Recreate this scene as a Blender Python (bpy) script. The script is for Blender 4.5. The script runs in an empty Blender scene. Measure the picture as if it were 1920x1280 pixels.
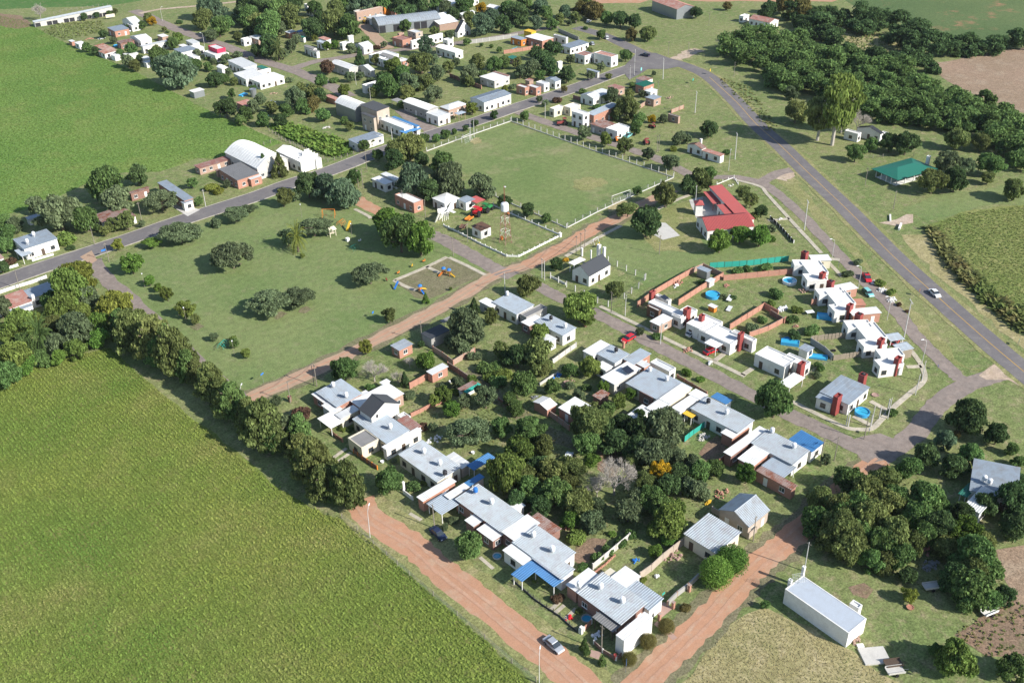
import bpy, math, random
import numpy as np
from mathutils import Matrix, Vector
random.seed(7); rng = np.random.default_rng(7)
SC = bpy.context.scene
COL = SC.collection
rad = math.radians

# ------------------------------------------------------------------ camera
F, CX, CY, H = 1880.0, 960.0, 640.0, 140.0        # focal length and centre in photo pixels, flying height in metres
def _cam_axes():
    p, r, y = rad(31.85), rad(-1.35), rad(42.5)
    c, s, cp, sp, cr, sr = math.cos(y), math.sin(y), math.cos(p), math.sin(p), math.cos(r), math.sin(r)
    A = np.array([[c, -s, 0], [s, c, 0], [0, 0, 1]])
    B = np.array([[1, 0, 0], [0, -sp, -cp], [0, cp, -sp]])
    C = np.array([[cr, -sr, 0], [sr, cr, 0], [0, 0, 1]])
    return C @ B @ A                                # world -> camera (right, down, forward)
CM = _cam_axes()
cam = bpy.data.objects.new('camera', bpy.data.cameras.new('camera'))
COL.objects.link(cam); SC.camera = cam
cam.data.sensor_width = 36.0
cam.data.lens = F / 1920.0 * 36.0
cam.data.clip_start = 1.0; cam.data.clip_end = 12000.0
cam.matrix_world = Matrix(((CM[0][0], -CM[1][0], -CM[2][0], 0), (CM[0][1], -CM[1][1], -CM[2][1], 0),
                           (CM[0][2], -CM[1][2], -CM[2][2], H), (0, 0, 0, 1)))

# ------------------------------------------------------------------ light
SUN_EL, SHADOW_AZ = 33.0, 107.0
sd = Vector((math.cos(rad(SHADOW_AZ)) * math.cos(rad(SUN_EL)), math.sin(rad(SHADOW_AZ)) * math.cos(rad(SUN_EL)), -math.sin(rad(SUN_EL))))
sun = bpy.data.objects.new('sun', bpy.data.lights.new('sun', 'SUN'))
sun.data.energy = 4.6; sun.data.angle = rad(0.5); sun.data.color = (1.0, 0.95, 0.87)
sun.rotation_euler = sd.to_track_quat('-Z', 'Y').to_euler(); sun.location = (150, 100, 200)
COL.objects.link(sun)
world = bpy.data.worlds.new('World'); SC.world = world; world.use_nodes = True
wn = world.node_tree
sky = wn.nodes.new('ShaderNodeTexSky'); sky.sky_type = 'NISHITA'; sky.sun_disc = False
sky.sun_elevation = rad(SUN_EL); sky.sun_rotation = rad(90 - (SHADOW_AZ + 180)) % (2 * math.pi)
sky.altitude = 200; sky.dust_density = 0.6
bg = wn.nodes['Background']; bg.inputs['Strength'].default_value = 0.105
wn.links.new(sky.outputs[0], bg.inputs[0])
SC.view_settings.view_transform = 'Standard'; SC.view_settings.look = 'None'
SC.view_settings.exposure = 0.72; SC.view_settings.gamma = 1.0
SC.view_settings.use_curve_mapping = False
SC.cycles.max_bounces = 6; SC.cycles.diffuse_bounces = 3; SC.cycles.transparent_max_bounces = 4

# ------------------------------------------------------------------ where a photo pixel lies on the ground
OX, OY, ZS = 0.0, 0.0, 1.0
def Z(x, y, s=4.0):
    """origin and magnification of the survey sheet the following coordinates are read from"""
    global OX, OY, ZS
    OX, OY, ZS = x, y, s
def ray(px, py):
    return CM.T @ np.array([(px - CX) / F, (py - CY) / F, 1.0])
def P(a, b, z=0.0):
    d = ray(OX + a / ZS, OY + b / ZS); t = (z - H) / d[2]
    return (d[0] * t, d[1] * t)
def depth_at(x, y, z=0.0):
    return float(CM[2] @ np.array([x, y, z - H]))

# ------------------------------------------------------------------ materials
MATS = {}
def new_mat(name):
    m = bpy.data.materials.new(name); m.use_nodes = True
    nt = m.node_tree; nt.nodes.clear()
    return m, nt, nt.nodes, nt.links
def N(nt, t, **kw):
    n = nt.nodes.new(t)
    for k, v in kw.items():
        if k.startswith('i_'): n.inputs[k[2:].replace('_', ' ')].default_value = v
        else: setattr(n, k, v)
    return n
def noise(nt, scale, detail=4, rough=0.6, vec=None, lo=None, hi=None):
    n = nt.nodes.new('ShaderNodeTexNoise'); n.inputs['Scale'].default_value = scale
    n.inputs['Detail'].default_value = detail; n.inputs['Roughness'].default_value = rough
    if vec is not None: nt.links.new(vec, n.inputs['Vector'])
    o = n.outputs['Fac']
    if lo is not None:
        r = nt.nodes.new('ShaderNodeMapRange'); r.inputs['From Min'].default_value = lo; r.inputs['From Max'].default_value = hi
        nt.links.new(o, r.inputs['Value']); o = r.outputs['Result']
    return o
def mixc(nt, fac, a, b, mode='MIX'):
    m = nt.nodes.new('ShaderNodeMix'); m.data_type = 'RGBA'; m.blend_type = mode
    for sock, v in ((m.inputs['Factor'], fac), (m.inputs['A'], a), (m.inputs['B'], b)):
        if isinstance(v, (int, float)): sock.default_value = v
        elif isinstance(v, tuple): sock.default_value = (*v, 1.0)
        else: nt.links.new(v, sock)
    return m.outputs['Result']
def finish(nt, col, rough=0.85, metal=0.0, bump=None, bstr=0.3, bdist=0.05, spec=0.3):
    b = nt.nodes.new('ShaderNodeBsdfPrincipled'); o = nt.nodes.new('ShaderNodeOutputMaterial')
    if isinstance(col, tuple): b.inputs['Base Color'].default_value = (*col, 1)
    else: nt.links.new(col, b.inputs['Base Color'])
    b.inputs['Roughness'].default_value = rough; b.inputs['Metallic'].default_value = metal
    b.inputs['Specular IOR Level'].default_value = spec
    if bump is not None:
        bn = nt.nodes.new('ShaderNodeBump'); bn.inputs['Strength'].default_value = bstr; bn.inputs['Distance'].default_value = bdist
        nt.links.new(bump, bn.inputs['Height']); nt.links.new(bn.outputs[0], b.inputs['Normal'])
    nt.links.new(b.outputs[0], o.inputs[0]); return b
def pos(nt): return nt.nodes.new('ShaderNodeNewGeometry').outputs['Position']

def paint(name, c, dirt=0.25, rough=0.7, metal=0.0, streak=None, c2=None, spec=0.3):
    """plain surface colour with weathering blotches"""
    m, nt, _, _ = new_mat(name); p = pos(nt)
    c2 = c2 or tuple(v * 0.55 + 0.02 for v in c)
    n1 = noise(nt, 0.55, 6, 0.65, p, 0.45, 0.75); n2 = noise(nt, 4.0, 4, 0.7, p, 0.35, 0.8)
    k = nt.nodes.new('ShaderNodeMath'); k.operation = 'MULTIPLY_ADD'; nt.links.new(n1, k.inputs[0]); k.inputs[1].default_value = dirt
    k2 = nt.nodes.new('ShaderNodeMath'); k2.operation = 'MULTIPLY'; nt.links.new(n2, k2.inputs[0]); k2.inputs[1].default_value = dirt * 0.7
    nt.links.new(k2.outputs[0], k.inputs[2])
    col = mixc(nt, k.outputs[0], c, c2)
    finish(nt, col, rough, metal, n2, 0.15, 0.01, spec)
    MATS[name] = m
paint('white_paint', (0.78, 0.77, 0.74), 0.5, c2=(.52, .49, .44))
paint('cream_paint', (0.66, 0.60, 0.47), 0.25)
paint('beige_render', (0.46, 0.38, 0.31), 0.5)
paint('grey_concrete', (0.36, 0.35, 0.33), 0.5)
paint('pale_concrete', (0.55, 0.53, 0.49), 0.45)
paint('white_roof', (0.72, 0.72, 0.70), 0.55, 0.6, c2=(.50, .49, .47))
paint('pale_roof', (0.62, 0.63, 0.62), 0.4, 0.6)
paint('zinc_roof', (0.37, 0.42, 0.46), 0.8, 0.5, 0.15, spec=0.4, c2=(.27, .27, .27))
paint('bluegrey_roof', (0.30, 0.36, 0.42), 0.8, 0.5, 0.1, spec=0.4, c2=(.24, .25, .26))
paint('hall_roof', (0.46, 0.51, 0.57), 0.5, 0.5, 0.1, spec=0.4, c2=(.38, .40, .42))
paint('dark_roof', (0.045, 0.05, 0.058), 0.3, 0.6)
paint('grey_roof', (0.20, 0.20, 0.20), 0.5, 0.7)
paint('blue_roof', (0.06, 0.20, 0.42), 0.5, 0.5)
paint('green_roof', (0.02, 0.15, 0.105), 0.25, 0.5)
paint('teal_netting', (0.03, 0.33, 0.26), 0.2, 0.8)
paint('red_roof', (0.36, 0.08, 0.075), 0.3, 0.55)
paint('red_paint', (0.27, 0.055, 0.05), 0.3, 0.6)
paint('rust_roof', (0.30, 0.25, 0.23), 1.3, 0.8, c2=(0.20, 0.075, 0.045))
paint('rustred_roof', (0.27, 0.10, 0.075), 0.7, 0.8, c2=(0.35, 0.30, 0.27))
paint('brown_wall', (0.16, 0.09, 0.06), 0.4)
paint('yellow_paint', (0.65, 0.42, 0.04), 0.2)
paint('orange_paint', (0.62, 0.20, 0.03), 0.2)
paint('magenta_paint', (0.5, 0.03, 0.08), 0.2)
paint('blue_paint', (0.03, 0.18, 0.55), 0.2, 0.5)
paint('pink_slabs', (0.42, 0.28, 0.23), 0.5)
paint('wood', (0.30, 0.25, 0.19), 0.5)
paint('dark_wood', (0.10, 0.07, 0.05), 0.5)
paint('pole_wood', (0.26, 0.23, 0.19), 0.4)
paint('pole_concrete', (0.55, 0.54, 0.52), 0.3)
paint('bark', (0.13, 0.10, 0.075), 0.5)
paint('pale_bark', (0.42, 0.38, 0.33), 0.4)
paint('grey_metal', (0.30, 0.32, 0.34), 0.3, 0.45, 0.5)
paint('dark_metal', (0.03, 0.03, 0.035), 0.2, 0.5)
paint('tyre', (0.015, 0.015, 0.015), 0.2, 0.9)
paint('green_paint', (0.03, 0.20, 0.06), 0.2, 0.5)
paint('plastic_white', (0.75, 0.76, 0.78), 0.1, 0.4)
paint('white_line', (0.55, 0.55, 0.52), 0.5)
paint('yellow_line', (0.50, 0.30, 0.07), 0.4)
paint('pool_liner', (0.05, 0.33, 0.62), 0.1, 0.5)
paint('laundry', (0.35, 0.38, 0.55), 0.4)
def glass():
    m, nt, _, _ = new_mat('window_glass'); finish(nt, (0.03, 0.04, 0.05), 0.08, 0, spec=0.8); MATS['window_glass'] = m
    m, nt, _, _ = new_mat('solar_glass'); finish(nt, (0.02, 0.025, 0.04), 0.15, 0, spec=0.7); MATS['solar_glass'] = m
    m, nt, _, _ = new_mat('pool_water'); p = pos(nt); n = noise(nt, 3, 3, 0.5, p)
    finish(nt, (0.04, 0.36, 0.55), 0.06, 0, n, 0.2, 0.05, 0.6); MATS['pool_water'] = m
glass()
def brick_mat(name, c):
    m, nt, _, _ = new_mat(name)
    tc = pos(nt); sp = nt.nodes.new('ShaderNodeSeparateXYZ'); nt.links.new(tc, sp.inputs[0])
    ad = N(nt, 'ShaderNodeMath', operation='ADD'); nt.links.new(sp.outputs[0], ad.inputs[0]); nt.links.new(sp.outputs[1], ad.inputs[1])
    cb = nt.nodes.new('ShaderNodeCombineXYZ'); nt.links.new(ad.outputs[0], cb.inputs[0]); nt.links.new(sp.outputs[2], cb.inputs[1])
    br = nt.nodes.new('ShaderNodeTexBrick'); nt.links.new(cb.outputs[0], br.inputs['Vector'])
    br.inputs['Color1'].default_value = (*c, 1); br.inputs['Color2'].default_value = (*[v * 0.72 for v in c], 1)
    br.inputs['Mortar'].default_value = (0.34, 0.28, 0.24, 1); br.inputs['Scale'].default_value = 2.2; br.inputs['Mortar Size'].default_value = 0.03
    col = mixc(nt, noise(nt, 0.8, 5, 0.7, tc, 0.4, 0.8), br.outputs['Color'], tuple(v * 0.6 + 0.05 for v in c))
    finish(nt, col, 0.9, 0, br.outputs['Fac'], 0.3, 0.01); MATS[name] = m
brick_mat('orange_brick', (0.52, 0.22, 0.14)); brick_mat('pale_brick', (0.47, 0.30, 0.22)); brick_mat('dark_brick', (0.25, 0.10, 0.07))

def ground_mat(name, c1, c2, c3, big=0.035, mid=0.3, fine=2.2, bs=0.6, tracks=0.0, bd=0.15, dry=(0.5, 0.68), mott=0.24, fc=0.5):
    """c1 and c2 alternate in broad patches, c3 comes through in drier spots"""
    m, nt, _, _ = new_mat(name); p = pos(nt)
    a = mixc(nt, noise(nt, big, 5, 0.6, p, 0.38, 0.62), c1, c2)
    a = mixc(nt, noise(nt, mid, 7, 0.72, p, dry[0], dry[1]), a, c3)
    nf = noise(nt, fine, 6, 0.8, p)
    r = nt.nodes.new('ShaderNodeMapRange'); r.inputs['From Min'].default_value = 0.3; r.inputs['From Max'].default_value = 0.7
    r.inputs['To Min'].default_value = 0.62; r.inputs['To Max'].default_value = 1.35; nt.links.new(nf, r.inputs['Value'])
    r.inputs['To Min'].default_value = 1 - fc; r.inputs['To Max'].default_value = 1 + fc
    a = mixc(nt, 1.0, a, r.outputs[0], 'MULTIPLY')
    r = nt.nodes.new('ShaderNodeMapRange'); r.inputs['From Min'].default_value = 0.3; r.inputs['From Max'].default_value = 0.7
    r.inputs['To Min'].default_value = 1 - mott; r.inputs['To Max'].default_value = 1 + mott; nt.links.new(noise(nt, 0.55, 5, 0.75, p), r.inputs['Value'])
    a = mixc(nt, 1.0, a, r.outputs[0], 'MULTIPLY')
    finish(nt, a, 0.95, 0, nf, bs, bd, 0.1); MATS[name] = m
ground_mat('ground_grass', (0.140, 0.184, 0.064), (0.196, 0.214, 0.088), (0.26, 0.228, 0.132), mid=0.35, mott=0.34)
ground_mat('lawn', (0.138, 0.192, 0.068), (0.178, 0.216, 0.086), (0.215, 0.215, 0.112), dry=(0.52, 0.75), bs=0.35, fine=3.0)
ground_mat('pitch_grass', (0.132, 0.186, 0.064), (0.176, 0.212, 0.084), (0.245, 0.235, 0.125), big=0.028, mid=0.06, dry=(0.53, 0.70), bs=0.3, fine=3.0)
ground_mat('verge_grass', (0.195, 0.210, 0.080), (0.235, 0.230, 0.100), (0.32, 0.28, 0.15), mid=0.22)
ground_mat('rough_field', (0.14, 0.18, 0.05), (0.18, 0.20, 0.065), (0.26, 0.25, 0.10))
ground_mat('dry_grass', (0.26, 0.235, 0.11), (0.32, 0.28, 0.145), (0.40, 0.34, 0.20), big=0.05, fine=1.6)
ground_mat('crop_soil', (0.135, 0.185, 0.040), (0.165, 0.205, 0.048), (0.205, 0.205, 0.07), bs=0.8, bd=0.3)
ground_mat('far_crop', (0.115, 0.205, 0.045), (0.155, 0.235, 0.058), (0.19, 0.235, 0.07), big=0.018, mid=0.06, fine=0.9, bs=0.8, bd=0.4)
ground_mat('pasture', (0.06, 0.14, 0.035), (0.085, 0.16, 0.045), (0.14, 0.17, 0.07), big=0.02)
ground_mat('weedy_pasture', (0.085, 0.13, 0.05), (0.11, 0.15, 0.06), (0.30, 0.17, 0.10), big=0.02, mid=0.05, dry=(0.56, 0.70))
ground_mat('brown_field', (0.30, 0.21, 0.15), (0.26, 0.19, 0.13), (0.32, 0.25, 0.18), big=0.02, mid=0.12)
ground_mat('bare_soil', (0.24, 0.16, 0.11), (0.20, 0.145, 0.10), (0.17, 0.16, 0.08), big=0.1)
ground_mat('sandbox_soil', (0.165, 0.155, 0.088), (0.19, 0.17, 0.105), (0.14, 0.15, 0.07), big=0.1)
ground_mat('red_dirt', (0.435, 0.240, 0.150), (0.40, 0.225, 0.142), (0.43, 0.30, 0.21), big=0.05, mid=0.25, fine=3.5, bs=0.3, bd=0.04, mott=0.08, fc=0.16)
ground_mat('pink_dirt', (0.39, 0.265, 0.185), (0.37, 0.255, 0.18), (0.36, 0.29, 0.20), big=0.06, mid=0.3, fine=3.5, bs=0.3, bd=0.04, mott=0.1, fc=0.16)
ground_mat('packed_dirt', (0.44, 0.262, 0.178), (0.41, 0.24, 0.16), (0.45, 0.31, 0.22), big=0.1, mid=0.4, fine=4, bs=0.2, bd=0.02, mott=0.1, fc=0.16)
ground_mat('worn_tar', (0.225, 0.190, 0.168), (0.255, 0.212, 0.185), (0.265, 0.215, 0.185), big=0.06, mid=0.4, fine=4, bs=0.25, bd=0.03, fc=0.16)
ground_mat('asphalt', (0.150, 0.140, 0.142), (0.172, 0.160, 0.158), (0.205, 0.190, 0.178), big=0.05, mid=0.2, fine=4, bs=0.2, bd=0.02, mott=0.1, fc=0.16)
ground_mat('pale_dirt', (0.42, 0.32, 0.24), (0.46, 0.37, 0.29), (0.34, 0.28, 0.18), big=0.1, mid=0.5, fc=0.16)
ground_mat('path_concrete', (0.42, 0.38, 0.30), (0.47, 0.42, 0.34), (0.33, 0.31, 0.23), big=0.2, mid=0.8, fine=4, bs=0.2, bd=0.02, fc=0.16)
ground_mat('kerb_concrete', (0.42, 0.38, 0.32), (0.46, 0.42, 0.36), (0.30, 0.28, 0.2), big=0.2, mid=0.8, fine=4, bs=0.2, bd=0.02, fc=0.16)

def leaf_mat(name, transl=0.42):
    m, nt, nodes, links = new_mat(name)
    oi = nodes.new('ShaderNodeObjectInfo'); at = nodes.new('ShaderNodeAttribute'); at.attribute_name = 'tint'
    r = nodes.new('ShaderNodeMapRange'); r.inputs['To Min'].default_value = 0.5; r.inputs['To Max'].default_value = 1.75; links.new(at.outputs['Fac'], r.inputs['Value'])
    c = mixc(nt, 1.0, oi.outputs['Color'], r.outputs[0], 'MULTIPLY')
    hs = nodes.new('ShaderNodeHueSaturation'); links.new(c, hs.inputs['Color'])
    r2 = nodes.new('ShaderNodeMapRange'); r2.inputs['To Min'].default_value = 0.485; r2.inputs['To Max'].default_value = 0.512; links.new(oi.outputs['Random'], r2.inputs['Value']); links.new(r2.outputs[0], hs.inputs['Hue'])
    d = nodes.new('ShaderNodeBsdfDiffuse'); t = nodes.new('ShaderNodeBsdfTranslucent'); mx = nodes.new('ShaderNodeMixShader'); o = nodes.new('ShaderNodeOutputMaterial')
    links.new(hs.outputs[0], d.inputs[0]); links.new(hs.outputs[0], t.inputs[0]); mx.inputs[0].default_value = transl
    links.new(d.outputs[0], mx.inputs[1]); links.new(t.outputs[0], mx.inputs[2]); links.new(mx.outputs[0], o.inputs[0])
    MATS[name] = m
leaf_mat('leaves'); leaf_mat('crop_leaves', 0.3)

# ------------------------------------------------------------------ mesh helpers
class MB:
    def __init__(s): s.v, s.f, s.m = [], [], []
    def quad(s, a, b, c, d, m=0):
        n = len(s.v); s.v += [a, b, c, d]; s.f.append((n, n + 1, n + 2, n + 3)); s.m.append(m)
    def tri(s, a, b, c, m=0):
        n = len(s.v); s.v += [a, b, c]; s.f.append((n, n + 1, n + 2)); s.m.append(m)
    def hexa(s, p, m=0):
        """p: four bottom corners counter-clockwise, then four top corners"""
        n = len(s.v); s.v += [tuple(q) for q in p]
        for f in ((3, 2, 1, 0), (4, 5, 6, 7), (0, 1, 5, 4), (1, 2, 6, 5), (2, 3, 7, 6), (3, 0, 4, 7)):
            s.f.append(tuple(n + i for i in f)); s.m.append(m)
    def box(s, x0, y0, z0, x1, y1, z1, m=0, W=None):
        c = [(x0, y0), (x1, y0), (x1, y1), (x0, y1)]
        p = [(x, y, z0) for x, y in c] + [(x, y, z1) for x, y in c]
        if W: p = [W(*q) for q in p]
        s.hexa(p, m)
    def tube(s, a, b, r0, r1, n=6, m=0, cap=True):
        a, b = Vector(a), Vector(b); d = (b - a)
        if d.length < 1e-6: return
        q = d.normalized().to_track_quat('Z', 'Y'); k = len(s.v)
        for c, r in ((a, r0), (b, r1)):
            for i in range(n):
                t = 2 * math.pi * i / n; s.v.append(tuple(c + q @ Vector((r * math.cos(t), r * math.sin(t), 0))))
        for i in range(n):
            j = (i + 1) % n; s.f.append((k + i, k + j, k + n + j, k + n + i)); s.m.append(m)
        if cap: s.f.append(tuple(k + n + i for i in range(n))); s.m.append(m)
    def lathe(s, prof, n=12, c=(0, 0, 0), m=0):
        k = len(s.v)
        for r, z in prof:
            for i in range(n):
                t = 2 * math.pi * i / n; s.v.append((c[0] + r * math.cos(t), c[1] + r * math.sin(t), c[2] + z))
        for j in range(len(prof) - 1):
            for i in range(n):
                i2 = (i + 1) % n; s.f.append((k + j * n + i, k + j * n + i2, k + (j + 1) * n + i2, k + (j + 1) * n + i)); s.m.append(m)
    def mesh(s, name, mats):
        me = bpy.data.meshes.new(name); me.from_pydata(s.v, [], s.f)
        for q in ([mats] if isinstance(mats, str) else mats): me.materials.append(MATS[q])
        if any(s.m): me.polygons.foreach_set('material_index', s.m)
        me.update(); return me
    def build(s, name, mats, parent=None, loc=None):
        o = bpy.data.objects.new(name, s.mesh(name, mats)); COL.objects.link(o)
        if parent: o.parent = parent
        if loc: o.location = loc
        return o
def inst(name, me, parent=None, loc=(0, 0, 0), rz=0.0, sc=None):
    o = bpy.data.objects.new(name, me); COL.objects.link(o)
    if parent: o.parent = parent
    o.location = loc; o.rotation_euler = (0, 0, rz)
    if sc: o.scale = sc
    return o
def root(name, label, cat, loc, rz=0.0, group=None):
    o = bpy.data.objects.new(name, None); COL.objects.link(o); o.empty_display_size = 0.5
    o.location = loc; o.rotation_euler = (0, 0, rz); o['label'] = label; o['category'] = cat; o['kind'] = 'thing'
    if group: o['group'] = group
    return o
def tag(o, label, cat, group=None):
    o['label'] = label; o['category'] = cat; o['kind'] = 'thing'
    if group: o['group'] = group
    return o
def kind(o, k): o['kind'] = k; return o

# ------------------------------------------------------------------ ground sheets
LAYER = [0.0]
def ragged(pts, amp, step=4.0):
    out = []
    for i in range(len(pts)):
        a, b = Vector(pts[i]), Vector(pts[(i + 1) % len(pts)]); L = (b - a).length; n = max(1, min(60, int(L / step)))
        nrm = Vector((-(b - a).y, (b - a).x)).normalized()
        for k in range(n):
            p = a.lerp(b, k / n) + nrm * (random.uniform(-amp, amp) if k else 0)
            out.append((p.x, p.y))
    return out
def sheet(name, pix, mat, amp=0.5, z=None, step=4.0, world=False):
    pts = pix if world else [P(*q) for q in pix]
    if z is None: LAYER[0] += 0.0011; z = 0.004 + LAYER[0]
    pts = ragged(pts, amp, step) if amp else pts
    me = bpy.data.meshes.new(name); me.from_pydata([(x, y, z) for x, y in pts], [], [tuple(range(len(pts)))])
    me.materials.append(MATS[mat]); me.update()
    if me.polygons[0].normal.z < 0: me.flip_normals()
    o = bpy.data.objects.new(name, me); COL.objects.link(o); return kind(o, 'structure')
def smooth(pts, n=6):
    """Catmull-Rom through the surveyed points"""
    if len(pts) < 3: return pts
    q = [pts[0]] + list(pts) + [pts[-1]]; out = []
    for i in range(1, len(q) - 2):
        p0, p1, p2, p3 = (np.array(q[j]) for j in (i - 1, i, i + 1, i + 2))
        for k in range(n):
            t = k / n
            out.append(tuple(0.5 * ((2 * p1) + (-p0 + p2) * t + (2 * p0 - 5 * p1 + 4 * p2 - p3) * t * t + (-p0 + 3 * p1 - 3 * p2 + p3) * t ** 3)))
    out.append(tuple(q[-2])); return out
def strip(name, pix, w, mat, z=None, jit=0.25, h=0.0, world=False, off=0.0):
    """a ribbon of width w along a line; h > 0 gives it sides (a kerb or a raised path)"""
    c = smooth([P(*q) for q in pix] if not world else pix)
    if z is None: LAYER[0] += 0.0011; z = 0.004 + LAYER[0]
    L, R = [], []
    for i, p in enumerate(c):
        a, b = np.array(c[max(0, i - 1)]), np.array(c[min(len(c) - 1, i + 1)]); d = (b - a) / (np.linalg.norm(b - a) + 1e-9); n = np.array([-d[1], d[0]])
        wl = w / 2 + random.uniform(-jit, jit); wr = w / 2 + random.uniform(-jit, jit)
        L.append(np.array(p) + n * (off + wl)); R.append(np.array(p) + n * (off - wr))
    v = [(q[0], q[1], z + h) for q in R] + [(q[0], q[1], z + h) for q in L]; k = len(c)
    f = [(i, i + 1, k + i + 1, k + i) for i in range(k - 1)]
    if h:
        v += [(q[0], q[1], 0) for q in R] + [(q[0], q[1], 0) for q in L]
        f += [(2 * k + i, 2 * k + i + 1, i + 1, i) for i in range(k - 1)] + [(k + i, k + i + 1, 3 * k + i + 1, 3 * k + i) for i in range(k - 1)]
    me = bpy.data.meshes.new(name); me.from_pydata(v, [], f); me.materials.append(MATS[mat]); me.update()
    if me.polygons[0].normal.z < 0: me.flip_normals()
    o = bpy.data.objects.new(name, me); COL.objects.link(o); return kind(o, 'structure')

# ------------------------------------------------------------------ houses
def win_mesh():
    a = MB(); w, h, t = 0.65, 0.6, 0.07
    a.box(-w, -0.05, -h, w, 0.0, -h + t); a.box(-w, -0.05, h - t, w, 0.0, h); a.box(-w, -0.05, -h + t, -w + t, 0, h - t); a.box(w - t, -0.05, -h + t, w, 0, h - t)
    a.box(-0.03, -0.045, -h + t, 0.03, 0, h - t); a.box(-w - 0.06, -0.12, -h - 0.07, w + 0.06, 0.0, -h)
    p = MB(); p.box(-w + t, -0.02, -h + t, -0.03, 0, h - t); p.box(0.03, -0.02, -h + t, w - t, 0, h - t)
    d = MB(); d.box(-0.5, -0.05, 0.02, 0.5, 0.0, 2.08); d.box(0.32, -0.1, 1.0, 0.4, -0.05, 1.12)
    return a.mesh('window', 'white_paint'), a.mesh('window', 'dark_wood'), p.mesh('pane', 'window_glass'), d.mesh('door', 'dark_wood'), d.mesh('door', 'white_paint')
WINW, WIND, PANE, DOORD, DOORW = win_mesh()

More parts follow.
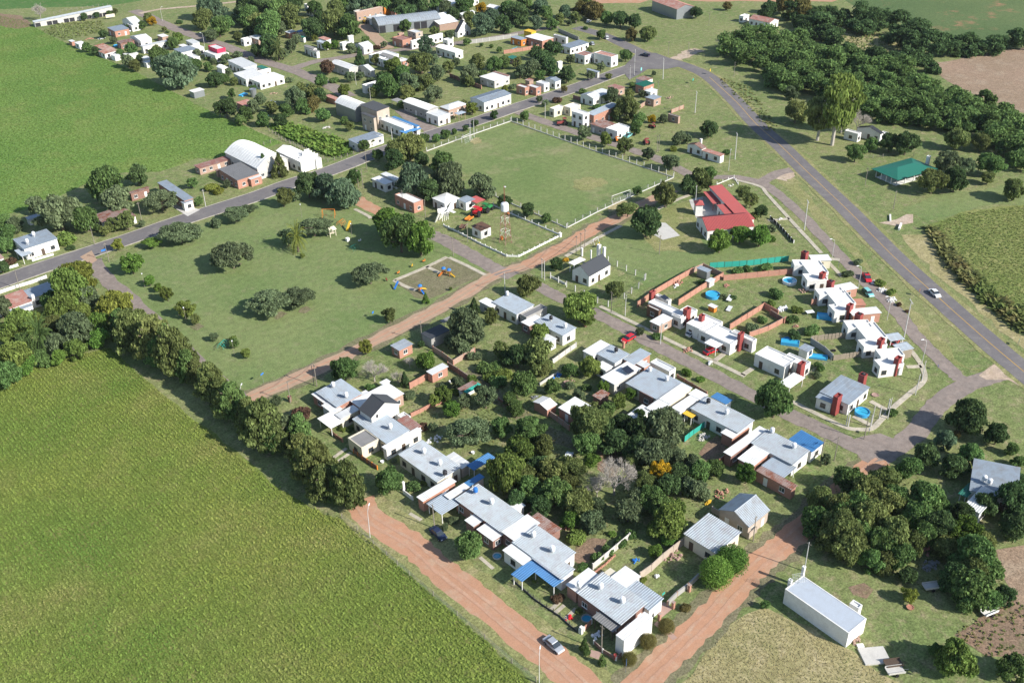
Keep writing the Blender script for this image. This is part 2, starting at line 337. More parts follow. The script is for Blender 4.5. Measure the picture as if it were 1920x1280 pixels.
def make_block(rt, c, h, roof, rmat, wmat, o):
    """one volume of a house. c: 4 numbers = two opposite roof corners (widest left, widest right), grid-aligned; 6 = three corners"""
    if len(c) == 4:
        a, b = P(c[0], c[1], h), P(c[2], c[3], h)
        x0, x1 = sorted((a[0], b[0])); y0, y1 = sorted((a[1], b[1])); ang = 0.0; org = (x0, y0); w, d = x1 - x0, y1 - y0
    else:
        a, b, e = P(c[0], c[1], h), P(c[2], c[3], h), P(c[4], c[5], h)
        w = math.hypot(b[0] - a[0], b[1] - a[1]); d = math.hypot(e[0] - b[0], e[1] - b[1])
        ang = math.atan2(b[1] - a[1], b[0] - a[0]) if w >= d else math.atan2(e[1] - b[1], e[0] - b[0]) - math.pi / 2
        if w >= d: d = abs(-(e[0] - b[0]) * math.sin(ang) + (e[1] - b[1]) * math.cos(ang)); org = a
        else: w = abs((b[0] - a[0]) * math.cos(ang) + (b[1] - a[1]) * math.sin(ang)); org = (b[0] - w * math.cos(ang), b[1] - w * math.sin(ang))
    w, d = max(w, 1.2), max(d, 1.2)
    rx, ry = rt.location.x, rt.location.y; ca, sa = math.cos(ang), math.sin(ang)
    def W(u, v, z): return (org[0] + u * ca - v * sa - rx, org[1] + u * sa + v * ca - ry, z)
    h += random.uniform(-0.02, 0.02)
    # section of the roof across axis 0 (u) or 1 (v)
    ax = 0; pitch = o.get('pitch', 0.32)
    if roof in ('flat', 'par', 'awn'): prof = [(0, h), (w, h + 0.03)]
    elif roof == 'ribx': prof = [(0, h), (w, h + 0.05 * w)]
    elif roof == 'riby': ax = 1; prof = [(0, h), (d, h + 0.05 * d)]
    elif roof == 'gy': prof = [(0, h), (w / 2, h + w / 2 * pitch), (w, h)]
    elif roof == 'gx': ax = 1; prof = [(0, h), (d / 2, h + d / 2 * pitch), (d, h)]
    elif roof in ('by', 'bx'):
        ax = 0 if roof == 'by' else 1; L = w if ax == 0 else d; r = L * o.get('rise', 0.2)
        prof = [(L * i / 10, h + r * math.sin(math.pi * i / 10)) for i in range(11)]
    elif roof == 'hip': prof = None
    L2 = d if ax == 0 else w
    S = (lambda s, t, z: W(s, t, z)) if ax == 0 else (lambda s, t, z: W(t, s, z))
    # walls
    z0 = o.get('z0', 0.0)
    if roof != 'awn':
        m = MB(); wt = 'walls'
        if o.get('open'):
            for i in range(5):
                for q in ((w * i / 4, 0), (w * i / 4, d), (0, d * i / 4), (w, d * i / 4)): m.box(q[0] - .12, q[1] - .12, 0, q[0] + .12, q[1] + .12, h, W=W)
            m.box(0.1, 0.1, 0, w - .1, d - .1, .12, W=W); m.box(-.1, -.1, h - .35, w + .1, .1, h - .02, W=W); m.box(-.1, d - .1, h - .35, w + .1, d + .1, h - .02, W=W)
        elif prof is None:
            m.box(0, 0, z0, w, d, h, W=W)
        else:
            for t in (0, L2):
                n = len(m.v); m.v += [S(s, t, z0) for s, _ in prof] + [S(s, t, z) for s, z in prof]; k = len(prof)
                for i in range(k - 1):
                    f = (n + i, n + i + 1, n + k + i + 1, n + k + i); m.f.append(f if t == 0 else f[::-1]); m.m.append(0)
            for s, z in (prof[0], prof[-1]):
                m.quad(S(s, 0, z0), S(s, L2, z0), S(s, L2, z), S(s, 0, z))
        if roof == 'par':
            e = o.get('pe', 0.35); t = 0.18
            for b in ((-0.02, -0.02, w + 0.02, t), (-0.02, d - t, w + 0.02, d + 0.02), (-0.02, t, t, d - t), (w - t, t, w + 0.02, d - t)):
                m.box(b[0], b[1], h - 0.2, b[2], b[3], h + e, W=W)
        part = m.build('wall', wmat, rt)
    else:
        for u, v in ((0.15, 0.15), (w - 0.15, 0.15), (w - 0.15, d - 0.15), (0.15, d - 0.15)):
            m = MB(); m.box(u - 0.07, v - 0.07, 0, u + 0.07, v + 0.07, h - 0.02, W=W); m.build('post', wmat, rt)
    # roof
    m = MB(); ov = o.get('ov', 0.25 if roof not in ('par',) else -0.17); th = 0.07
    if prof is None:
        r = min(w, d) / 2; zr = h + r * pitch
        e = [(-ov, -ov, h), (w + ov, -ov, h), (w + ov, d + ov, h), (-ov, d + ov, h)]
        if w > d: k = [(d / 2, d / 2, zr), (w - d / 2, d / 2, zr)]; fs = [(e[0], e[1], k[1], k[0]), (e[2], e[3], k[0], k[1])]; ts = [(e[1], e[2], k[1]), (e[3], e[0], k[0])]
        else: k = [(w / 2, w / 2, zr), (w / 2, d - w / 2, zr)]; fs = [(e[1], e[2], k[1], k[0]), (e[3], e[0], k[0], k[1])]; ts = [(e[0], e[1], k[0]), (e[2], e[3], k[1])]
        for f in fs: m.quad(*[W(*q) for q in f])
        for f in ts: m.tri(*[W(*q) for q in f])
        for i in range(4):
            p, q = e[i], e[(i + 1) % 4]; m.quad(W(p[0], p[1], h - 0.12), W(q[0], q[1], h - 0.12), W(*q), W(*p))
    else:
        pr = list(prof); s0, z_0 = pr[0]; s1, z_1 = pr[1]; g = (z_1 - z_0) / max(s1 - s0, 1e-6); pr[0] = (s0 - ov, z_0 - g * ov)
        s0, z_0 = pr[-1]; s1, z_1 = pr[-2]; g = (z_1 - z_0) / min(s1 - s0, -1e-6); pr[-1] = (s0 + ov, z_0 + g * ov)
        for (a0, za), (a1, zb) in zip(pr[:-1], pr[1:]):
            m.hexa([S(a0, -ov, za + 0.01), S(a1, -ov, zb + 0.01), S(a1, L2 + ov, zb + 0.01), S(a0, L2 + ov, za + 0.01),
                    S(a0, -ov, za + th), S(a1, -ov, zb + th), S(a1, L2 + ov, zb + th), S(a0, L2 + ov, za + th)])
        rs = o.get('rib', 0.0 if roof in ('par', 'flat') else 0.48)
        if rs:
            t = -ov + 0.1
            while t < L2 + ov - 0.1:
                for (a0, za), (a1, zb) in zip(pr[:-1], pr[1:]):
                    A, B_ = za + th, zb + th
                    m.quad(S(a0, t - 0.09, A), S(a1, t - 0.09, B_), S(a1, t, B_ + 0.085), S(a0, t, A + 0.085))
                    m.quad(S(a0, t, A + 0.085), S(a1, t, B_ + 0.085), S(a1, t + 0.09, B_), S(a0, t + 0.09, A))
                t += rs
        elif roof == 'flat':   # seams between the roofing strips
            n = int(L2 / 1.1)
            for i in range(1, n):
                t = L2 * i / n; (a0, za), (a1, zb) = pr
                m.quad(S(a0, t - 0.05, za + th), S(a1, t - 0.05, zb + th), S(a1, t, zb + th + 0.035), S(a0, t, za + th + 0.035))
                m.quad(S(a0, t, za + th + 0.035), S(a1, t, zb + th + 0.035), S(a1, t + 0.05, zb + th), S(a0, t + 0.05, za + th))
    m.build('roof', rmat, rt)
    if roof == 'gy' or roof == 'gx':
        m = MB(); s, z = prof[1]; m.hexa([S(s - 0.18, -ov, z + 0.04), S(s + 0.18, -ov, z + 0.04), S(s + 0.18, L2 + ov, z + 0.04), S(s - 0.18, L2 + ov, z + 0.04),
                                          S(s - 0.03, -ov, z + 0.14), S(s + 0.03, -ov, z + 0.14), S(s + 0.03, L2 + ov, z + 0.14), S(s - 0.03, L2 + ov, z + 0.14)]); m.build('ridge_cap', rmat, rt)
    if o.get('bays'):
        for i in range(o['bays']):
            if i % 3 == 1: continue
            m = MB(); a_, b_ = w * (i + .06) / o['bays'], w * (i + .94) / o['bays']; m.box(a_, -.05, 0.05, b_, -.003, h - .5, W=W); m.build('bay_shade_panel', 'dark_metal', rt)  # near-black panel on the wall, painted shade of an open bay
    # openings
    if roof != 'awn' and not o.get('blind') and h - z0 > 1.9:
        wm, dm = (WIND, DOORD) if wmat in ('white_paint', 'cream_paint') else (WINW, DOORW)
        side = [(w, 0, lambda s: W(s, -0.004, 0), ang), (d, 1, lambda s: W(-0.004, s, 0), ang - math.pi / 2),
                (w, 2, lambda s: W(s, d + 0.004, 0), ang + math.pi), (d, 3, lambda s: W(w + 0.004, s, 0), ang + math.pi / 2)]
        for L, k, fn, rz in side:
            if L < 2.4 or k in o.get('skip', ()): continue
            n = max(1, int(L / (3.0 if k < 2 else 4.5)))
            for fl in range(1 if h < 5.2 else 2):
                for i in range(n):
                    q = fn(L * (i + 0.5) / n + random.uniform(-0.25, 0.25))
                    if k < 2 and fl == 0 and i == n // 2 and n > 1: inst('door', dm, rt, (q[0], q[1], 0.0), rz)
                    else:
                        zc = 1.45 + fl * 2.8
                        if zc + 0.8 > h: continue
                        wo = inst('window', wm, rt, (q[0], q[1], zc), rz); inst('pane', PANE, wo)
    return w, d

def TANK(mat='plastic_white'):
    k = 'tank_' + mat
    if k not in MATS:
        m = MB()
        m.lathe([(0.0, 0.95), (0.42, 0.95), (0.5, 0.98), (0.5, 1.75), (0.4, 1.92), (0.14, 2.0), (0.12, 2.06), (0, 2.06)], 12)
        s = MB()
        s.tube((0, 0, 0), (0, 0, 0.95), 0.16, 0.13, 6)
        for i in range(4):
            t = i * math.pi / 2; s.tube((0.36 * math.cos(t), 0.36 * math.sin(t), -0.1), (0.36 * math.cos(t), 0.36 * math.sin(t), 0.95), 0.04, 0.04, 4)
        MATS[k] = (m.mesh('water_tank', mat), s.mesh('tank_stand', 'white_paint'))
    return MATS[k]
def house(name, label, cat, blocks, tanks=(), stacks=(), group=None, dishes=()):
    b = blocks[0]; c = b[0]; a = P(c[0], c[1], b[1]); e = P(c[2], c[3], b[1])
    rt = root(name, label, cat, ((a[0] + e[0]) / 2, (a[1] + e[1]) / 2, 0), group=group)
    for c, h, roof, rm, wm, *o in blocks: make_block(rt, c, h, roof, rm, wm, o[0] if o else {})
    for t in tanks:
        zr = t[3] if len(t) > 3 else 3.1
        q = P(t[0], t[1], zr); me = TANK(t[2] if len(t) > 2 else 'plastic_white')
        o = inst('water_tank', me[0], rt, (q[0] - rt.location.x, q[1] - rt.location.y, zr)); inst('tank_stand', me[1], o)
    for t in stacks:   # square chimney towers: pixel, base height, width, depth, height, colour
        q = P(t[0], t[1], 0.0) if t[2] == 0 else P(t[0], t[1], t[2]); m = MB(); w, d, h = t[3:6]; u, v = q[0] - rt.location.x, q[1] - rt.location.y
        m.box(u - w / 2, v - d / 2, 0, u + w / 2, v + d / 2, h - 0.15); 
        m.box(u - w / 2 - 0.04, v - d / 2 - 0.04, h - 0.15, u + w / 2 + 0.04, v - d / 2 + 0.15, h + 0.2); m.box(u - w / 2 - 0.04, v + d / 2 - 0.15, h - 0.15, u + w / 2 + 0.04, v + d / 2 + 0.04, h + 0.2)
        m.box(u - w / 2 - 0.04, v - d / 2 + 0.15, h - 0.15, u - w / 2 + 0.15, v + d / 2 - 0.15, h + 0.2); m.box(u + w / 2 - 0.15, v - d / 2 + 0.15, h - 0.15, u + w / 2 + 0.04, v + d / 2 - 0.15, h + 0.2)
        ch = m.build('chimney', t[6] if len(t) > 6 else 'red_paint', rt)
        if len(t) > 7 and t[7]:
            m = MB(); m.lathe([(0.0, 0.0), (0.38, 0.0), (0.45, 0.1), (0.45, 0.5), (0.2, 0.68), (0, 0.7)], 10, (u, v, h - 0.14)); m.build('water_tank', 'dark_metal', ch)
    for t in dishes:
        q = P(t[0], t[1], t[2]); m = MB(); u, v = q[0] - rt.location.x, q[1] - rt.location.y
        m.tube((u, v, t[2]), (u, v, t[2] + 2.6), 0.03, 0.03, 5); m.tube((u - 0.6, v, t[2] + 2.3), (u + 0.6, v, t[2] + 2.3), 0.02, 0.02, 4); m.tube((u - 0.4, v, t[2] + 2.5), (u + 0.4, v, t[2] + 2.5), 0.02, 0.02, 4)
        m.build('antenna', 'grey_metal', rt)
    return rt

# ------------------------------------------------------------------ trees
def cards(cent, rad_, n, size, tint, up=0.25, flat=0.0, elong=1.0):
    """leaf-sized faces through the shell of one clump"""
    d = rng.normal(size=(n, 3)); d /= np.linalg.norm(d, axis=1)[:, None]; d[:, 2] = np.where(rng.random(n) < 0.55, np.abs(d[:, 2]), d[:, 2])
    r = rng.uniform(0.70, 1.25, n)[:, None]; p = np.array(cent) + d * r * np.array(rad_)
    nn = d * 0.6 + rng.normal(size=(n, 3)) * 0.75 + np.array([0, 0, up]); nn /= np.linalg.norm(nn, axis=1)[:, None]
    t = np.cross(nn, rng.normal(size=(n, 3))); t /= np.linalg.norm(t, axis=1)[:, None]; b = np.cross(nn, t)
    s = (size * rng.uniform(0.6, 1.4, n))[:, None]
    q = np.stack([p - t * s - b * s * elong * 0.35, p + t * s * 0.1 - b * s * elong * 0.9, p + t * s + b * s * elong * 0.3, p - t * s * 0.1 + b * s * elong * 0.9], 1)
    return q.reshape(-1, 3), np.repeat(np.clip(tint + rng.normal(0, 0.30, n), 0, 1), 4)
def ico():
    import bmesh
    bm = bmesh.new(); bmesh.ops.create_icosphere(bm, subdivisions=2, radius=1.0)
    v = np.array([w.co[:] for w in bm.verts]); f = np.array([[w.index for w in t.verts] for t in bm.faces]); bm.free(); return v, f
ICO = ico()
def crown_mesh(kind_, seed):
    global rng
    rng = np.random.default_rng(seed); R = rng.random; cl = []
    if kind_ == 'round':
        for i in range(44):
            a = R() * 6.283; z = R(); rr = math.sqrt(R()) * 0.82 * math.sqrt(max(0.0, 1 - (2 * z - 1) ** 2 * 0.75))
            cl.append((rr * math.cos(a), rr * math.sin(a), 0.25 + 0.57 * z, 0.15 + 0.2 * R() ** 1.5, 0.06 + .09 * R()))
        n, s, e = 210, 0.05, 1.0
    elif kind_ == 'broad':
        for i in range(44):
            a = R() * 6.283; rr = math.sqrt(R()) * 0.84; z = 0.84 - 0.38 * rr ** 2 - 0.28 * R() ** 1.5
            cl.append((rr * math.cos(a), rr * math.sin(a), z, 0.16 + 0.1 * R(), 0.10))
        n, s, e = 190, 0.04, 0.8
    elif kind_ == 'airy':
        for i in range(40):
            a = R() * 6.283; z = R(); rr = (0.25 + 0.6 * R()) * math.sqrt(max(0.05, 1 - (1.7 * z - 0.8) ** 2))
            cl.append((rr * math.cos(a), rr * math.sin(a), 0.28 + 0.62 * z, 0.13 + 0.12 * R(), 0.09))
        n, s, e = 190, 0.042, 1.1
    elif kind_ == 'pine':
        for k in range(7):
            z = 0.22 + 0.72 * k / 6; m = int(9 - k * 0.9); off = R() * 6
            for i in range(m):
                a = off + 6.283 * i / m + R() * 0.4; rr = (0.9 - 0.62 * (k / 6) ** 1.6) * (0.6 + 0.45 * R())
                cl.append((rr * math.cos(a), rr * math.sin(a), z + 0.05 * R(), 0.2 + 0.09 * R(), 0.055))
            cl.append((0, 0, z, 0.26, 0.08))
        n, s, e = 150, 0.045, 1.1
    elif kind_ == 'tall':
        for i in range(34):
            a = R() * 6.283; z = R(); rr = math.sqrt(R()) * 0.8 * math.sqrt(max(0.05, 1 - (2 * z - 1.05) ** 2))
            cl.append((rr * math.cos(a), rr * math.sin(a), 0.32 + 0.6 * z, 0.22 + 0.14 * R(), 0.075))
        n, s, e = 230, 0.048, 1.0
    elif kind_ == 'cone':
        for i in range(30):
            a = R() * 6.283; z = i / 30; rr = (1 - z) * 0.7
            cl.append((rr * math.cos(a), rr * math.sin(a), 0.12 + 0.78 * z, 0.3 * (1.05 - z * 0.7), 0.1))
        n, s, e = 150, 0.07, 0.8
    elif kind_ == 'ball':
        cl = [(0, 0, 0.5, 0.97, 0.48)]; n, s, e = 7500, 0.035, 0.8
    elif kind_ == 'bush':
        for i in range(16):
            a = R() * 6.283; rr = math.sqrt(R()) * 0.68
            cl.append((rr * math.cos(a), rr * math.sin(a), 0.25 + 0.4 * R() * (1.1 - rr), 0.26 + 0.16 * R(), 0.26))
        n, s, e = 170, 0.085, 0.9
    elif kind_ == 'canopy':      # leaves down to the ground
        for i in range(40):
            a = R() * 6.283; z = R() ** 0.7; rr = math.sqrt(R()) * 0.85 * math.sqrt(max(0.08, 1 - (1.35 * z - 0.4) ** 2))
            cl.append((rr * math.cos(a), rr * math.sin(a), 0.12 + 0.74 * z, 0.17 + 0.22 * R() ** 1.4, 0.07 + .08 * R()))
        n, s, e = 190, 0.056, 0.9
    vs, ts, fs, nv = [], [], [], 0
    quads = []
    for (x, y, z, r, rz) in cl:
        tint = 0.3 + 0.4 * rng.random()
        v, t = cards((x, y, z), (r, r, rz), n, s, tint, elong=e)
        v[:, 2] = (v[:, 2] - z) * 1.0 + z
        vs.append(v); ts.append(t)
    V = np.concatenate(vs); T = np.concatenate(ts); nq = len(V) // 4
    core = []; ct = []; cf = []
    k = len(V)
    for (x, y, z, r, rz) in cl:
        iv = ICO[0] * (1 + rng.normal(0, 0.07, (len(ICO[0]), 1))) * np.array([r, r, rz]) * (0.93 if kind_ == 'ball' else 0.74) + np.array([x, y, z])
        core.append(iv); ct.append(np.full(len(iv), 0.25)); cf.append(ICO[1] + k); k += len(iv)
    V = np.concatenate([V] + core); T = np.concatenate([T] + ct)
    if kind_ in ('pine', 'tall', 'round', 'broad', 'airy', 'canopy'): V[:, 2] = np.where(V[:, 2] < 0.03, 0.03, V[:, 2])
    cf = np.concatenate(cf)
    me = bpy.data.meshes.new('crown'); me.vertices.add(len(V)); me.vertices.foreach_set('co', V.astype(np.float32).ravel())
    nl = nq * 4 + len(cf) * 3
    me.loops.add(nl); me.loops.foreach_set('vertex_index', np.concatenate([np.arange(nq * 4), cf.ravel()]).astype(np.int32))
    me.polygons.add(nq + len(cf))
    me.polygons.foreach_set('loop_start', np.concatenate([np.arange(nq) * 4, nq * 4 + np.arange(len(cf)) * 3]).astype(np.int32))
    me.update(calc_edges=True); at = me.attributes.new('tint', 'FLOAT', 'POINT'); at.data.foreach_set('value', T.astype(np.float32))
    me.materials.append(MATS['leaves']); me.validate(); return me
def trunk_mesh(kind_, seed, mat='bark'):
    r = random.Random(seed); m = MB(); top = {'tall': 0.9, 'pine': 0.92, 'cone': 0.8, 'bush': 0.5, 'ball': 0.4}.get(kind_, 0.6)
    rr = {'broad': 0.06, 'tall': 0.09, 'pine': 0.08, 'ball': 0.08, 'bush': 0.1}.get(kind_, 0.07)
    m.tube((0, 0, -0.02), (0.02, 0, top * 0.5), rr, rr * 0.7, 7); m.tube((0.02, 0, top * 0.5), (0, 0, top), rr * 0.7, rr * 0.25, 6)
    if kind_ != 'ball':
        for i in range(9):
            a = i * 2.4 + r.random(); z = top * (0.3 + 0.06 * i); l = 0.45 + 0.3 * r.random()
            m.tube((0, 0, z), (l * math.cos(a), l * math.sin(a), z + 0.16 + 0.1 * r.random()), rr * 0.42, rr * 0.12, 5)
    return m.mesh('trunk', mat)
def bare_mesh(seed):
    r = random.Random(seed); m = MB()
    def go(p, d, L, rd, k):
        q = p + d * L; m.tube(p, q, rd, rd * 0.62, 4 if k > 1 else 6, cap=False)
        if k == 7: return
        for i in range(3 if k < 5 else 3):
            nd = (d + Vector((r.uniform(-1, 1), r.uniform(-1, 1), r.uniform(-0.35, 0.55))) * 0.72).normalized(); go(q, nd, L * r.uniform(0.72, 0.95), rd * 0.66, k + 1)
    go(Vector((0, 0, 0)), Vector((0, 0, 1)), 0.16, 0.028, 0)
    xs = [max(abs(v[0]), abs(v[1])) for v in m.v]; k = 1.0 / max(xs); zt = max(v[2] for v in m.v)
    m.v = [(v[0] * k, v[1] * k, v[2] / zt) for v in m.v]; return m.mesh('branches', 'pale_bark')
def palm_mesh(seed):
    r = random.Random(seed); m = MB(); t = MB()
    for i in range(6): t.tube((0, 0, i * 0.11), (0, 0, i * 0.11 + 0.11), 0.10 - i * 0.005, 0.085, 7)
    for i in range(46):
        a = i * 2.399; el = r.uniform(-0.4, 1.3); p = Vector((0, 0, 0.66)); d = Vector((math.cos(a) * math.cos(el), math.sin(a) * math.cos(el), math.sin(el))); w = 0.045
        for k in range(7):
            q = p + d * 0.17; sd_ = d.cross(Vector((0, 0, 1))); sd_ = sd_.normalized() if sd_.length > 0.05 else Vector((1, 0, 0))
            for s in (-1, 1):
                for j in range(4):
                    b = p.lerp(q, j / 4); tip = b + sd_ * s * (0.17 - 0.014 * k) + d * 0.08 + Vector((0, 0, -0.06)); m.tri(tuple(b), tuple(b + d * 0.035), tuple(tip))
            p = q; d = (d + Vector((0, 0, -0.24))).normalized()
    me = m.mesh('crown', 'leaves'); at = me.attributes.new('tint', 'FLOAT', 'POINT'); at.data.foreach_set('value', [r.random() for _ in me.vertices])
    return me, t.mesh('trunk', 'bark')
TREES = {}
for k_, nvar in (('round', 4), ('broad', 3), ('airy', 3), ('pine', 3), ('tall', 2), ('cone', 1), ('ball', 1), ('bush', 3), ('canopy', 4)):
    TREES[k_] = [(crown_mesh(k_, 100 + 7 * i + len(k_)), trunk_mesh(k_, i, 'pale_bark' if k_ == 'tall' else 'bark')) for i in range(nvar)]
TREES['bare'] = [(bare_mesh(3), trunk_mesh('ball', 1)), (bare_mesh(8), trunk_mesh('ball', 2))]
TREES['palm'] = [palm_mesh(2)]
HR = {'round': 1.9, 'broad': 1.15, 'airy': 1.9, 'pine': 2.6, 'tall': 3.4, 'cone': 3.2, 'ball': 1.95, 'bush': 1.25, 'canopy': 1.9, 'bare': 1.7, 'palm': 2.1}
ZC = {'round': 0.55, 'broad': 0.66, 'airy': 0.58, 'pine': 0.55, 'tall': 0.6, 'cone': 0.45, 'ball': 0.5, 'bush': 0.42, 'canopy': 0.5, 'bare': 0.6, 'palm': 0.7}
GREEN = {'dk': (0.080, 0.132, 0.052), 'md': (0.117, 0.191, 0.063), 'lt': (0.157, 0.213, 0.056), 'br': (0.121, 0.209, 0.046), 'ol': (0.157, 0.190, 0.067), 'gy': (0.140, 0.184, 0.095),
         'yg': (0.190, 0.220, 0.050), 'ye': (0.460, 0.330, 0.030), 'rd': (0.130, 0.085, 0.055), 'bl': (0.114, 0.170, 0.100), 'pk': (0.450, 0.040, 0.280), 'or': (0.165, 0.150, 0.055), 'gr': (0.200, 0.180, 0.150)}
tcount = [0]
def tree(kd, cx, cy, w, col, label, group=None, hr=None, name=None):
    """crown centre and width as surveyed"""
    tcount[0] += 1; R, k = 4.0, hr or HR[kd]
    for _ in range(6):
        zc = R * k * ZC[kd]; x, y = P(cx, cy, min(zc, 40)); R = (w / ZS) / 2 * depth_at(x, y, zc) / F * 1.0
    nm = name or {'bush': 'shrub', 'ball': 'clipped_bush', 'palm': 'palm_tree', 'bare': 'bare_tree', 'pine': 'conifer_tree', 'cone': 'conifer_tree', 'tall': 'eucalyptus_tree', 'canopy': 'leafy_tree', 'round': 'round_tree', 'broad': 'spreading_tree', 'airy': 'slender_tree'}.get(kd, 'tree')
    r = root(nm, label, 'shrub' if kd in ('bush', 'ball') else 'tree', (x, y, 0), random.uniform(0, 6.28), group)
    e_ = random.uniform(.88, 1.13) if kd not in ('ball', 'palm') else 1; r.scale = (R * e_, R / e_, R * k * random.uniform(0.92, 1.08)); r.rotation_euler[0] = random.uniform(-.05, .05); v = TREES[kd][tcount[0] % len(TREES[kd])]
    c = inst('branches' if kd == 'bare' else 'crown', v[0], r); g = GREEN[col]; f = random.uniform(0.78, 1.25); c.color = (g[0] * f, g[1] * f, g[2] * f, 1)
    if kd not in ('bare',): inst('trunk', v[1], r)
    return r
# ================================================================== THE GROUND
Z(0, 0, 1)
def plane_sheet(name, mat, x0, y0, x1, y1, z):
    m = MB(); m.quad((x0, y0, z), (x1, y0, z), (x1, y1, z), (x0, y1, z)); return kind(m.build(name, mat), 'structure')
plane_sheet('ground', 'ground_grass', -2800, -2800, 4800, 4800, 0.0)
sheet('far_fields', [(-400, -160), (2400, -300), (2400, -60), (1920, -8), (1540, -22), (1000, -25), (360, -12), (200, 12), (0, 18), (-300, 60)], 'pasture', 2, step=20)
CROP_A = [(-60, 745), (60, 690), (205, 652), (222, 668), (300, 735), (420, 830), (530, 920), (610, 965), (642, 974), (725, 1042), (812, 1120), (882, 1180), (1000, 1284), (1040, 1325), (500, 1500), (-300, 1400), (-300, 900)]
CROP_B = [(-300, 60), (0, 30), (37, 37), (112, 75), (155, 95), (225, 122), (265, 140), (320, 170), (400, 212), (480, 246), (530, 268), (420, 300), (370, 296), (300, 322), (200, 325), (150, 350), (60, 390), (0, 405), (-120, 440), (-500, 500)]
sheet('crop_field', CROP_A, 'crop_soil', 0.6)
sheet('crop_field', CROP_B, 'far_crop', 0.8, step=8)
sheet('dry_corner', [(0, 25), (40, 30), (62, 50), (30, 55), (-20, 45)], 'bare_soil', 0.8)
sheet('lawn', [(176, 505), (470, 382), (560, 345), (660, 330), (690, 380), (830, 455), (945, 512), (700, 640), (480, 742), (390, 690), (240, 562)], 'lawn', 0.6)
sheet('football_pitch', [(802, 286), (957, 231), (1260, 335), (1060, 425)], 'pitch_grass', 0.2)
sheet('lawn', [(1090, 480), (1165, 425), (1240, 400), (1300, 440), (1400, 440), (1470, 470), (1500, 478), (1420, 488), (1330, 500), (1280, 520), (1215, 540), (1150, 500)], 'lawn', 0.6)
sheet('schoolyard', [(1240, 395), (1300, 372), (1320, 460), (1340, 470), (1230, 472), (1205, 440)], 'verge_grass', 0.8)
sheet('green_field', [(1540, -25), (1920, -60), (2100, -60), (2050, 10), (1920, 60), (1850, 80), (1800, 82), (1720, 55), (1620, 20)], 'weedy_pasture', 1.5, step=8)
sheet('red_field', [(1050, -14), (1500, -22), (1600, -8), (1560, 4), (1300, 2), (1230, -4), (1200, 6), (1100, 8)], 'red_dirt', 1.5, step=8)
sheet('clearing', [(1562, 46), (1600, 50), (1700, 82), (1712, 92), (1700, 100), (1640, 104), (1590, 85)], 'dry_grass', 1.2)
sheet('stubble_field', [(1755, 118), (1850, 100), (1925, 88), (2150, 60), (2200, 330), (1990, 250), (1920, 212), (1800, 168), (1760, 140)], 'brown_field', 1.0, step=6)
sheet('tall_grass_field', [(1740, 425), (1800, 398), (1920, 382), (2100, 360), (2150, 800), (1990, 660), (1905, 606), (1850, 560), (1790, 500), (1745, 450)], 'rough_field', 0.8)
sheet('dry_verge', [(1690, 440), (1735, 440), (1790, 515), (1850, 575), (1960, 665), (1960, 700), (1860, 600), (1760, 520)], 'dry_grass', 1.2)
sheet('green_hollow', [(1690, 395), (1750, 365), (1860, 352), (1960, 340), (1960, 372), (1800, 398), (1740, 415)], 'lawn', 2.0)
sheet('verge', [(1450, 330), (1480, 325), (1510, 350), (1700, 560), (1845, 690), (1835, 697), (1790, 683), (1745, 640), (1600, 480)], 'verge_grass', 0.8)
sheet('ditch', [(1495, 345), (1512, 348), (1700, 545), (1850, 680), (1846, 692), (1815, 690), (1690, 560), (1590, 455)], 'ground_grass', 1.2)
sheet('straw_field', [(1240, 1330), (1340, 1200), (1400, 1150), (1435, 1138), (1478, 1160), (1600, 1220), (1750, 1330)], 'dry_grass', 0.8)
sheet('weedy_plot', [(1790, 1190), (1850, 1140), (1890, 1110), (1990, 1180), (1990, 1300), (1880, 1230), (1850, 1230)], 'bare_soil', 1.0)
sheet('bare_plot', [(1868, 1030), (1930, 1020), (1990, 1060), (1960, 1160), (1910, 1130), (1880, 1080)], 'brown_field', 1.0)
sheet('dirt_patch', [(1590, 1100), (1620, 1092), (1638, 1105), (1625, 1122), (1600, 1115)], 'bare_soil', 0.5)
sheet('playground_ground', [(838, 482), (870, 496), (908, 517), (800, 562), (778, 558), (738, 526)], 'sandbox_soil', 0.4)
sheet('garden_soil', [(1080, 1022), (1110, 1008), (1140, 1010), (1120, 1040), (1092, 1062), (1076, 1050)], 'bare_soil', 0.5)
for a in ([(960, 660), (1060, 730), (1180, 830), (1330, 900), (1290, 960), (1100, 900), (960, 800), (860, 700)],): sheet('backyards', a, 'ground_grass', 1)
sheet('alley', [(880, 690), (905, 705), (1010, 790), (1060, 812), (1110, 840), (1100, 850), (1010, 815), (900, 735), (868, 705)], 'sandbox_soil', 0.6)
sheet('bare_yard', [(1120, 846), (1150, 840), (1165, 870), (1150, 900), (1120, 880)], 'bare_soil', 0.6)
sheet('backyard_dirt', [(1310, 850), (1345, 815), (1365, 845), (1330, 870)], 'bare_soil', 0.5)
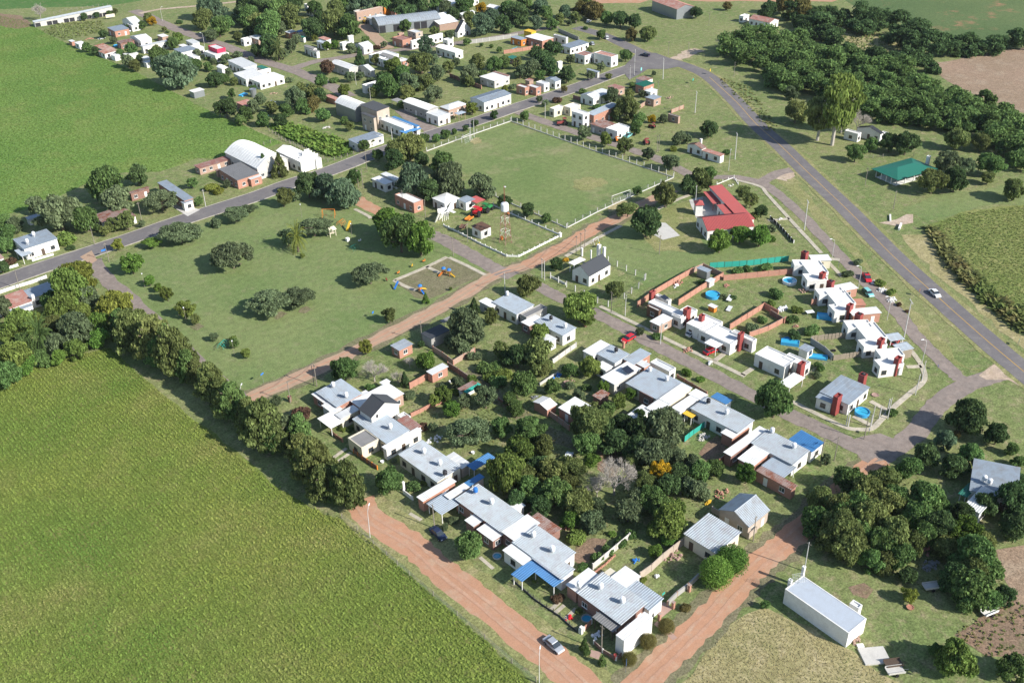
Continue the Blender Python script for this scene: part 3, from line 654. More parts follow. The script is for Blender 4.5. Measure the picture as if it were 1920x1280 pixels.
# roads ---------------------------------------------------------------------------------------
R_RED = [(438, 762), (480, 742), (580, 698), (660, 660), (755, 612), (855, 560), (930, 515), (985, 498), (1060, 460), (1110, 431), (1160, 408), (1215, 378), (1262, 355)]
strip('dirt_road_verge', R_RED[:-1], 7.6, 'sandbox_soil', jit=0.8)
strip('dirt_road', R_RED, 4.9, 'pink_dirt', jit=0.45)
strip('dirt_road', [(985, 499), (1060, 461), (1110, 431), (1150, 412)], 5.2, 'red_dirt', jit=0.5)
R_LOW = [(672, 938), (700, 975), (775, 1022), (825, 1067), (887, 1115), (950, 1167), (1025, 1225), (1068, 1262), (1130, 1320)]
strip('dirt_road_verge', R_LOW, 10.4, 'verge_grass', jit=0.6, off=0.4)
strip('dirt_road', R_LOW, 6.2, 'red_dirt', jit=0.4)
R_BOT = [(1180, 1300), (1235, 1247), (1285, 1200), (1335, 1150), (1385, 1095), (1425, 1055), (1478, 1012), (1530, 965), (1590, 912), (1650, 862)]
strip('dirt_road_verge', R_BOT, 8.4, 'sandbox_soil', jit=0.7)
strip('dirt_road', R_BOT, 5.2, 'red_dirt', jit=0.45)
strip('dirt_road', [(176, 487), (197, 520), (237, 555), (300, 615), (380, 690), (450, 748)], 4.6, 'worn_tar', jit=0.4)
strip('dirt_road', [(668, 372), (695, 390), (740, 410), (800, 440)], 5.0, 'red_dirt', jit=0.4)
strip('street', [(800, 437), (830, 449), (880, 477), (930, 505), (962, 518)], 5.6, 'worn_tar', jit=0.35)
R_C = [(985, 523), (1017, 540), (1047, 556), (1122, 590), (1172, 616), (1210, 637), (1285, 675), (1360, 714), (1465, 770), (1540, 805), (1602, 836), (1650, 856)]
strip('street', R_C, 4.5, 'worn_tar', jit=0.3)
strip('street', [(1640, 857), (1668, 846), (1715, 812), (1752, 765), (1790, 735), (1840, 712), (1895, 700), (1925, 712)], 5.0, 'worn_tar', jit=0.25)
sheet('junction', [(1590, 826), (1650, 812), (1690, 828), (1680, 862), (1650, 878), (1615, 862)], 'worn_tar', 0.4)
sheet('junction', [(1630, 868), (1660, 862), (1668, 874), (1640, 890), (1620, 882)], 'red_dirt', 0.5)
strip('street', [(1802, 712), (1780, 692), (1740, 652), (1715, 627), (1677, 580), (1627, 532), (1590, 495), (1552, 455), (1502, 402), (1452, 358), (1425, 343), (1390, 334), (1340, 332), (1290, 330)], 4.0, 'worn_tar', jit=0.3)
sheet('junction', [(1868, 680), (1905, 690), (1935, 735), (1890, 712), (1850, 712), (1835, 704), (1850, 692)], 'pale_dirt', 0.4)
strip('dirt_track', [(1462, 337), (1482, 322), (1500, 318)], 5.0, 'pale_dirt', jit=0.8)
strip('street', [(1425, 345), (1455, 326), (1490, 318), (1506, 316)], 4.5, 'worn_tar', jit=0.3)
sheet('schoolyard_paving', [(1228, 417), (1248, 418), (1275, 442), (1243, 450), (1225, 440)], 'pale_concrete', 0.1)
sheet('schoolyard_paving', [(1292, 375), (1320, 368), (1356, 392), (1350, 406), (1305, 409)], 'pale_concrete', 0.1)
S_MAIN = [(-70, 553), (0, 529), (80, 501), (155, 477), (250, 445), (350, 410), (475, 370), (540, 346), (600, 327), (652, 308), (692, 292), (745, 274), (830, 246), (892, 228), (955, 206), (1010, 188), (1067, 169), (1120, 150), (1172, 131), (1225, 114)]
strip('kerb', S_MAIN, 8.9, 'kerb_concrete', jit=0.05, h=0.075, z=0.0)
strip('main_street', S_MAIN, 8.0, 'asphalt', jit=0.05, z=0.085)
sheet('dirt_apron', [(150, 482), (172, 470), (182, 488), (170, 496)], 'pink_dirt', 0.3, z=0.09)
sheet('driveway', [(320, 386), (338, 380), (375, 394), (352, 406)], 'pale_concrete', 0.05, z=0.09)
sheet('square', [(740, 208), (756, 205), (785, 224), (828, 242), (800, 252), (788, 240), (755, 222)], 'worn_tar', 0.2)
strip('street', [(966, 207), (997, 220), (1085, 250), (1160, 273), (1235, 299), (1295, 328)], 4.8, 'worn_tar', jit=0.3)
HWY = [(1990, 755), (1920, 697), (1852, 640), (1765, 563), (1674, 480), (1590, 395), (1512, 321), (1465, 275), (1418, 233), (1380, 191), (1330, 145), (1288, 125), (1245, 112), (1205, 100), (1170, 84), (1130, 66), (1080, 52)]
strip('highway_shoulder', HWY, 10.2, 'verge_grass', jit=0.4)
strip('highway', HWY, 7.4, 'asphalt', jit=0.06, z=0.09)
strip('centre_line', HWY[:-6], 0.22, 'yellow_line', jit=0.02, z=0.098)
sheet('junction', [(1165, 131), (1195, 98), (1230, 100), (1290, 122), (1250, 130), (1215, 130), (1180, 150)], 'asphalt', 0.2, z=0.094)
strip('dirt_track', [(1268, 112), (1290, 100), (1310, 93)], 6, 'pale_dirt', jit=1.2)
sheet('dirt_apron', [(1648, 418), (1680, 412), (1700, 402), (1712, 402), (1712, 418), (1680, 424)], 'pale_dirt', 0.4)
S_TOP = [(250, 20), (275, 30), (300, 42), (350, 62), (425, 88), (480, 110), (555, 134), (620, 162), (655, 182)]
strip('street', S_TOP, 6.8, 'worn_tar', jit=0.3)
strip('street', [(552, 128), (590, 116), (630, 110), (692, 100), (767, 92), (850, 82), (920, 72), (985, 60), (1045, 50)], 5.6, 'worn_tar', jit=0.3)
strip('street', [(680, 46), (692, 58), (705, 72), (728, 92)], 6.6, 'pink_dirt', jit=0.4)
strip('dirt_track', [(262, 26), (300, 18), (375, 11), (480, 0), (600, -14)], 3.2, 'pale_dirt', jit=0.4)
# footpaths
for p in ([(1378, 337), (1425, 350), (1440, 366), (1490, 421), (1540, 475)], [(1125, 574), (1165, 594), (1210, 616), (1260, 641), (1335, 676), (1397, 706)],
          [(1480, 750), (1540, 780), (1585, 801), (1612, 805), (1635, 803), (1652, 787), (1677, 762), (1705, 738), (1732, 714), (1730, 690), (1712, 662), (1690, 640)],
          [(1060, 481), (1110, 452), (1165, 423)], [(1232, 393), (1262, 378), (1292, 366)], [(1440, 414), (1480, 410)], [(1540, 478), (1580, 520)],
          [(838, 482), (792, 504), (739, 526)], [(739, 526), (760, 537), (780, 545)], [(800, 500), (828, 514)], [(842, 483), (875, 498), (910, 516)], [(665, 392), (690, 405), (695, 410)],
          [(1700, 688), (1728, 687)], [(1632, 752), (1665, 770)], [(1600, 780), (1632, 797)], [(1340, 676), (1362, 660)], [(1392, 703), (1412, 690)]):
    strip('footpath', p, 1.3, 'path_concrete', jit=0.04, z=0.0, h=0.1)
# driveways and small paved yards in the front row
for a in ([(1222, 1140), (1245, 1128), (1262, 1140), (1240, 1158)], [(1226, 1170), (1232, 1164), (1248, 1175), (1270, 1195), (1262, 1200)], [(1108, 1218), (1128, 1222), (1122, 1236), (1106, 1230)]): sheet('paving', a, 'pink_slabs', 0.05)
for p in ([(1034, 1142), (1048, 1128)], [(1041, 1148), (1058, 1134)], [(1060, 1160), (1080, 1140)], [(900, 1044), (925, 1066)], [(625, 858), (650, 840)], [(632, 866), (658, 848)], [(768, 962), (790, 975)]):
    strip('driveway', p, 0.8, 'path_concrete', jit=0.05, z=0.0, h=0.06)
for R_ in (R_RED, R_LOW, R_BOT):
    for of in (-0.95, 0.85): strip('wheel_track', R_, 0.7, 'packed_dirt', jit=0.12, off=of)
sheet('worn_patch', [(1140, 388), (1162, 376), (1178, 378), (1160, 392), (1142, 398)], 'dry_grass', 0.7, step=1.5)
sheet('worn_patch', [(880, 262), (900, 258), (905, 268), (888, 272)], 'dry_grass', 0.7, step=1.5)
sheet('worn_patch', [(1075, 340), (1100, 332), (1130, 334), (1140, 345), (1110, 356), (1080, 354)], 'verge_grass', 1.2, step=1.5)
for q in ([(564, 578), (575, 574), (584, 580), (572, 588), (560, 586)], [(508, 590), (528, 584), (540, 588), (520, 600)], [(425, 498), (440, 490), (455, 494), (440, 502)], [(356, 612), (372, 606), (384, 612), (370, 620)], [(330, 446), (345, 440), (365, 440), (350, 452)]): sheet('bare_patch', q, 'sandbox_soil', 0.3, step=1)
# ================================================================== BUILDINGS
ROW1, ROW2, ROWC, ROWD = 'terraced houses along the red dirt road', 'terraced houses along the worn street', 'white flat-roofed houses behind the brick garden walls', 'white flat-roofed houses along the frontage road'
WP, CP, OB, PB, DB, BR, GC, PC = 'white_paint', 'cream_paint', 'orange_brick', 'pale_brick', 'dark_brick', 'beige_render', 'grey_concrete', 'pale_concrete'
WR, PR, ZR, BG, DR, GR, BL, GN, RR, RU, RDR = 'white_roof', 'pale_roof', 'zinc_roof', 'bluegrey_roof', 'dark_roof', 'grey_roof', 'blue_roof', 'green_roof', 'red_roof', 'rust_roof', 'rustred_roof'
BLIND = {'blind': 1}
# ---- front row, along the red dirt road
Z(480, 640)
house('house', 'blue-grey roofed end house with white L-shaped carport near the crossroads by the park', 'house', [
    ((455, 380, 790, 400), 3.2, 'ribx', BG, OB), ((425, 395, 540, 460), 2.7, 'flat', WR, OB), ((500, 480, 640, 508), 2.75, 'flat', WR, WP, BLIND),
    ((470, 578, 655, 600), 2.7, 'awn', WR, WP), ((600, 548, 768, 512), 3.0, 'flat', PR, CP)], tanks=[(582, 355), (680, 432)], group=ROW1)
house('house', 'white two-storey gabled house with a charcoal roof among the low terraces', 'house', [
    ((778, 505, 1068, 462), 5.0, 'gy', DR, WP, {'pitch': 0.55}), ((718, 448, 1102, 392), 3.2, 'flat', WR, PB), ((778, 392, 850, 390), 2.9, 'flat', WR, WP, BLIND)], group=ROW1)
house('house', 'grey-roofed terrace house with cream porch, orange pillars and two rooftop tanks', 'house', [
    ((730, 582, 1145, 675), 3.2, 'ribx', BG, CP), ((690, 730, 920, 738), 2.9, 'par', GR, CP, {'rib': 0.5}), ((955, 792, 1235, 668), 3.1, 'flat', WR, WP),
    ((1068, 598, 1235, 636), 2.8, 'riby', RDR, WP), ((1060, 560, 1160, 568), 2.6, 'par', PR, WP, BLIND)], tanks=[(905, 590, 'dark_metal'), (1010, 668)], group=ROW1)
house('house', 'ribbed-roof terrace house beside a long blue sheet awning into the trees', 'house', [
    ((1075, 845, 1530, 950), 3.2, 'ribx', ZR, CP), ((1425, 868, 1600, 915), 2.7, 'flat', PR, BR, BLIND), ((1590, 930, 1785, 872), 2.8, 'awn', BL, WP)], tanks=[(1262, 852), (1382, 940), (1420, 1020, 'dark_metal')], group=ROW1)
house('house', 'terrace house with long white strip roof and pale blue porch roof', 'house', [
    ((1215, 1165, 1492, 1050), 3.0, 'flat', WR, OB), ((1420, 1152, 1592, 1092), 3.1, 'flat', WR, WP), ((1565, 1065, 1705, 1018), 2.9, 'flat', BL, WP, BLIND), ((1288, 1215, 1525, 1212), 2.7, 'awn', BG, WP)], group=ROW1)
house('house', 'ribbed-roof terrace house with a small blue tank and two white carports', 'house', [
    ((1500, 1180, 2005, 1318), 3.2, 'ribx', ZR, OB), ((1575, 1340, 1695, 1342), 2.6, 'flat', WR, DB, BLIND), ((1665, 1408, 1845, 1445), 2.7, 'flat', WR, DB), ((1900, 1225, 2010, 1230), 3.0, 'flat', WR, WP, BLIND)],
      tanks=[(1648, 1150, 'blue_paint'), (1770, 1232)], group=ROW1)
Z(600, 960)
house('house', 'terrace house with bright blue L-shaped porch roof and ribbed grey main roof', 'house', [
    ((1450, 225, 1908, 312), 3.2, 'ribx', ZR, WP), ((1600, 345, 1900, 432), 3.12, 'ribx', ZR, WP, {'blind': 1}), ((1370, 145, 1640, 82), 3.35, 'flat', WR, DB), ((1380, 285, 1590, 342), 2.9, 'flat', WR, WP),
    ((1515, 512, 1625, 425, 1560, 375), 2.7, 'awn', BL, WP), ((1765, 562, 1818, 508, 1612, 352), 2.64, 'awn', BL, WP)], tanks=[(1602, 200), (1745, 310)], group=ROW1)
house('rusty_roof_shed', 'patchwork shed of rusty and pale sheets behind the blue-porch house', 'shed', [((1520, 90, 1800, 130), 2.5, 'ribx', RU, DB, BLIND), ((1560, 20, 1700, 60), 2.3, 'ribx', RDR, DB, BLIND)])
Z(960, 960)
house('house', 'large ribbed-roof corner house with tall white side block and clipped bushes', 'house', [
    ((495, 602, 1000, 690), 3.3, 'ribx', ZR, DB), ((780, 920, 1055, 790), 4.1, 'flat', WR, WP, {'rib': 0.6, 'skip': (0,), 'ov': .05}), ((415, 542, 640, 472), 3.1, 'flat', WR, OB), ((830, 590, 1125, 652), 3.0, 'ribx', BG, WP, BLIND),
    ((738, 497, 955, 482), 3.2, 'flat', WR, WP), ((682, 468, 780, 456), 2.8, 'flat', 'cream_paint', WP, BLIND), ((615, 785, 800, 852), 2.8, 'awn', GR, 'dark_wood')],
      tanks=[(665, 590), (828, 695), (505, 575)], group=ROW1)
house('house', 'small brick and render house with ribbed flat roof beside the big round bushes', 'house', [((1297, 160, 1705, 162), 3.2, 'ribx', ZR, CP)])
Z(960, 640)
house('house', 'beige gabled house with pale grey metal roof near the dirt road bend', 'house', [((1560, 1258, 1925, 1262), 3.2, 'gx', ZR, BR, {'pitch': 0.5})])
# ---- second row, along the worn street
Z(480, 320)
house('house', 'pale house with white and light blue roofs at the crossroads beside a round tree', 'house', [((1678, 978, 1815, 1002), 3.0, 'flat', WR, PC), ((1778, 985, 2080, 1015), 3.3, 'ribx', BG, WP)], tanks=[(1885, 950)], group=ROW2)
house('dark_roofed_shed', 'low dark-roofed shed in deep shade beside the dirt road and bushy tree', 'shed', [((1245, 1220, 1450, 1195), 3.0, 'flat', DR, GC, BLIND), ((1395, 1130, 1500, 1095), 2.6, 'awn', GR, GC)])
house('brick_hut', 'small square brick hut with grey sheet roof on the verge of the dirt road', 'hut', [((1015 + 0, 30 + 1280, 1170, 20 + 1280), 2.7, 'flat', ZR, OB)])
Z(960, 320)
house('house', 'terrace house with brown concrete strip roof and white lean-to under the bushy tree', 'house', [
    ((60, 1082, 262, 1030), 2.9, 'par', GR, GC), ((75, 1135, 232, 1112), 2.8, 'flat', WR, DB), ((180, 1132, 475, 1185), 3.2, 'ribx', BG, WP), ((190, 1250, 330, 1262), 2.7, 'flat', PR, WP, BLIND)], tanks=[(292, 1135, 'dark_metal'), (400, 1190)], group=ROW2)
house('chapel', 'white chapel with a black pitched roof inside a posted yard at the crossroads', 'chapel', [
    ((578, 792, 738, 702, 640, 640), 3.4, 'gx', DR, WP, {'pitch': 0.75, 'ov': 0.15, 'rib': 0}), ((430, 690, 545, 668), 3.0, 'awn', WR, WP)], stacks=[(650, 640, 3.4, 0.9, 0.9, 7.0, WP), (690, 650, 3.4, 0.7, 0.7, 6.6, WP), (592, 650, 3.4, .3, .3, 5.6, WP)])
house('shed', 'small blue-grey shed at the corner of the brick garden walls', 'shed', [((1390, 730, 1490, 745), 2.6, 'flat', BG, 'grey_metal', {'skip': (1,)})])
house('shed', 'tiny pale hut leaning on the inner brick garden wall', 'shed', [((1468, 830, 1520, 815), 1.9, 'flat', PR, PC, BLIND)])
house('doghouse', 'small pink and yellow playhouse on the lawn between the brick walls', 'playhouse', [((1475, 1010, 1532, 1020), 1.6, 'flat', WR, 'orange_paint', BLIND)])
CH = lambda x, y, h=5.2, tk=0, w=1.7, d=0.9: (x, y, 3.0, w, d, h, 'red_paint', tk)
house('house', 'white flat-roofed house with solar panel and red chimney, nearest the chapel', 'house', [
    ((1022, 992, 1312, 1075), 3.2, 'par', WR, WP), ((1075, 940, 1195, 972), 3.25, 'par', WR, WP, BLIND), ((1195, 1085, 1390, 1050), 3.0, 'par', WR, WP), ((1040, 1130, 1200, 1108), 2.7, 'flat', WR, PB), ((1030, 1010, 1100, 1060), 2.9, 'par', WR, 'brown_wall')],
      stacks=[CH(1050, 945, 4.6), CH(1310, 1085, 5.0, 0, 1.8, 1.3)], group=ROWC)
house('house', 'white flat-roofed house with two red chimneys and a car in its carport', 'house', [
    ((1308, 1150, 1580, 1140), 3.2, 'par', WR, WP), ((1400, 1200, 1740, 1245), 3.1, 'par', WR, WP), ((1640, 1215, 1835, 1270), 3.15, 'par', WR, WP), ((1450, 1290, 1590, 1290), 2.6, 'awn', WR, WP)],
      stacks=[CH(1420, 1130, 4.8, 0, 1.3, 1.1), CH(1712, 1270, 5.0)], group=ROWC)
Z(1440, 640)
house('house', 'white flat-roofed house with detached white carport near the pool shed', 'house', [
    ((-98, 100, 215, 140), 3.2, 'par', WR, WP), ((110, 125, 320, 162), 3.1, 'par', WR, WP), ((90, 312, 268, 274), 2.6, 'awn', WR, WP)], stacks=[CH(245, 215, 5.0, 0, 1.9, 1.1)], group=ROWC)
house('shed', 'blue-roofed garden shed by the inflatable pool and wooden fence', 'shed', [((235, 50, 340, 48), 2.4, 'flat', BG, WP, {'skip': (1,)})])
house('house', 'blue-grey roofed corner house with two red chimneys and a round blue pool', 'house', [
    ((605, 470, 757, 345, 572, 240), 3.2, 'flat', BG, WP), ((475, 460, 560, 375, 450, 335), 3.0, 'flat', BG, WP)], stacks=[CH(515, 460, 5.0, 0, 2.0, 1.2), CH(705, 295, 4.8, 1, 1.5, 1.5)])
Z(1440, 320)
Z(1460, 470, 8)
PQ = {'skip': (0, 3)}
house('house', 'white flat-roofed house at the green screen, tank on red chimney', 'house', [
    ((235, 235, 660, 235, 600, 150), 3.2, 'par', WR, WP), ((450, 345, 750, 335, 610, 155), 3.25, 'par', WR, WP), ((430, 465, 740, 445, 700, 340), 3.1, 'par', WR, WP), ((510, 152, 782, 145, 722, 65), 2.7, 'flat', WR, CP)], stacks=[CH(385, 95, 4.6, 1, 1.6, 1.6), CH(648, 420, 4.8, 0, 1.8, 1.2)], group=ROWD)
house('house', 'white flat-roofed house with patched white garage roof and orange brick yard wall', 'house', [
    ((612, 680, 1000, 650, 890, 560), 3.2, 'par', WR, WP), ((845, 800, 1160, 800, 990, 600), 3.25, 'par', WR, WP), ((840, 930, 1110, 900, 1060, 790), 3.1, 'par', WR, WP), ((930, 610, 1180, 560, 1085, 478), 2.7, 'flat', WR, OB), ((1170, 825, 1300, 815, 1240, 725), 1.9, 'flat', 'orange_brick', OB, BLIND)],
      stacks=[CH(770, 535, 4.6, 1, 1.6, 1.6), CH(1055, 900, 4.8, 0, 1.8, 1.2)], group=ROWD)
Z(1520, 590, 8)
house('house', 'white flat-roofed house with brick-walled garage above the blue rectangular pool', 'house', [
    ((560, 215, 930, 200, 850, 85), 3.2, 'par', WR, WP), ((815, 358, 1150, 350, 955, 120), 3.25, 'par', WR, WP), ((800, 500, 1150, 460, 1070, 350), 3.1, 'par', WR, WP), ((640, 10, 1050, -30, 960, -110), 2.9, 'flat', WR, OB)],
      stacks=[CH(715, 70, 4.6, 1, 1.6, 1.6), CH(1040, 460, 4.8, 0, 1.8, 1.2)], group=ROWD)
house('carport', 'grey-roofed open carport with a red car beneath it', 'carport', [((1205, 390, 1395, 362, 1312, 272), 2.5, 'awn', BG, WP)])
house('shed', 'grey-roofed shed with slatted side at the end of the wooden fence', 'shed', [((1345, 545, 1530, 512, 1432, 422), 2.5, 'ribx', BG, 'wood', BLIND)])
house('house', 'white flat-roofed house nearest the frontage road bend, paved in pink along its wall', 'house', [
    ((1050, 645, 1410, 620, 1290, 510), 3.2, 'par', WR, WP), ((1040, 790, 1400, 745, 1330, 640), 3.1, 'par', WR, WP)], stacks=[CH(1295, 740, 4.8, 0, 1.8, 1.2)], group=ROWD)
Z(960, 640)
house('house', 'terrace house with ribbed roof and white side room beside the brick gatepost', 'house', [
    ((538, 72, 735, 38), 3.1, 'ribx', PR, WP), ((640, 92, 872, 102), 3.25, 'ribx', BG, WP), ((632, 180, 750, 190), 2.8, 'flat', WR, WP)], tanks=[(780, 95, 'dark_metal')], group=ROW2)
house('house', 'terrace house with long white roof carrying a dark solar heater panel', 'house', [
    ((672, 268, 960, 205), 3.2, 'flat', WR, PC), ((842, 132, 1035, 100), 3.1, 'ribx', BG, OB), ((700, 278, 782, 262), 2.8, 'flat', BG, OB, BLIND), ((925, 160, 1030, 172), 2.9, 'flat', PR, OB)], group=ROW2)
house('garage', 'white box garage with pale metal roof beside the worn street', 'garage', [((1037, 162, 1228, 205), 2.9, 'par', PR, WP)])
house('house', 'wide ribbed-roof terrace house with two tanks and a brown concrete lean-to', 'house', [
    ((860, 312, 1340, 358), 3.2, 'ribx', BG, CP), ((955, 380, 1122, 388), 2.9, 'par', BR, DB)], tanks=[(1033, 240), (1160, 310)], group=ROW2)
house('house', 'narrow terrace house with cream-edged ribbed roof and a lower pale roof', 'house', [
    ((1110, 428, 1340, 362), 3.5, 'ribx', PR, CP), ((1012, 498, 1180, 478), 3.2, 'ribx', PR, WP), ((870, 552, 1045, 522), 2.7, 'ribx', PR, WP)], group=ROW2)
house('house', 'long ribbed-roof terrace house with white extensions and a yellow awning', 'house', [
    ((1345, 500, 1808, 600), 3.3, 'ribx', ZR, WP), ((1205, 495, 1400, 432), 3.2, 'flat', WR, WP), ((1330, 392, 1462, 402), 3.3, 'flat', WR, WP), ((1500, 415, 1645, 440), 2.8, 'flat', BL, WP, BLIND), ((1290, 540, 1372, 552), 2.4, 'awn', 'yellow_paint', WP)],
      tanks=[(1470, 480, 'dark_metal'), (1608, 560)], group=ROW2)
house('garage', 'white-roofed brick carport over a paved yard by the turquoise netting', 'garage', [((1575, 682, 1780, 632), 3.0, 'flat', WR, OB, {'skip': (0, 1)})])
house('house', 'broad terrace house with big white roof, ribbed roof and bright blue end roof', 'house', [
    ((1800, 760, 2222, 828), 3.3, 'ribx', ZR, WP), ((1595, 830, 1905, 665), 3.2, 'flat', WR, DB), ((1700, 878, 1920, 845), 2.95, 'ribx', PR, OB), ((1880, 930, 2125, 945), 2.7, 'awn', BG, WP), ((2085, 742, 2332, 758), 3.1, 'riby', BL, WP)],
      tanks=[(1948, 700), (2112, 815)], group=ROW2)
house('brick_shed', 'long brick shed with rusty grey sheet roof beside the shaded dirt lane', 'shed', [((1838, 968, 2130, 1082), 2.8, 'ribx', RU, OB)])
house('shed', 'backyard brick shed with pale blue ribbed roof under the green tree', 'shed', [((355, 495, 680, 545), 2.8, 'ribx', PR, OB, {'skip': (0,)})])
house('shed', 'crumpled white sheet-covered shed at the end of the alley', 'shed', [((165, 450, 330, 470), 2.4, 'gx', WR, OB, {'blind': 1, 'pitch': .25, 'rib': 0})])
house('shed', 'small rust-topped coop among the backyard shrubs', 'shed', [((610, 405, 725, 395), 1.8, 'ribx', RU, DB, BLIND)])
Z(480, 640)
house('brick_shed', 'brick shed with pale sheet roof at the brick garden wall by the bright round tree', 'shed', [((1285, 225, 1435, 190), 2.6, 'flat', PR, OB)])
house('lean_to', 'lean-to with pink roof strip and turquoise netting beside the alley', 'shed', [((1520, 355, 1650, 315), 2.4, 'flat', RU, WP, BLIND), ((1560, 372, 1685, 330), 2.2, 'awn', 'teal_netting', WP)])
house('shed', 'small white lean-to behind the bare pinkish trees', 'shed', [((940, 312, 1000, 300), 2.2, 'flat', WR, WP, BLIND)])
# ---- south-east corner
Z(1440, 960)
house('barn', 'long white hall with parapet walls and grey metal roof by the straw field', 'hall', [((612, 915, 738, 800, 262, 478), 3.5, 'par', 'hall_roof', WP, {'blind': 1, 'pe': .16}), ((612, 690, 705, 705), 2.8, 'par', WR, WP, BLIND)], stacks=[(262, 455, 3.5, 0.5, 0.5, 5.0, WP), (165, 530, 3.5, 0.6, 0.6, 4.2, WP)])
Z(1440, 640)
house('house', 'blue-grey metal-roofed house with rooftop tanks deep among the shade trees', 'house', [
    ((1520, 1110, 1860, 1200, 1880, 960), 3.2, 'ribx', BG, WP), ((1480, 1230, 1720, 1150), 3.1, 'ribx', PR, WP), ((1438, 1140, 1560, 1090), 2.5, 'awn', GN, WP)], tanks=[(1615, 1060), (1655, 1085)])
# ---- school and green-roofed hall
Z(960, 320)
Z(1280, 330, 10.667)
house('school', 'white school with red metal roofs in an angled layout and paved court', 'school', [
    ((500, 1090, 1420, 1000, 1140, 740), 3.4, 'gx', RR, WP, {'pitch': 0.4}), ((1150, 860, 1425, 870, 770, 190), 4.0, 'ribx', RR, WP), ((870, 785, 1190, 770, 1000, 555), 3.5, 'ribx', RR, WP), ((600, 540, 750, 540, 560, 310), 2.7, 'awn', RR, 'red_paint'),
    ((265, 570, 410, 575, 380, 500), 3.8, 'hip', RR, WP, {'pitch': 0.8, 'blind': 1, 'ov': .35})])
Z(1440, 0)
house('house', 'white house with a dark slate-grey roof behind the tall eucalyptus trees', 'house', [((690, 950, 845, 1005), 3.4, 'gx', DR, WP), ((575, 985, 700, 1000), 3.0, 'par', WR, WP), ((840, 1000, 905, 1000), 2.8, 'par', WR, WP, BLIND)])
house('pavilion', 'open pavilion with a broad emerald green hipped roof beside the highway field', 'pavilion', [((970, 1335, 1230, 1262, 1110, 1190), 3.0, 'hip', GN, WP, {'pitch': 0.3, 'blind': 1, 'ov': 1.4, 'open': 1})], stacks=[(1195, 1225, 3.0, 1.2, 1.0, 5.6, WP)])
Z(960, 0)
house('warehouse', 'long dark grey warehouse with weathered pink metal roof on the far meadow', 'warehouse', [((1305, 95, 1368, 50, 1180, -15), 5.5, 'gy', RDR, 'grey_metal', {'pitch': 0.3, 'blind': 1})])
house('station', 'low white building with rusty red roof beside the dark wood', 'building', [((1780, 140, 2000, 150), 3.4, 'gy', RDR, WP), ((1705, 122, 1780, 115), 3.0, 'par', WR, WP)])
# ---- along the main street, south side of the far field
Z(0, 320)
house('house', 'pale blue roofed house with white rendered front and open porch', 'house', [((105, 525, 425, 510), 3.8, 'riby', BG, WP), ((115, 600, 235, 620), 2.8, 'awn', BG, WP)], tanks=[(258, 500, 'plastic_white', 3.9), (210, 555, 'plastic_white', 3.9)])
house('house', 'blue-grey roofed house half hidden by a spreading tree, pale driveway', 'house', [((1190, 110, 1445, 205), 3.4, 'riby', BG, OB), ((970, 165, 1115, 130), 3.0, 'riby', RU, DB), ((1360, 235, 1445, 225), 2.9, 'flat', BG, WP)])
house('rusty_roof_shed', 'long low shed with rust-patched roof behind roadside shrubs', 'shed', [((705, 345, 1015, 340), 2.5, 'riby', RU, WP)])
house('shed', 'small blue-grey garden shed in the bushes by the main street', 'shed', [((195, 350, 320, 335), 2.2, 'flat', BG, WP, BLIND)])
house('house', 'low house with rust-striped and pale blue roofs under the big hedge trees', 'house', [((45, 1005, 235, 985, 165, 900), 3.2, 'ribx', RDR, WP), ((165, 905, 440, 885), 3.3, 'flat', BG, WP), ((40, 1010, 240, 1010), 2.9, 'flat', BG, WP), ((-200, 990, 0, 1020), 3, 'flat', PR, WP)], tanks=[(255, 975)])
house('small_house', 'pink-roofed white corner of a house at the edge of the main street', 'house', [((-120, 640, 25, 655), 2.9, 'riby', 'pink_slabs', WP)])
house('house', 'orange brick house with a worn grey roof and red tiled forecourt', 'house', [((1645, 0, 1940, 20), 3.5, 'riby', GR, OB), ((1860, 55, 1960, 40), 2.9, 'flat', PR, OB)])
Z(0, 0)
house('shed', 'rusty corrugated sheds in a row beside the arched white warehouse', 'shed', [((1460, 1245, 1725, 1195), 2.6, 'riby', RDR, PB), ((1630, 1285, 1740, 1250), 2.4, 'riby', RU, PB)])
Z(480, 0)
house('warehouse', 'white barrel-roofed warehouse beside the church', 'warehouse', [((-232, 1140, 235, 1190), 4.6, 'by', WR, PC, {'rise': 0.22, 'rib': 1.6})])
ch = house('church', 'white church with stepped bell gable and orange door by the main street', 'church', [((155, 1130, 440, 1180), 4.4, 'gy', WR, WP, {'pitch': 0.4, 'skip': (0,)}), ((335, 1150, 490, 1190), 3.4, 'par', WR, WP, {'skip': (0,)})])
def facade():
    a = P(325, 1285, 0); x, y = a[0] - ch.location.x, a[1] - ch.location.y; m = MB()
    for x0, x1, z in ((0, 8.6, 4.6), (0.8, 7.4, 5.4), (2.0, 6.2, 6.3), (3.0, 5.2, 7.4)): m.box(x + x0, y - 0.25 - 0.003 * z, 0, x + x1, y + 0.1 + 0.003 * z, z)
    m.build('bell_gable', 'white_paint', ch)
    m = MB(); m.box(x + 3.3, y - 0.34, 0.0, x + 4.9, y - 0.27, 2.6); m.build('door', 'orange_paint', ch)
    m = MB(); m.box(x + 4.03, y - 0.32, 4.3, x + 4.17, y - 0.275, 5.6); m.box(x + 3.7, y - 0.324, 5.05, x + 4.5, y - 0.279, 5.2); m.build('cross', 'dark_metal', ch)
facade()
house('house', 'blue-grey roofed cottage with white end wall on the corner of the orchard', 'house', [((695, 1052, 950, 1018), 3.2, 'riby', BG, 'pale_concrete'), ((890, 1010, 955, 1015), 3.1, 'par', WR, WP, BLIND)])
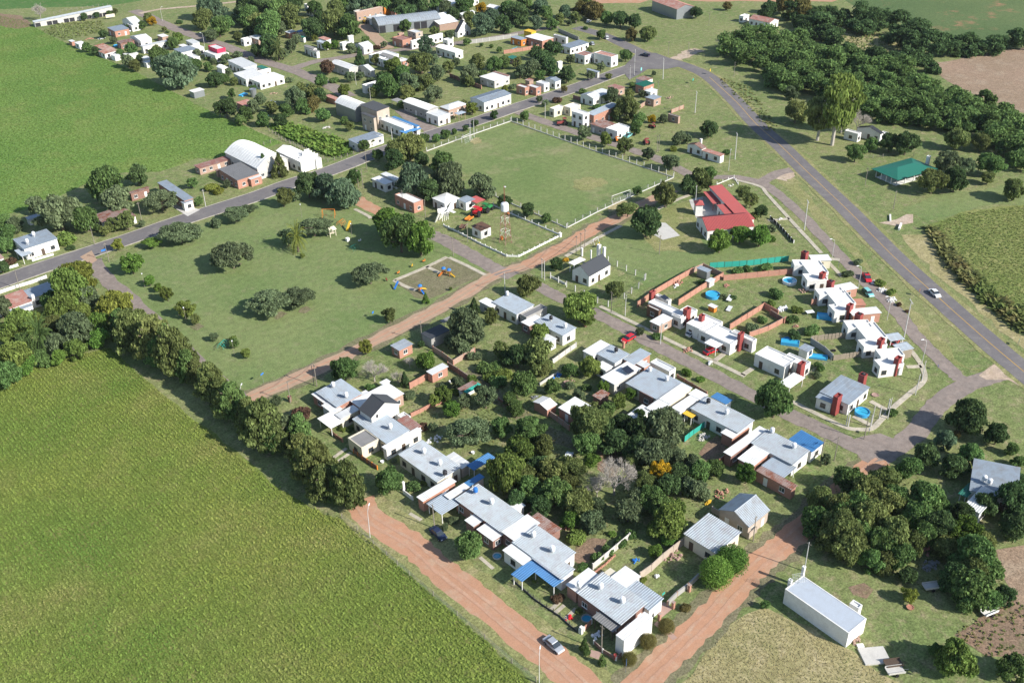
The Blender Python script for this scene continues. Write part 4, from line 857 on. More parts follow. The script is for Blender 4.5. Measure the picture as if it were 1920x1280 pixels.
# ---- centre north: shop block and halls
house('warehouse', 'tall white arched hall with open dark doorway beside the beige building', 'hall', [((595, 765, 850, 790), 5.5, 'by', WR, 'grey_metal', {'rise': 0.25, 'blind': 1, 'rib': 1.5})])
house('building', 'two-storey beige building with a dark roof and weathered plaster', 'building', [((785, 790, 998, 808), 7.4, 'ribx', DR, BR), ((790, 850, 900, 880), 6.4, 'ribx', DR, BR)])
house('house', 'white and blue shop with bright blue awning facing the worn square', 'shop', [((890, 885, 1180, 950), 3.6, 'par', WR, WP), ((1020, 880, 1210, 950), 3.7, 'flat', BL, WP), ((1078, 985, 1236, 966), 2.9, 'awn', BL, WP)])
house('long_building', 'long low building with weathered grey roof and grimy wall facing the square', 'building', [((1105, 760, 1365, 805), 4.2, 'by', PR, GC, {'rise': 0.12}), ((1275, 850, 1455, 855), 3.6, 'par', PR, WP), ((1015, 750, 1120, 760), 2.8, 'awn', GR, GC)])
house('house', 'pale hip-roofed house with lean-to beside the yellow tree', 'house', [((1380, 800, 1580, 780), 3.4, 'hip', PR, PB, {'pitch': 0.35}), ((1490, 850, 1570, 845), 2.8, 'awn', BG, PB)])
house('hall', 'white hall with blue and grey roof on the main street opposite the pitch', 'hall', [((1608, 735, 1912, 705), 4.2, 'gx', BG, WP, {'pitch': 0.15})])
house('house', 'white house with white pitched roof across the meadow from the tractor shed', 'house', [((1348, 352, 1552, 380), 3.6, 'gy', WR, WP, {'pitch': 0.3})])
house('tractor_shed', 'very long open-fronted shed with a grey curved metal roof', 'shed', [((920, 192, 1385, 140, 1330, 88), 4.2, 'bx', ZR, 'grey_metal', {'rise': 0.12, 'blind': 1, 'rib': 1.2, 'bays': 9}), ((1390, 195, 1518, 168, 1420, 100), 3.4, 'ribx', PR, PB, BLIND)])
house('house', 'brick house with rust-red flat roof on the dirt street corner', 'house', [((1022, 285, 1168, 290), 3.6, 'par', RDR, OB), ((1060, 255, 1110, 250), 3.2, 'par', RDR, PB, BLIND)])
house('house', 'pink-walled house with weathered red roof next to tall bare trees', 'house', [((1168, 315, 1400, 255), 3.8, 'par', RDR, WP), ((1135, 235, 1250, 240), 5.2, 'par', PR, BR)])
house('house', 'black A-frame roofed chalet with white gable near the main street hedge', 'house', [((1492, 235, 1610, 215), 3.0, 'gy', DR, WP, {'pitch': 1.1})])
house('house', 'large white roofed house behind the dark red tree', 'house', [((560, 470, 765, 500), 3.8, 'gy', WR, PC, {'pitch': 0.3, 'rib': 0})])
house('house', 'white villa of several roofs with a dark slope near the corner street', 'house', [((845, 415, 1070, 410), 3.6, 'par', WR, WP), ((970, 400, 1060, 450), 4.2, 'gy', GR, WP), ((920, 440, 1030, 460), 3.5, 'par', WR, WP)])
house('house', 'small red brick house with pale blue roof beside the villa', 'house', [((1045, 445, 1145, 450), 3.0, 'flat', PR, OB)])
house('house', 'pale turquoise roofed cottage in a garden behind the white-roofed house', 'house', [((762, 500, 890, 525), 3.2, 'gx', PR, PC, {'pitch': 0.3})])
house('house', 'tiny white cottages with grey roofs beside the palm garden', 'house', [((385, 340, 430, 370), 3.6, 'gy', GR, WP), ((400, 372, 475, 385), 3.2, 'ribx', GR, WP)])
house('house', 'cottage with rust-red and blue roof behind the bright green tree', 'house', [((470, 285, 560, 295), 3.4, 'ribx', RDR, WP), ((455, 310, 540, 325), 3.2, 'ribx', BG, WP)])
house('house', 'white cottage with two grey roofs and small outhouse on the side street', 'house', [((625, 325, 700, 320), 3.2, 'par', PR, WP), ((738, 335, 875, 340), 3.5, 'gx', PR, WP), ((685, 275, 730, 270), 3.6, 'par', WR, WP, BLIND)])
house('house', 'brick cottage with grey roof among dense dark trees', 'house', [((218, 240, 300, 240), 3.0, 'ribx', ZR, OB), ((300, 265, 370, 280), 2.6, 'flat', GN, WP, BLIND)])
house('house', 'brick walled flat building with orange annex behind the tractor shed', 'building', [((740, 95, 950, 55), 4.5, 'par', PR, PB), ((950, 60, 1020, 50), 4.0, 'par', PR, 'orange_paint', BLIND), ((1010, 80, 1060, 85), 3.4, 'flat', GN, OB, BLIND)])
house('house', 'pale hip-roofed house next to the parked yellow machine', 'house', [((825, 130, 1003, 125), 3.4, 'hip', PR, WP, {'pitch': 0.3})])
house('house', 'white house with stacked roofs between the far shade trees', 'house', [((360, 35, 440, 30), 3.6, 'par', GR, WP), ((375, 65, 515, 95), 3.4, 'gy', WR, WP)])
house('house', 'long white-fronted house at the far edge of the village lawn', 'house', [((1305, 35, 1670, -10), 3.4, 'par', PR, WP)])
house('house', 'white house with grey patterned roof behind the yellow-green tree', 'house', [((1730, 50, 1875, 60), 3.6, 'gy', PR, WP), ((1515, 105, 1640, 90), 3.0, 'gx', PR, WP)])
house('house', 'white-roofed open house beside the brick-walled paddock', 'house', [((1680, 575, 1900, 575), 3.4, 'flat', WR, PC), ((1780, 540, 1895, 570), 3.6, 'flat', RU, PC, BLIND)])
house('house', 'white rendered cottage hidden by the big dark tree near the main street', 'house', [((795, 640, 920, 620), 3.4, 'par', WR, WP), ((1095, 605, 1185, 610), 4.2, 'par', WR, WP)])
house('privy', 'narrow zinc-clad privy standing alone on the rough lawn', 'hut', [((98, 760, 142, 768), 3.2, 'flat', ZR, 'grey_metal', BLIND)])
house('rusty_roof_shed', 'low rust-red shed roof behind the arched hall', 'shed', [((520, 720, 620, 740), 2.4, 'ribx', RDR, OB, BLIND)])
Z(480, 320)
house('house', 'house with white porch roof and shaded blue roof beside the tree clump', 'house', [((870, 60, 1020, 85), 3.0, 'flat', WR, WP), ((940, 25, 1080, 60), 3.3, 'flat', PR, WP)])
house('brick_house', 'square brick house with white flat roof by the clump of dark trees', 'house', [((1040, 185, 1252, 225), 3.4, 'par', WR, OB)])
house('house', 'white-roofed house beside the monument and machinery yard', 'house', [((1325, 205, 1520, 205), 3.3, 'hip', WR, WP, {'pitch': 0.2}), ((1515, 215, 1640, 215), 3.0, 'flat', BG, WP), ((1590, 215, 1712, 220), 2.8, 'awn', RR, 'brown_wall')])
house('cabin', 'small white cabin with brown roof inside the water tower compound', 'cabin', [((1620, 420, 1760, 420), 3.0, 'riby', 'brown_wall', WP)])
# ---- north-west corner
Z(0, 0)
house('long_shed', 'very long narrow shed with grey metal roof at the field edge', 'shed', [((258, 170, 845, 80, 835, 68), 2.6, 'ribx', ZR, PC, {'blind': 1, 'bays': 14})])
house('house', 'brick cabin with a steel blue roof beside a white truck', 'house', [((808, 215, 965, 215), 3.2, 'riby', BG, OB)])
house('house', 'pale cottage with grey roof under the yellow-topped tree', 'house', [((915, 150, 1060, 170), 3.6, 'gx', PR, WP), ((955, 185, 1050, 185), 3.0, 'par', WR, WP)])
house('house', 'wide white-roofed house with a rusty lean-to at the far field', 'house', [((975, 275, 1135, 290), 3.6, 'gx', WR, WP, {'pitch': 0.2}), ((875, 315, 1005, 305), 3.2, 'riby', RU, DB)])
house('house', 'house with long pale blue roof at the edge of the far crop field', 'house', [((1055, 345, 1260, 310), 3.6, 'riby', PR, WP)])
house('rusty_roof_shed', 'weathered brown-grey sheds along the far crop field edge', 'shed', [((705, 345, 860, 370), 2.6, 'ribx', RU, WP), ((740, 385, 880, 385), 2.5, 'ribx', RU, WP)])
house('house', 'tiny white hut with pale roof at the far crop field corner', 'hut', [((560, 320, 640, 325), 2.6, 'flat', WR, WP), ((515, 305, 560, 310), 2.2, 'flat', PR, OB, BLIND)])
house('house', 'blue-roofed white house backing onto the big grey-green tree', 'house', [((1305, 375, 1470, 370), 3.4, 'riby', BG, WP), ((1430, 345, 1530, 355), 3.3, 'flat', WR, WP), ((1400, 420, 1500, 430), 3.0, 'par', WR, WP)])
house('house', 'white house with magenta-walled upper room on the side street', 'house', [((1530, 390, 1715, 400), 3.2, 'par', WR, WP), ((1560, 350, 1690, 362), 5.0, 'par', PR, 'magenta_paint')])
house('house', 'small house with turquoise-white roof under the street trees', 'house', [((1395, 310, 1495, 318), 3.0, 'riby', PR, WP)])
house('small_shed', 'low shed with pale roof next to the magenta-walled house', 'shed', [((1340, 340, 1420, 350), 2.7, 'flat', WR, WP, BLIND)])
house('house', 'long pale blue-roofed house, second along the lower side street', 'house', [((1712, 465, 1925, 485), 3.4, 'riby', PR, WP), ((1800, 505, 1930, 520), 3.2, 'flat', PR, 'pale_concrete')])
house('house', 'white house with white roof and dark porch opposite the round tree', 'house', [((1755, 560, 1985, 560), 3.4, 'riby', WR, WP), ((1870, 590, 2130, 575), 3.2, 'flat', WR, WP)])
house('shed', 'white tunnel shed striped with rust near the round tree', 'shed', [((1625, 500, 1708, 505), 2.8, 'by', PR, WP, BLIND)])
house('container_hut', 'pale grey ribbed site hut alone on the lawn by the crop field', 'hut', [((1420, 680, 1530, 675), 2.8, 'flat', WR, 'grey_metal', BLIND)])
house('rusty_roof_shed', 'collapsing rust-roofed shed beside the silo and turquoise tarp', 'shed', [((1775, 770, 1920, 780), 2.5, 'ribx', RDR, DB, BLIND)])
house('house', 'pale brick house corner behind the street junction trees', 'house', [((1805, 295, 1885, 290), 3.2, 'par', WR, WP), ((1870, 275, 1995, 285), 3.4, 'flat', PR, PB)])
house('house', 'green-trimmed white house beside the wide paved street', 'house', [((1925, 500, 2010, 510), 3.2, 'flat', 'green_roof', WP), ((1935, 540, 2030, 520), 3.2, 'par', WR, WP)])
# ---- north-east block
Z(960, 0)
house('house', 'modern house with white roofs, brick wall and a small blue pool', 'house', [((100, 275, 310, 285), 3.8, 'flat', WR, OB), ((-10, 280, 110, 290), 3.2, 'flat', BG, 'orange_paint'), ((90, 230, 180, 235), 4.6, 'flat', 'yellow_paint', 'yellow_paint', BLIND)])
house('house', 'long white house with dark blue ribbed roof at the tree-lined avenue', 'house', [((372, 345, 575, 322), 3.2, 'riby', BG, WP)])
house('house', 'white house with rust-red roof and car port near the avenue bend', 'house', [((470, 405, 612, 405), 3.8, 'par', RDR, WP), ((600, 400, 720, 420), 3.2, 'ribx', RU, WP, BLIND)])
house('building', 'white walled building with sloping grey-pink roof near the avenue bend', 'building', [((615, 400, 795, 418), 4.6, 'par', RDR, WP, {'rib': .5})])
house('house', 'pair of joined bungalows in orange brick with grey roofs', 'house', [((32, 645, 130, 655), 3.2, 'par', PR, OB), ((110, 645, 218, 655), 3.2, 'par', PR, OB)])
house('house', 'white and grey house with a dark blue roof slope beside the orange bungalow', 'house', [((180, 620, 280, 625), 3.3, 'par', PR, WP), ((250, 590, 365, 600), 3.5, 'gx', BG, WP, {'pitch': 0.2})])
house('outhouse', 'slim white outhouse between two dark trees', 'hut', [((335, 470, 378, 465), 4.5, 'par', WR, WP, BLIND)])
house('house', 'low brick building with green roof at the grassy lane', 'house', [((-40, 430, 65, 435), 2.6, 'flat', GN, OB)])
house('house', 'light blue roofed house with walled garden off the main street', 'house', [((515, 712, 670, 720), 3.4, 'gx', PR, WP, {'pitch': 0.25}), ((600, 690, 760, 690), 3.6, 'flat', PR, WP)])
house('house', 'small house with rust-red roof beside the green-roofed house', 'house', [((720, 650, 845, 655), 3.0, 'flat', RDR, PB)])
house('house', 'green-roofed house with brick walls on the grassy slope by the highway', 'house', [((928, 635, 1065, 625), 3.4, 'riby', GN, OB), ((930, 590, 1055, 590), 3.4, 'flat', RU, WP), ((995, 680, 1090, 675), 3.0, 'flat', PR, WP)])
house('shed', 'small grey-blue roofed shed with white wall below the green-roofed house', 'shed', [((1003, 730, 1118, 728), 3.2, 'flat', BG, PB)])
house('house', 'pair of white cubes with a dark doorway beside the striped hall', 'house', [((282, 815, 390, 800), 3.2, 'par', WR, CP), ((385, 800, 515, 790), 3.2, 'par', WR, CP)])
house('house', 'two-storey white house with a balcony beside the large blue-grey roof', 'house', [((448, 840, 580, 850), 5.6, 'par', WR, WP)])
house('warehouse', 'brick store with broad blue-grey metal roof behind the dark tree', 'store', [((560, 850, 800, 800), 4.2, 'ribx', BG, OB)])
house('house', 'low house with rusty roof and bright white extension near the tractor', 'house', [((590, 930, 780, 930), 3.2, 'flat', RU, GC), ((705, 965, 888, 955), 3.3, 'par', WR, WP)])
house('brick_ruin', 'roofless pink brick ruin with broken walls behind the yellow tree', 'ruin', [((1170, 860, 1255, 880), 2.6, 'par', PR, PB)])
house('ruined_house', 'tumbledown white farmhouse with rusty patched roofs on the grass', 'house', [((1318, 1085, 1455, 1105), 2.9, 'gx', RU, WP), ((1430, 1130, 1590, 1160), 2.8, 'ribx', RDR, WP)], stacks=[(1415, 1085, 2.9, 0.7, 0.7, 5.0, WP)])
# ---- further small buildings of the old village
ex = lambda label, *bl: house('small_house', label, 'house', list(bl))
Z(480, 0)
ex('low grey-roofed outbuilding between the two paved streets', ((1290, 545, 1330, 560), 2.6, 'flat', GR, GC)); ex('rusty-roofed shed behind the white villa garden', ((1190, 500, 1250, 505), 2.5, 'ribx', RU, PB, BLIND)); ex('white rendered box house at the dirt street corner', ((1400, 300, 1480, 300), 3.2, 'par', WR, WP))
ex('brick lean-to row behind the rust-red flat roof', ((1250, 290, 1340, 275), 2.8, 'ribx', RDR, OB, BLIND)); ex('pale shed beside the long grey panel fence', ((1420, 250, 1480, 255), 2.6, 'flat', PR, WP, BLIND)); ex('small blue-roofed hut in the dark garden wood', ((300, 235, 370, 232), 2.8, 'flat', BL, WP, BLIND))
ex('brick cottage at the edge of the palm lot', ((-10, 270, 70, 285), 3.0, 'par', PR, PB)); ex('white cottage hidden by the far shade trees', ((1520, 110, 1600, 105), 3.0, 'gx', PR, WP)); ex('pale turquoise-white annex beside the villa', ((910, 570, 1000, 575), 2.8, 'flat', PR, WP, BLIND)); ex('long pale shed beyond the brick annex', ((740, 85, 840, 60), 3.0, 'flat', WR, WP, BLIND))
Z(960, 0)
ex('brick-walled white-roofed house by the paddock lane', ((560, 520, 650, 540), 2.8, 'flat', BG, PC)); ex('small rusty shed behind the joined bungalows', ((100, 600, 160, 600), 2.6, 'ribx', RU, PB, BLIND)); ex('white annex behind the modern house', ((310, 265, 420, 285), 3.2, 'par', PR, WP))
Z(0, 0)
ex('small pale shed beside the magenta bougainvillea', ((830, 410, 900, 415), 2.4, 'flat', PR, WP, BLIND)); ex('white outbuilding below the wide white-roofed house', ((925, 405, 1035, 400), 2.2, 'flat', WR, WP, BLIND)); ex('pale blue-roofed hut at the crop field hedge', ((1055, 430, 1130, 435), 2.5, 'flat', PR, WP, BLIND)); ex('low white shed by the huge grey-green tree', ((1075, 465, 1140, 465), 2.4, 'flat', WR, WP, BLIND)); ex('white roofed store at the upper side street', ((1180, 265, 1260, 270), 2.8, 'flat', WR, PB, BLIND))
# ================================================================== TREES
ADJ = {'dk': 'dark green', 'md': 'mid green', 'ol': 'olive', 'gy': 'grey-green', 'bl': 'bluish'}
def trees(rows, group=None):
    if group and 'village' in group: rows = [r[:5] + (ADJ[r[4]] + (' wide' if r[3] > 160 else ' narrow' if r[3] < 125 else '') + r[5][4:],) for r in rows]
    for r in rows: tree(*r[:6], group=r[6] if len(r) > 6 else group, **(r[7] if len(r) > 7 else {}))
# ---- conifer row between crop field and park
G1 = 'row of rough conifers between the crop field and the park'
Z(0, 600)
trees([('pine', 960, 60, 270, 'ol', 'rough conifer starting the row beside the park, next to the clipped hedge trees'), ('pine', 1150, 130, 290, 'ol', 'rough conifer, second of the row from the hedge trees'),
       ('pine', 1300, 230, 290, 'ol', 'large dark conifer of the row where the park track is hidden'), ('pine', 1400, 340, 190, 'md', 'small conifer squeezed in the row by the pinkish track end'),
       ('pine', 1575, 470, 230, 'ol', 'brownish conifer of the row with dead lower branches'), ('pine', 1740, 600, 230, 'md', 'round-headed conifer of the row just before the dirt road corner')], G1)
Z(380, 700, 5.333)
trees([('pine', 590, 480, 420, 'ol', 'broad conifer of the row beside the crossroads lamp'), ('pine', 420, 520, 200, 'ol', 'narrow conifer leaning over the crop field edge'), ('pine', 960, 560, 260, 'md', 'grey-green conifer of the row in front of the end house'),
       ('pine', 960, 720, 260, 'ol', 'conifer of the row opposite the white carport'), ('pine', 1110, 880, 380, 'ol', 'big conifer of the row opposite the orange pillars'), ('pine', 1200, 1060, 330, 'ol', 'sparse conifer of the row near the red road end'),
       ('pine', 1430, 1100, 370, 'ol', 'last conifer of the row at the start of the red dirt road'), ('pine', 700, 640, 240, 'md', 'dark conifer hidden in the middle of the row')], G1)
# ---- hedge-like trees at the left
Z(0, 320)
trees([('canopy', 570, 780, 270, 'yg', 'clipped yellow-green tree at the head of the block beside the track'), ('canopy', 510, 900, 320, 'lt', 'broad yellow-green tree behind the rust-striped house'), ('canopy', 470, 1030, 260, 'lt', 'dense yellow-green tree below the blue roof'),
       ('canopy', 650, 950, 200, 'gy', 'greyish tree with dead twigs beside the track'), ('canopy', 860, 1010, 260, 'yg', 'flat-topped yellow-green tree at the park track'), ('canopy', 560, 1190, 280, 'gy', 'grey-green tree in front of the conifers by the crop'),
       ('canopy', 730, 1160, 210, 'br', 'bright green tree between grey-green tree and conifers'), ('canopy', 130, 1150, 260, 'lt', 'bright bushy tree beside the house with white chimney wall'), ('canopy', 285, 1110, 150, 'lt', 'small bright tree behind the palm in the hedge garden'),
       ('palm', 300, 1230, 190, 'md', 'green palm among the hedge trees'), ('canopy', 0, 1030, 180, 'gy', 'dark tree at the rust-striped house wall')])
Z(0, 600)
trees([('canopy', 100, 300, 280, 'lt', 'low bright hedge tree by the crop field boundary'), ('canopy', 40, 400, 230, 'md', 'dark green hedge tree at the crop field corner'), ('canopy', 200, 330, 170, 'br', 'green bush-like tree beside the palm garden hedge'),
       ('canopy', 300, 290, 150, 'md', 'small hedge tree behind the pale post fence'), ('canopy', 440, 280, 130, 'br', 'tiny bright hedge tree at the end of the post fence'), ('canopy', 560, 220, 170, 'lt', 'light green hedge tree at the brown field strip'),
       ('canopy', 740, 130, 170, 'br', 'bright green hedge tree in the shade gap before the conifers')])
# ---- park trees
G2 = 'wide low trees scattered in the park'
Z(0, 320)
trees([('broad', 1730, 610, 360, 'gy', 'wide feathery tree alone on the park lawn near the main street'), ('broad', 1340, 440, 300, 'gy', 'wide dark tree at the park edge beside the main street'), ('broad', 1130, 530, 150, 'br', 'small bright tree second along the park edge'),
       ('airy', 885, 545, 110, 'yg', 'little yellow-green tree beside the main street pole'), ('airy', 980, 680, 190, 'br', 'bright round tree near the park corner'), ('airy', 1120, 820, 90, 'br', 'small tree beside the first park lamp'),
       ('airy', 1185, 870, 80, 'br', 'thin tree in the middle of the track-side row'), ('airy', 1250, 920, 120, 'lt', 'light tree third in the track-side row'), ('airy', 1385, 1030, 160, 'lt', 'pale open tree by the leaning park lamp'),
       ('airy', 1460, 1110, 90, 'ol', 'scraggly small tree on bare earth patch in the park'), ('airy', 1605, 1240, 80, 'gy', 'tiny tree near the turquoise play frame'), ('airy', 1750, 1260, 70, 'lt', 'tiny dark sapling near the turquoise play frame'),
       ('broad', 1760, 310, 210, 'gy', 'olive tree on the street edge by the pale driveway'), ('broad', 1870, 270, 130, 'gy', 'grey-olive tree next along the street edge'), ('bush', 1620, 390, 110, 'gy', 'low shrub under the olive street tree')], G2)
Z(0, 600)
trees([('airy', 1755, 170, 85, 'md', 'young dark tree beside the turquoise play frame'), ('airy', 1845, 245, 90, 'lt', 'young light tree on the south lawn of the park')])
Z(480, 320)
trees([('broad', 430, 400, 260, 'gy', 'tall spreading tree near the yellow play frame'), ('airy', 235, 490, 150, 'gy', 'grey tree just behind the park palm'), ('palm', 305, 510, 150, 'yg', 'young palm on the park lawn'), ('airy', 345, 635, 45, 'lt', 'thin sapling beside the park palm'),
       ('broad', 850, 750, 290, 'gy', 'wide dark tree between palm and playground'), ('broad', 330, 920, 250, 'gy', 'lighter half of the great double tree on bare earth'), ('broad', 90, 960, 330, 'gy', 'darker half of the great double tree in the park'),
       ('airy', 1000, 1080, 130, 'ol', 'round open tree near the dirt road with a blue sign in its shade'), ('cone', 1270, 960, 60, 'br', 'small upright conifer by the playground corner'), ('airy', 1460, 885, 30, 'lt', 'tiny sapling on playground ground'),
       ('round', 975, 370, 250, 'br', 'bright crown of the big tree clump at the paved lane'), ('round', 1080, 470, 300, 'md', 'middle crown of the big tree clump in the park'), ('round', 1230, 510, 270, 'br', 'light crown of the big tree clump nearest the playground'),
       ('airy', 200, 190, 160, 'ol', 'olive tree beside the street clump'), ('airy', 290, 175, 110, 'gy', 'small grey tree beside the street clump'),
       ('canopy', 390, 110, 210, 'dk', 'dark tree at the street end of the tall clump'), ('canopy', 520, 120, 230, 'bl', 'tall dark tree in the middle of the clump'), ('canopy', 660, 170, 240, 'bl', 'grey-green tall tree at the red lane end of the clump'), ('canopy', 740, 50, 130, 'md', 'small tree behind the tall clump'),
       ('canopy', 1180, 80, 270, 'bl', 'feathery grey tree above the brick house'), ('canopy', 1300, 140, 200, 'dk', 'dark tree beside the feathery grey one'), ('canopy', 1450, 60, 270, 'gy', 'grey-green tree behind the monument house'), ('canopy', 1690, 110, 210, 'gy', 'loose tree by the rusty carport roof'),
       ('canopy', 1400, -60, 180, 'md', 'green tree at the football pitch side of the clump'), ('round', 1860, 230, 110, 'dk', 'small dark tree inside the water tower yard'),
       ('cone', 1635, 1020, 100, 'dk', 'dark cone-shaped tree beside the pale house'), ('canopy', 1560, 1180, 320, 'gy', 'large grey-green tree beside the dark shed'), ('bush', 1550, 1050, 70, 'bl', 'blue-grey bush beside the cone-shaped tree'), ('airy', 1760, 1090, 140, 'ol', 'small olive tree in the pale house garden')])
# ---- around the pitch, school and chapel
Z(960, 320)
trees([('round', 118, 290, 120, 'dk', 'round dark tree at the pitch fence corner'), ('round', 258, 355, 85, 'md', 'small round tree between the two fences'), ('round', 945, 150, 75, 'md', 'small round tree behind the goal'),
       ('round', 1155, 180, 200, 'ol', 'olive round tree beside the dirt road end'), ('broad', 870, 280, 190, 'ol', 'thin olive tree over the dirt road'), ('round', 1010, 375, 260, 'dk', 'big dark round tree on the dirt road near the school'), ('canopy', 1330, 100, 160, 'dk', 'shaded tree behind the school court'),
       ('canopy', 1420, 70, 190, 'ol', 'tall olive tree beside the red school roof'), ('canopy', 1480, 20, 110, 'md', 'green tree above the red school roof'), ('round', 1560, 520, 200, 'br', 'bright tree in front of the school, lowest of three'),
       ('round', 1715, 470, 160, 'br', 'bright tree in front of the school, middle of three'), ('round', 1860, 485, 180, 'br', 'bright tree at the school corner, by the yard wall'), ('airy', 1740, 160, 120, 'ol', 'olive tree behind the school roof'), ('airy', 1790, 220, 120, 'ol', 'lower olive tree behind the school roof'),
       ('round', 1870, 305, 100, 'dk', 'dark little tree by the school path'), ('bush', 1820, 330, 90, 'ol', 'brownish shrub against the school wall'), ('airy', 330, 690, 120, 'dk', 'dark tree at the chapel gate'), ('bush', 398, 665, 55, 'ye', 'yellow flowering bush beside the chapel'),
       ('round', 775, 885, 150, 'ol', 'round olive tree in the chapel yard'), ('round', 115, 860, 185, 'ol', 'round dark olive tree at the crossroads'), ('round', 510, 1010, 280, 'lt', 'spiky yellow-green tree on the worn street'), ('airy', 560, 1110, 120, 'lt', 'yellowish lower branch tree beside the spiky one'),
       ('canopy', 210, 1220, 160, 'lt', 'bright bushy tree in front of the terrace roof'), ('bush', 1095, 1240, 90, 'md', 'green bush at the brick carport'), ('airy', 960, 1200, 80, 'gy', 'thin grey sapling at the kerb'),
       ('bush', 1690, 745, 90, 'md', 'shrub behind the turquoise screen'), ('bush', 1770, 730, 80, 'md', 'dark shrub behind the turquoise screen'), ('bush', 1420, 830, 70, 'md', 'small fruit tree between the brick walls'), ('bush', 1580, 940, 70, 'gy', 'grey shrub beside the round blue pool'),
       ('bush', 1880, 1110, 90, 'md', 'shrub inside the lower brick wall'), ('bush', 1800, 1170, 120, 'gy', 'leafy shrub inside the lower brick wall'), ('bush', 1900, 720, 110, 'md', 'dark shrub at the turquoise screen end'), ('bush', 1660, 470 + 480, 60, 'dk', 'dark pile of branches on the lawn')])
# ---- gardens behind the frontage row
Z(1440, 320)
trees([('bush', 680, 685, 80, 'gy', 'shrub on the frontage road verge'), ('bush', 600, 770, 90, 'gy', 'bushy shrub at the first driveway'), ('bush', 840, 840, 90, 'lt', 'pale shrub beside the stone heap'), ('bush', 930, 910, 80, 'lt', 'pale green shrub among the stones'),
       ('bush', 985, 1000, 50, 'rd', 'rust-red bush on the frontage verge'), ('bush', 1045, 1050, 40, 'rd', 'smaller rust-red bush by the tall pole'), ('bush', 730, 900, 70, 'dk', 'dark shrub by the orange brick wall'),
       ('bush', 60, 920, 120, 'md', 'shrub behind the round pool'), ('bush', 30, 990, 80, 'lt', 'light shrub beside the scrap heap'), ('bush', 215, 1040, 90, 'lt', 'bright shrub near the turquoise box'), ('bush', 180, 1110, 100, 'md', 'dark shrub by the blue frame pool'),
       ('bush', 340, 1190, 130, 'md', 'round shrub on the lawn below the blue pool'), ('bush', 190, 1230, 130, 'dk', 'dark leafy shrub near the grey-roofed brick shed'), ('bush', 20, 430, 90, 'gy', 'grey shrub at the school wall corner'), ('bush', 15, 500, 90, 'br', 'bright shrub at the school wall')])
Z(1440, 640)
trees([('round', 55, 440, 300, 'md', 'large leafy tree standing over the worn street'), ('bush', 930, 530, 90, 'md', 'leafy shrub at the footpath corner'), ('airy', 440, 880, 110, 'gy', 'thin leaning tree on the verge of the street corner'), ('bush', 380, 190, 100, 'md', 'dark shrub beside the inflatable pool'),
       ('bush', 370, 250, 80, 'gy', 'grey shrub at the wire fence corner'),
       ('canopy', 1500, 560, 290, 'dk', 'large dark tree at the street bend'), ('canopy', 1720, 700, 190, 'dk', 'dark leafy tree behind the bend'), ('canopy', 1830, 810, 110, 'md', 'small tree at the meadow edge'), ('canopy', 1330, 740, 160, 'bl', 'grey shrubby tree in front of the bend tree'),
       ('airy', 1415, 690, 70, 'or', 'small orange-tinged shrub at the bend tree'), ('canopy', 1190, 860, 210, 'dk', 'dark tree overhanging the bend'), ('canopy', 1400, 930, 220, 'dk', 'dark round tree by the shaded green roof'), ('canopy', 1520, 850, 190, 'md', 'mid-green tree behind the dark round one'),
       ('canopy', 1070, 950, 200, 'md', 'tree at the red earth patch'), ('canopy', 620, 1040, 260, 'md', 'tree overhanging the shaded dirt lane'), ('canopy', 880, 1030, 260, 'ol', 'olive tree in the big shade grove'), ('canopy', 740, 1130, 280, 'ol', 'broad olive crown in the middle of the shade grove'),
       ('canopy', 400, 1180, 200, 'ol', 'tree at the lane side of the shade grove'), ('canopy', 960, 1180, 250, 'md', 'dense tree in the shade grove'), ('canopy', 1200, 1180, 320, 'md', 'wide tree in the shade grove beside the lawn'), ('canopy', 560, 1260, 260, 'md', 'low tree of the shade grove'),
       ('canopy', 1840, 1200, 280, 'dk', 'dark tree covering the far side of the tank roof house'), ('canopy', 1900, 1060, 130, 'dk', 'dark tree touching the metal roof'), ('canopy', 1880, 900, 110, 'md', 'leafy tree above the metal roof corner')])
Z(1440, 960)
trees([('canopy', 560, 140, 330, 'ol', 'olive crown over the lower shade grove'), ('canopy', 760, 60, 320, 'ol', 'pale olive crown over the lower shade grove'), ('canopy', 960, 170, 300, 'ol', 'broad grey-olive tree in the lower grove'), ('canopy', 450, 230, 190, 'ol', 'spiky light tree at the grove edge'),
       ('canopy', 780, 360, 200, 'md', 'green tree at the grove front behind the hall'), ('canopy', 1000, 330, 230, 'md', 'drooping tree of the grove near the yellow-green tree'), ('canopy', 1050, 480, 150, 'dk', 'dark tree next to the yellow-green one'),
       ('canopy', 1280, 100, 280, 'dk', 'dark tree between grove and metal roof house'), ('airy', 1480, 130, 280, 'br', 'bright spiky tree in the orchard clearing'), ('canopy', 1540, 330, 330, 'md', 'large leafy tree over the scrap yard'), ('canopy', 1520, 560, 330, 'md', 'large dark leafy tree beside the scrap yard'),
       ('canopy', 1620, 250, 200, 'ol', 'olive tree behind the orchard clearing'), ('canopy', 1780, 620, 170, 'dk', 'dark bush-like tree by the weedy plot'), ('canopy', 1860, 110, 240, 'dk', 'dark tree at the orchard lane end'), ('airy', 1065, 620, 155, 'yg', 'single yellow-green tree on a brick-ringed bed', None, {'hr': 1.7}),
       ('round', 1410, 1090, 340, 'lt', 'round light tree near the corner of the straw field'), ('canopy', 1860, 1160, 240, 'md', 'bushy tree at the end of the weedy plot'), ('canopy', 1270, 1030, 130, 'md', 'shaded tree beside the round light tree')])
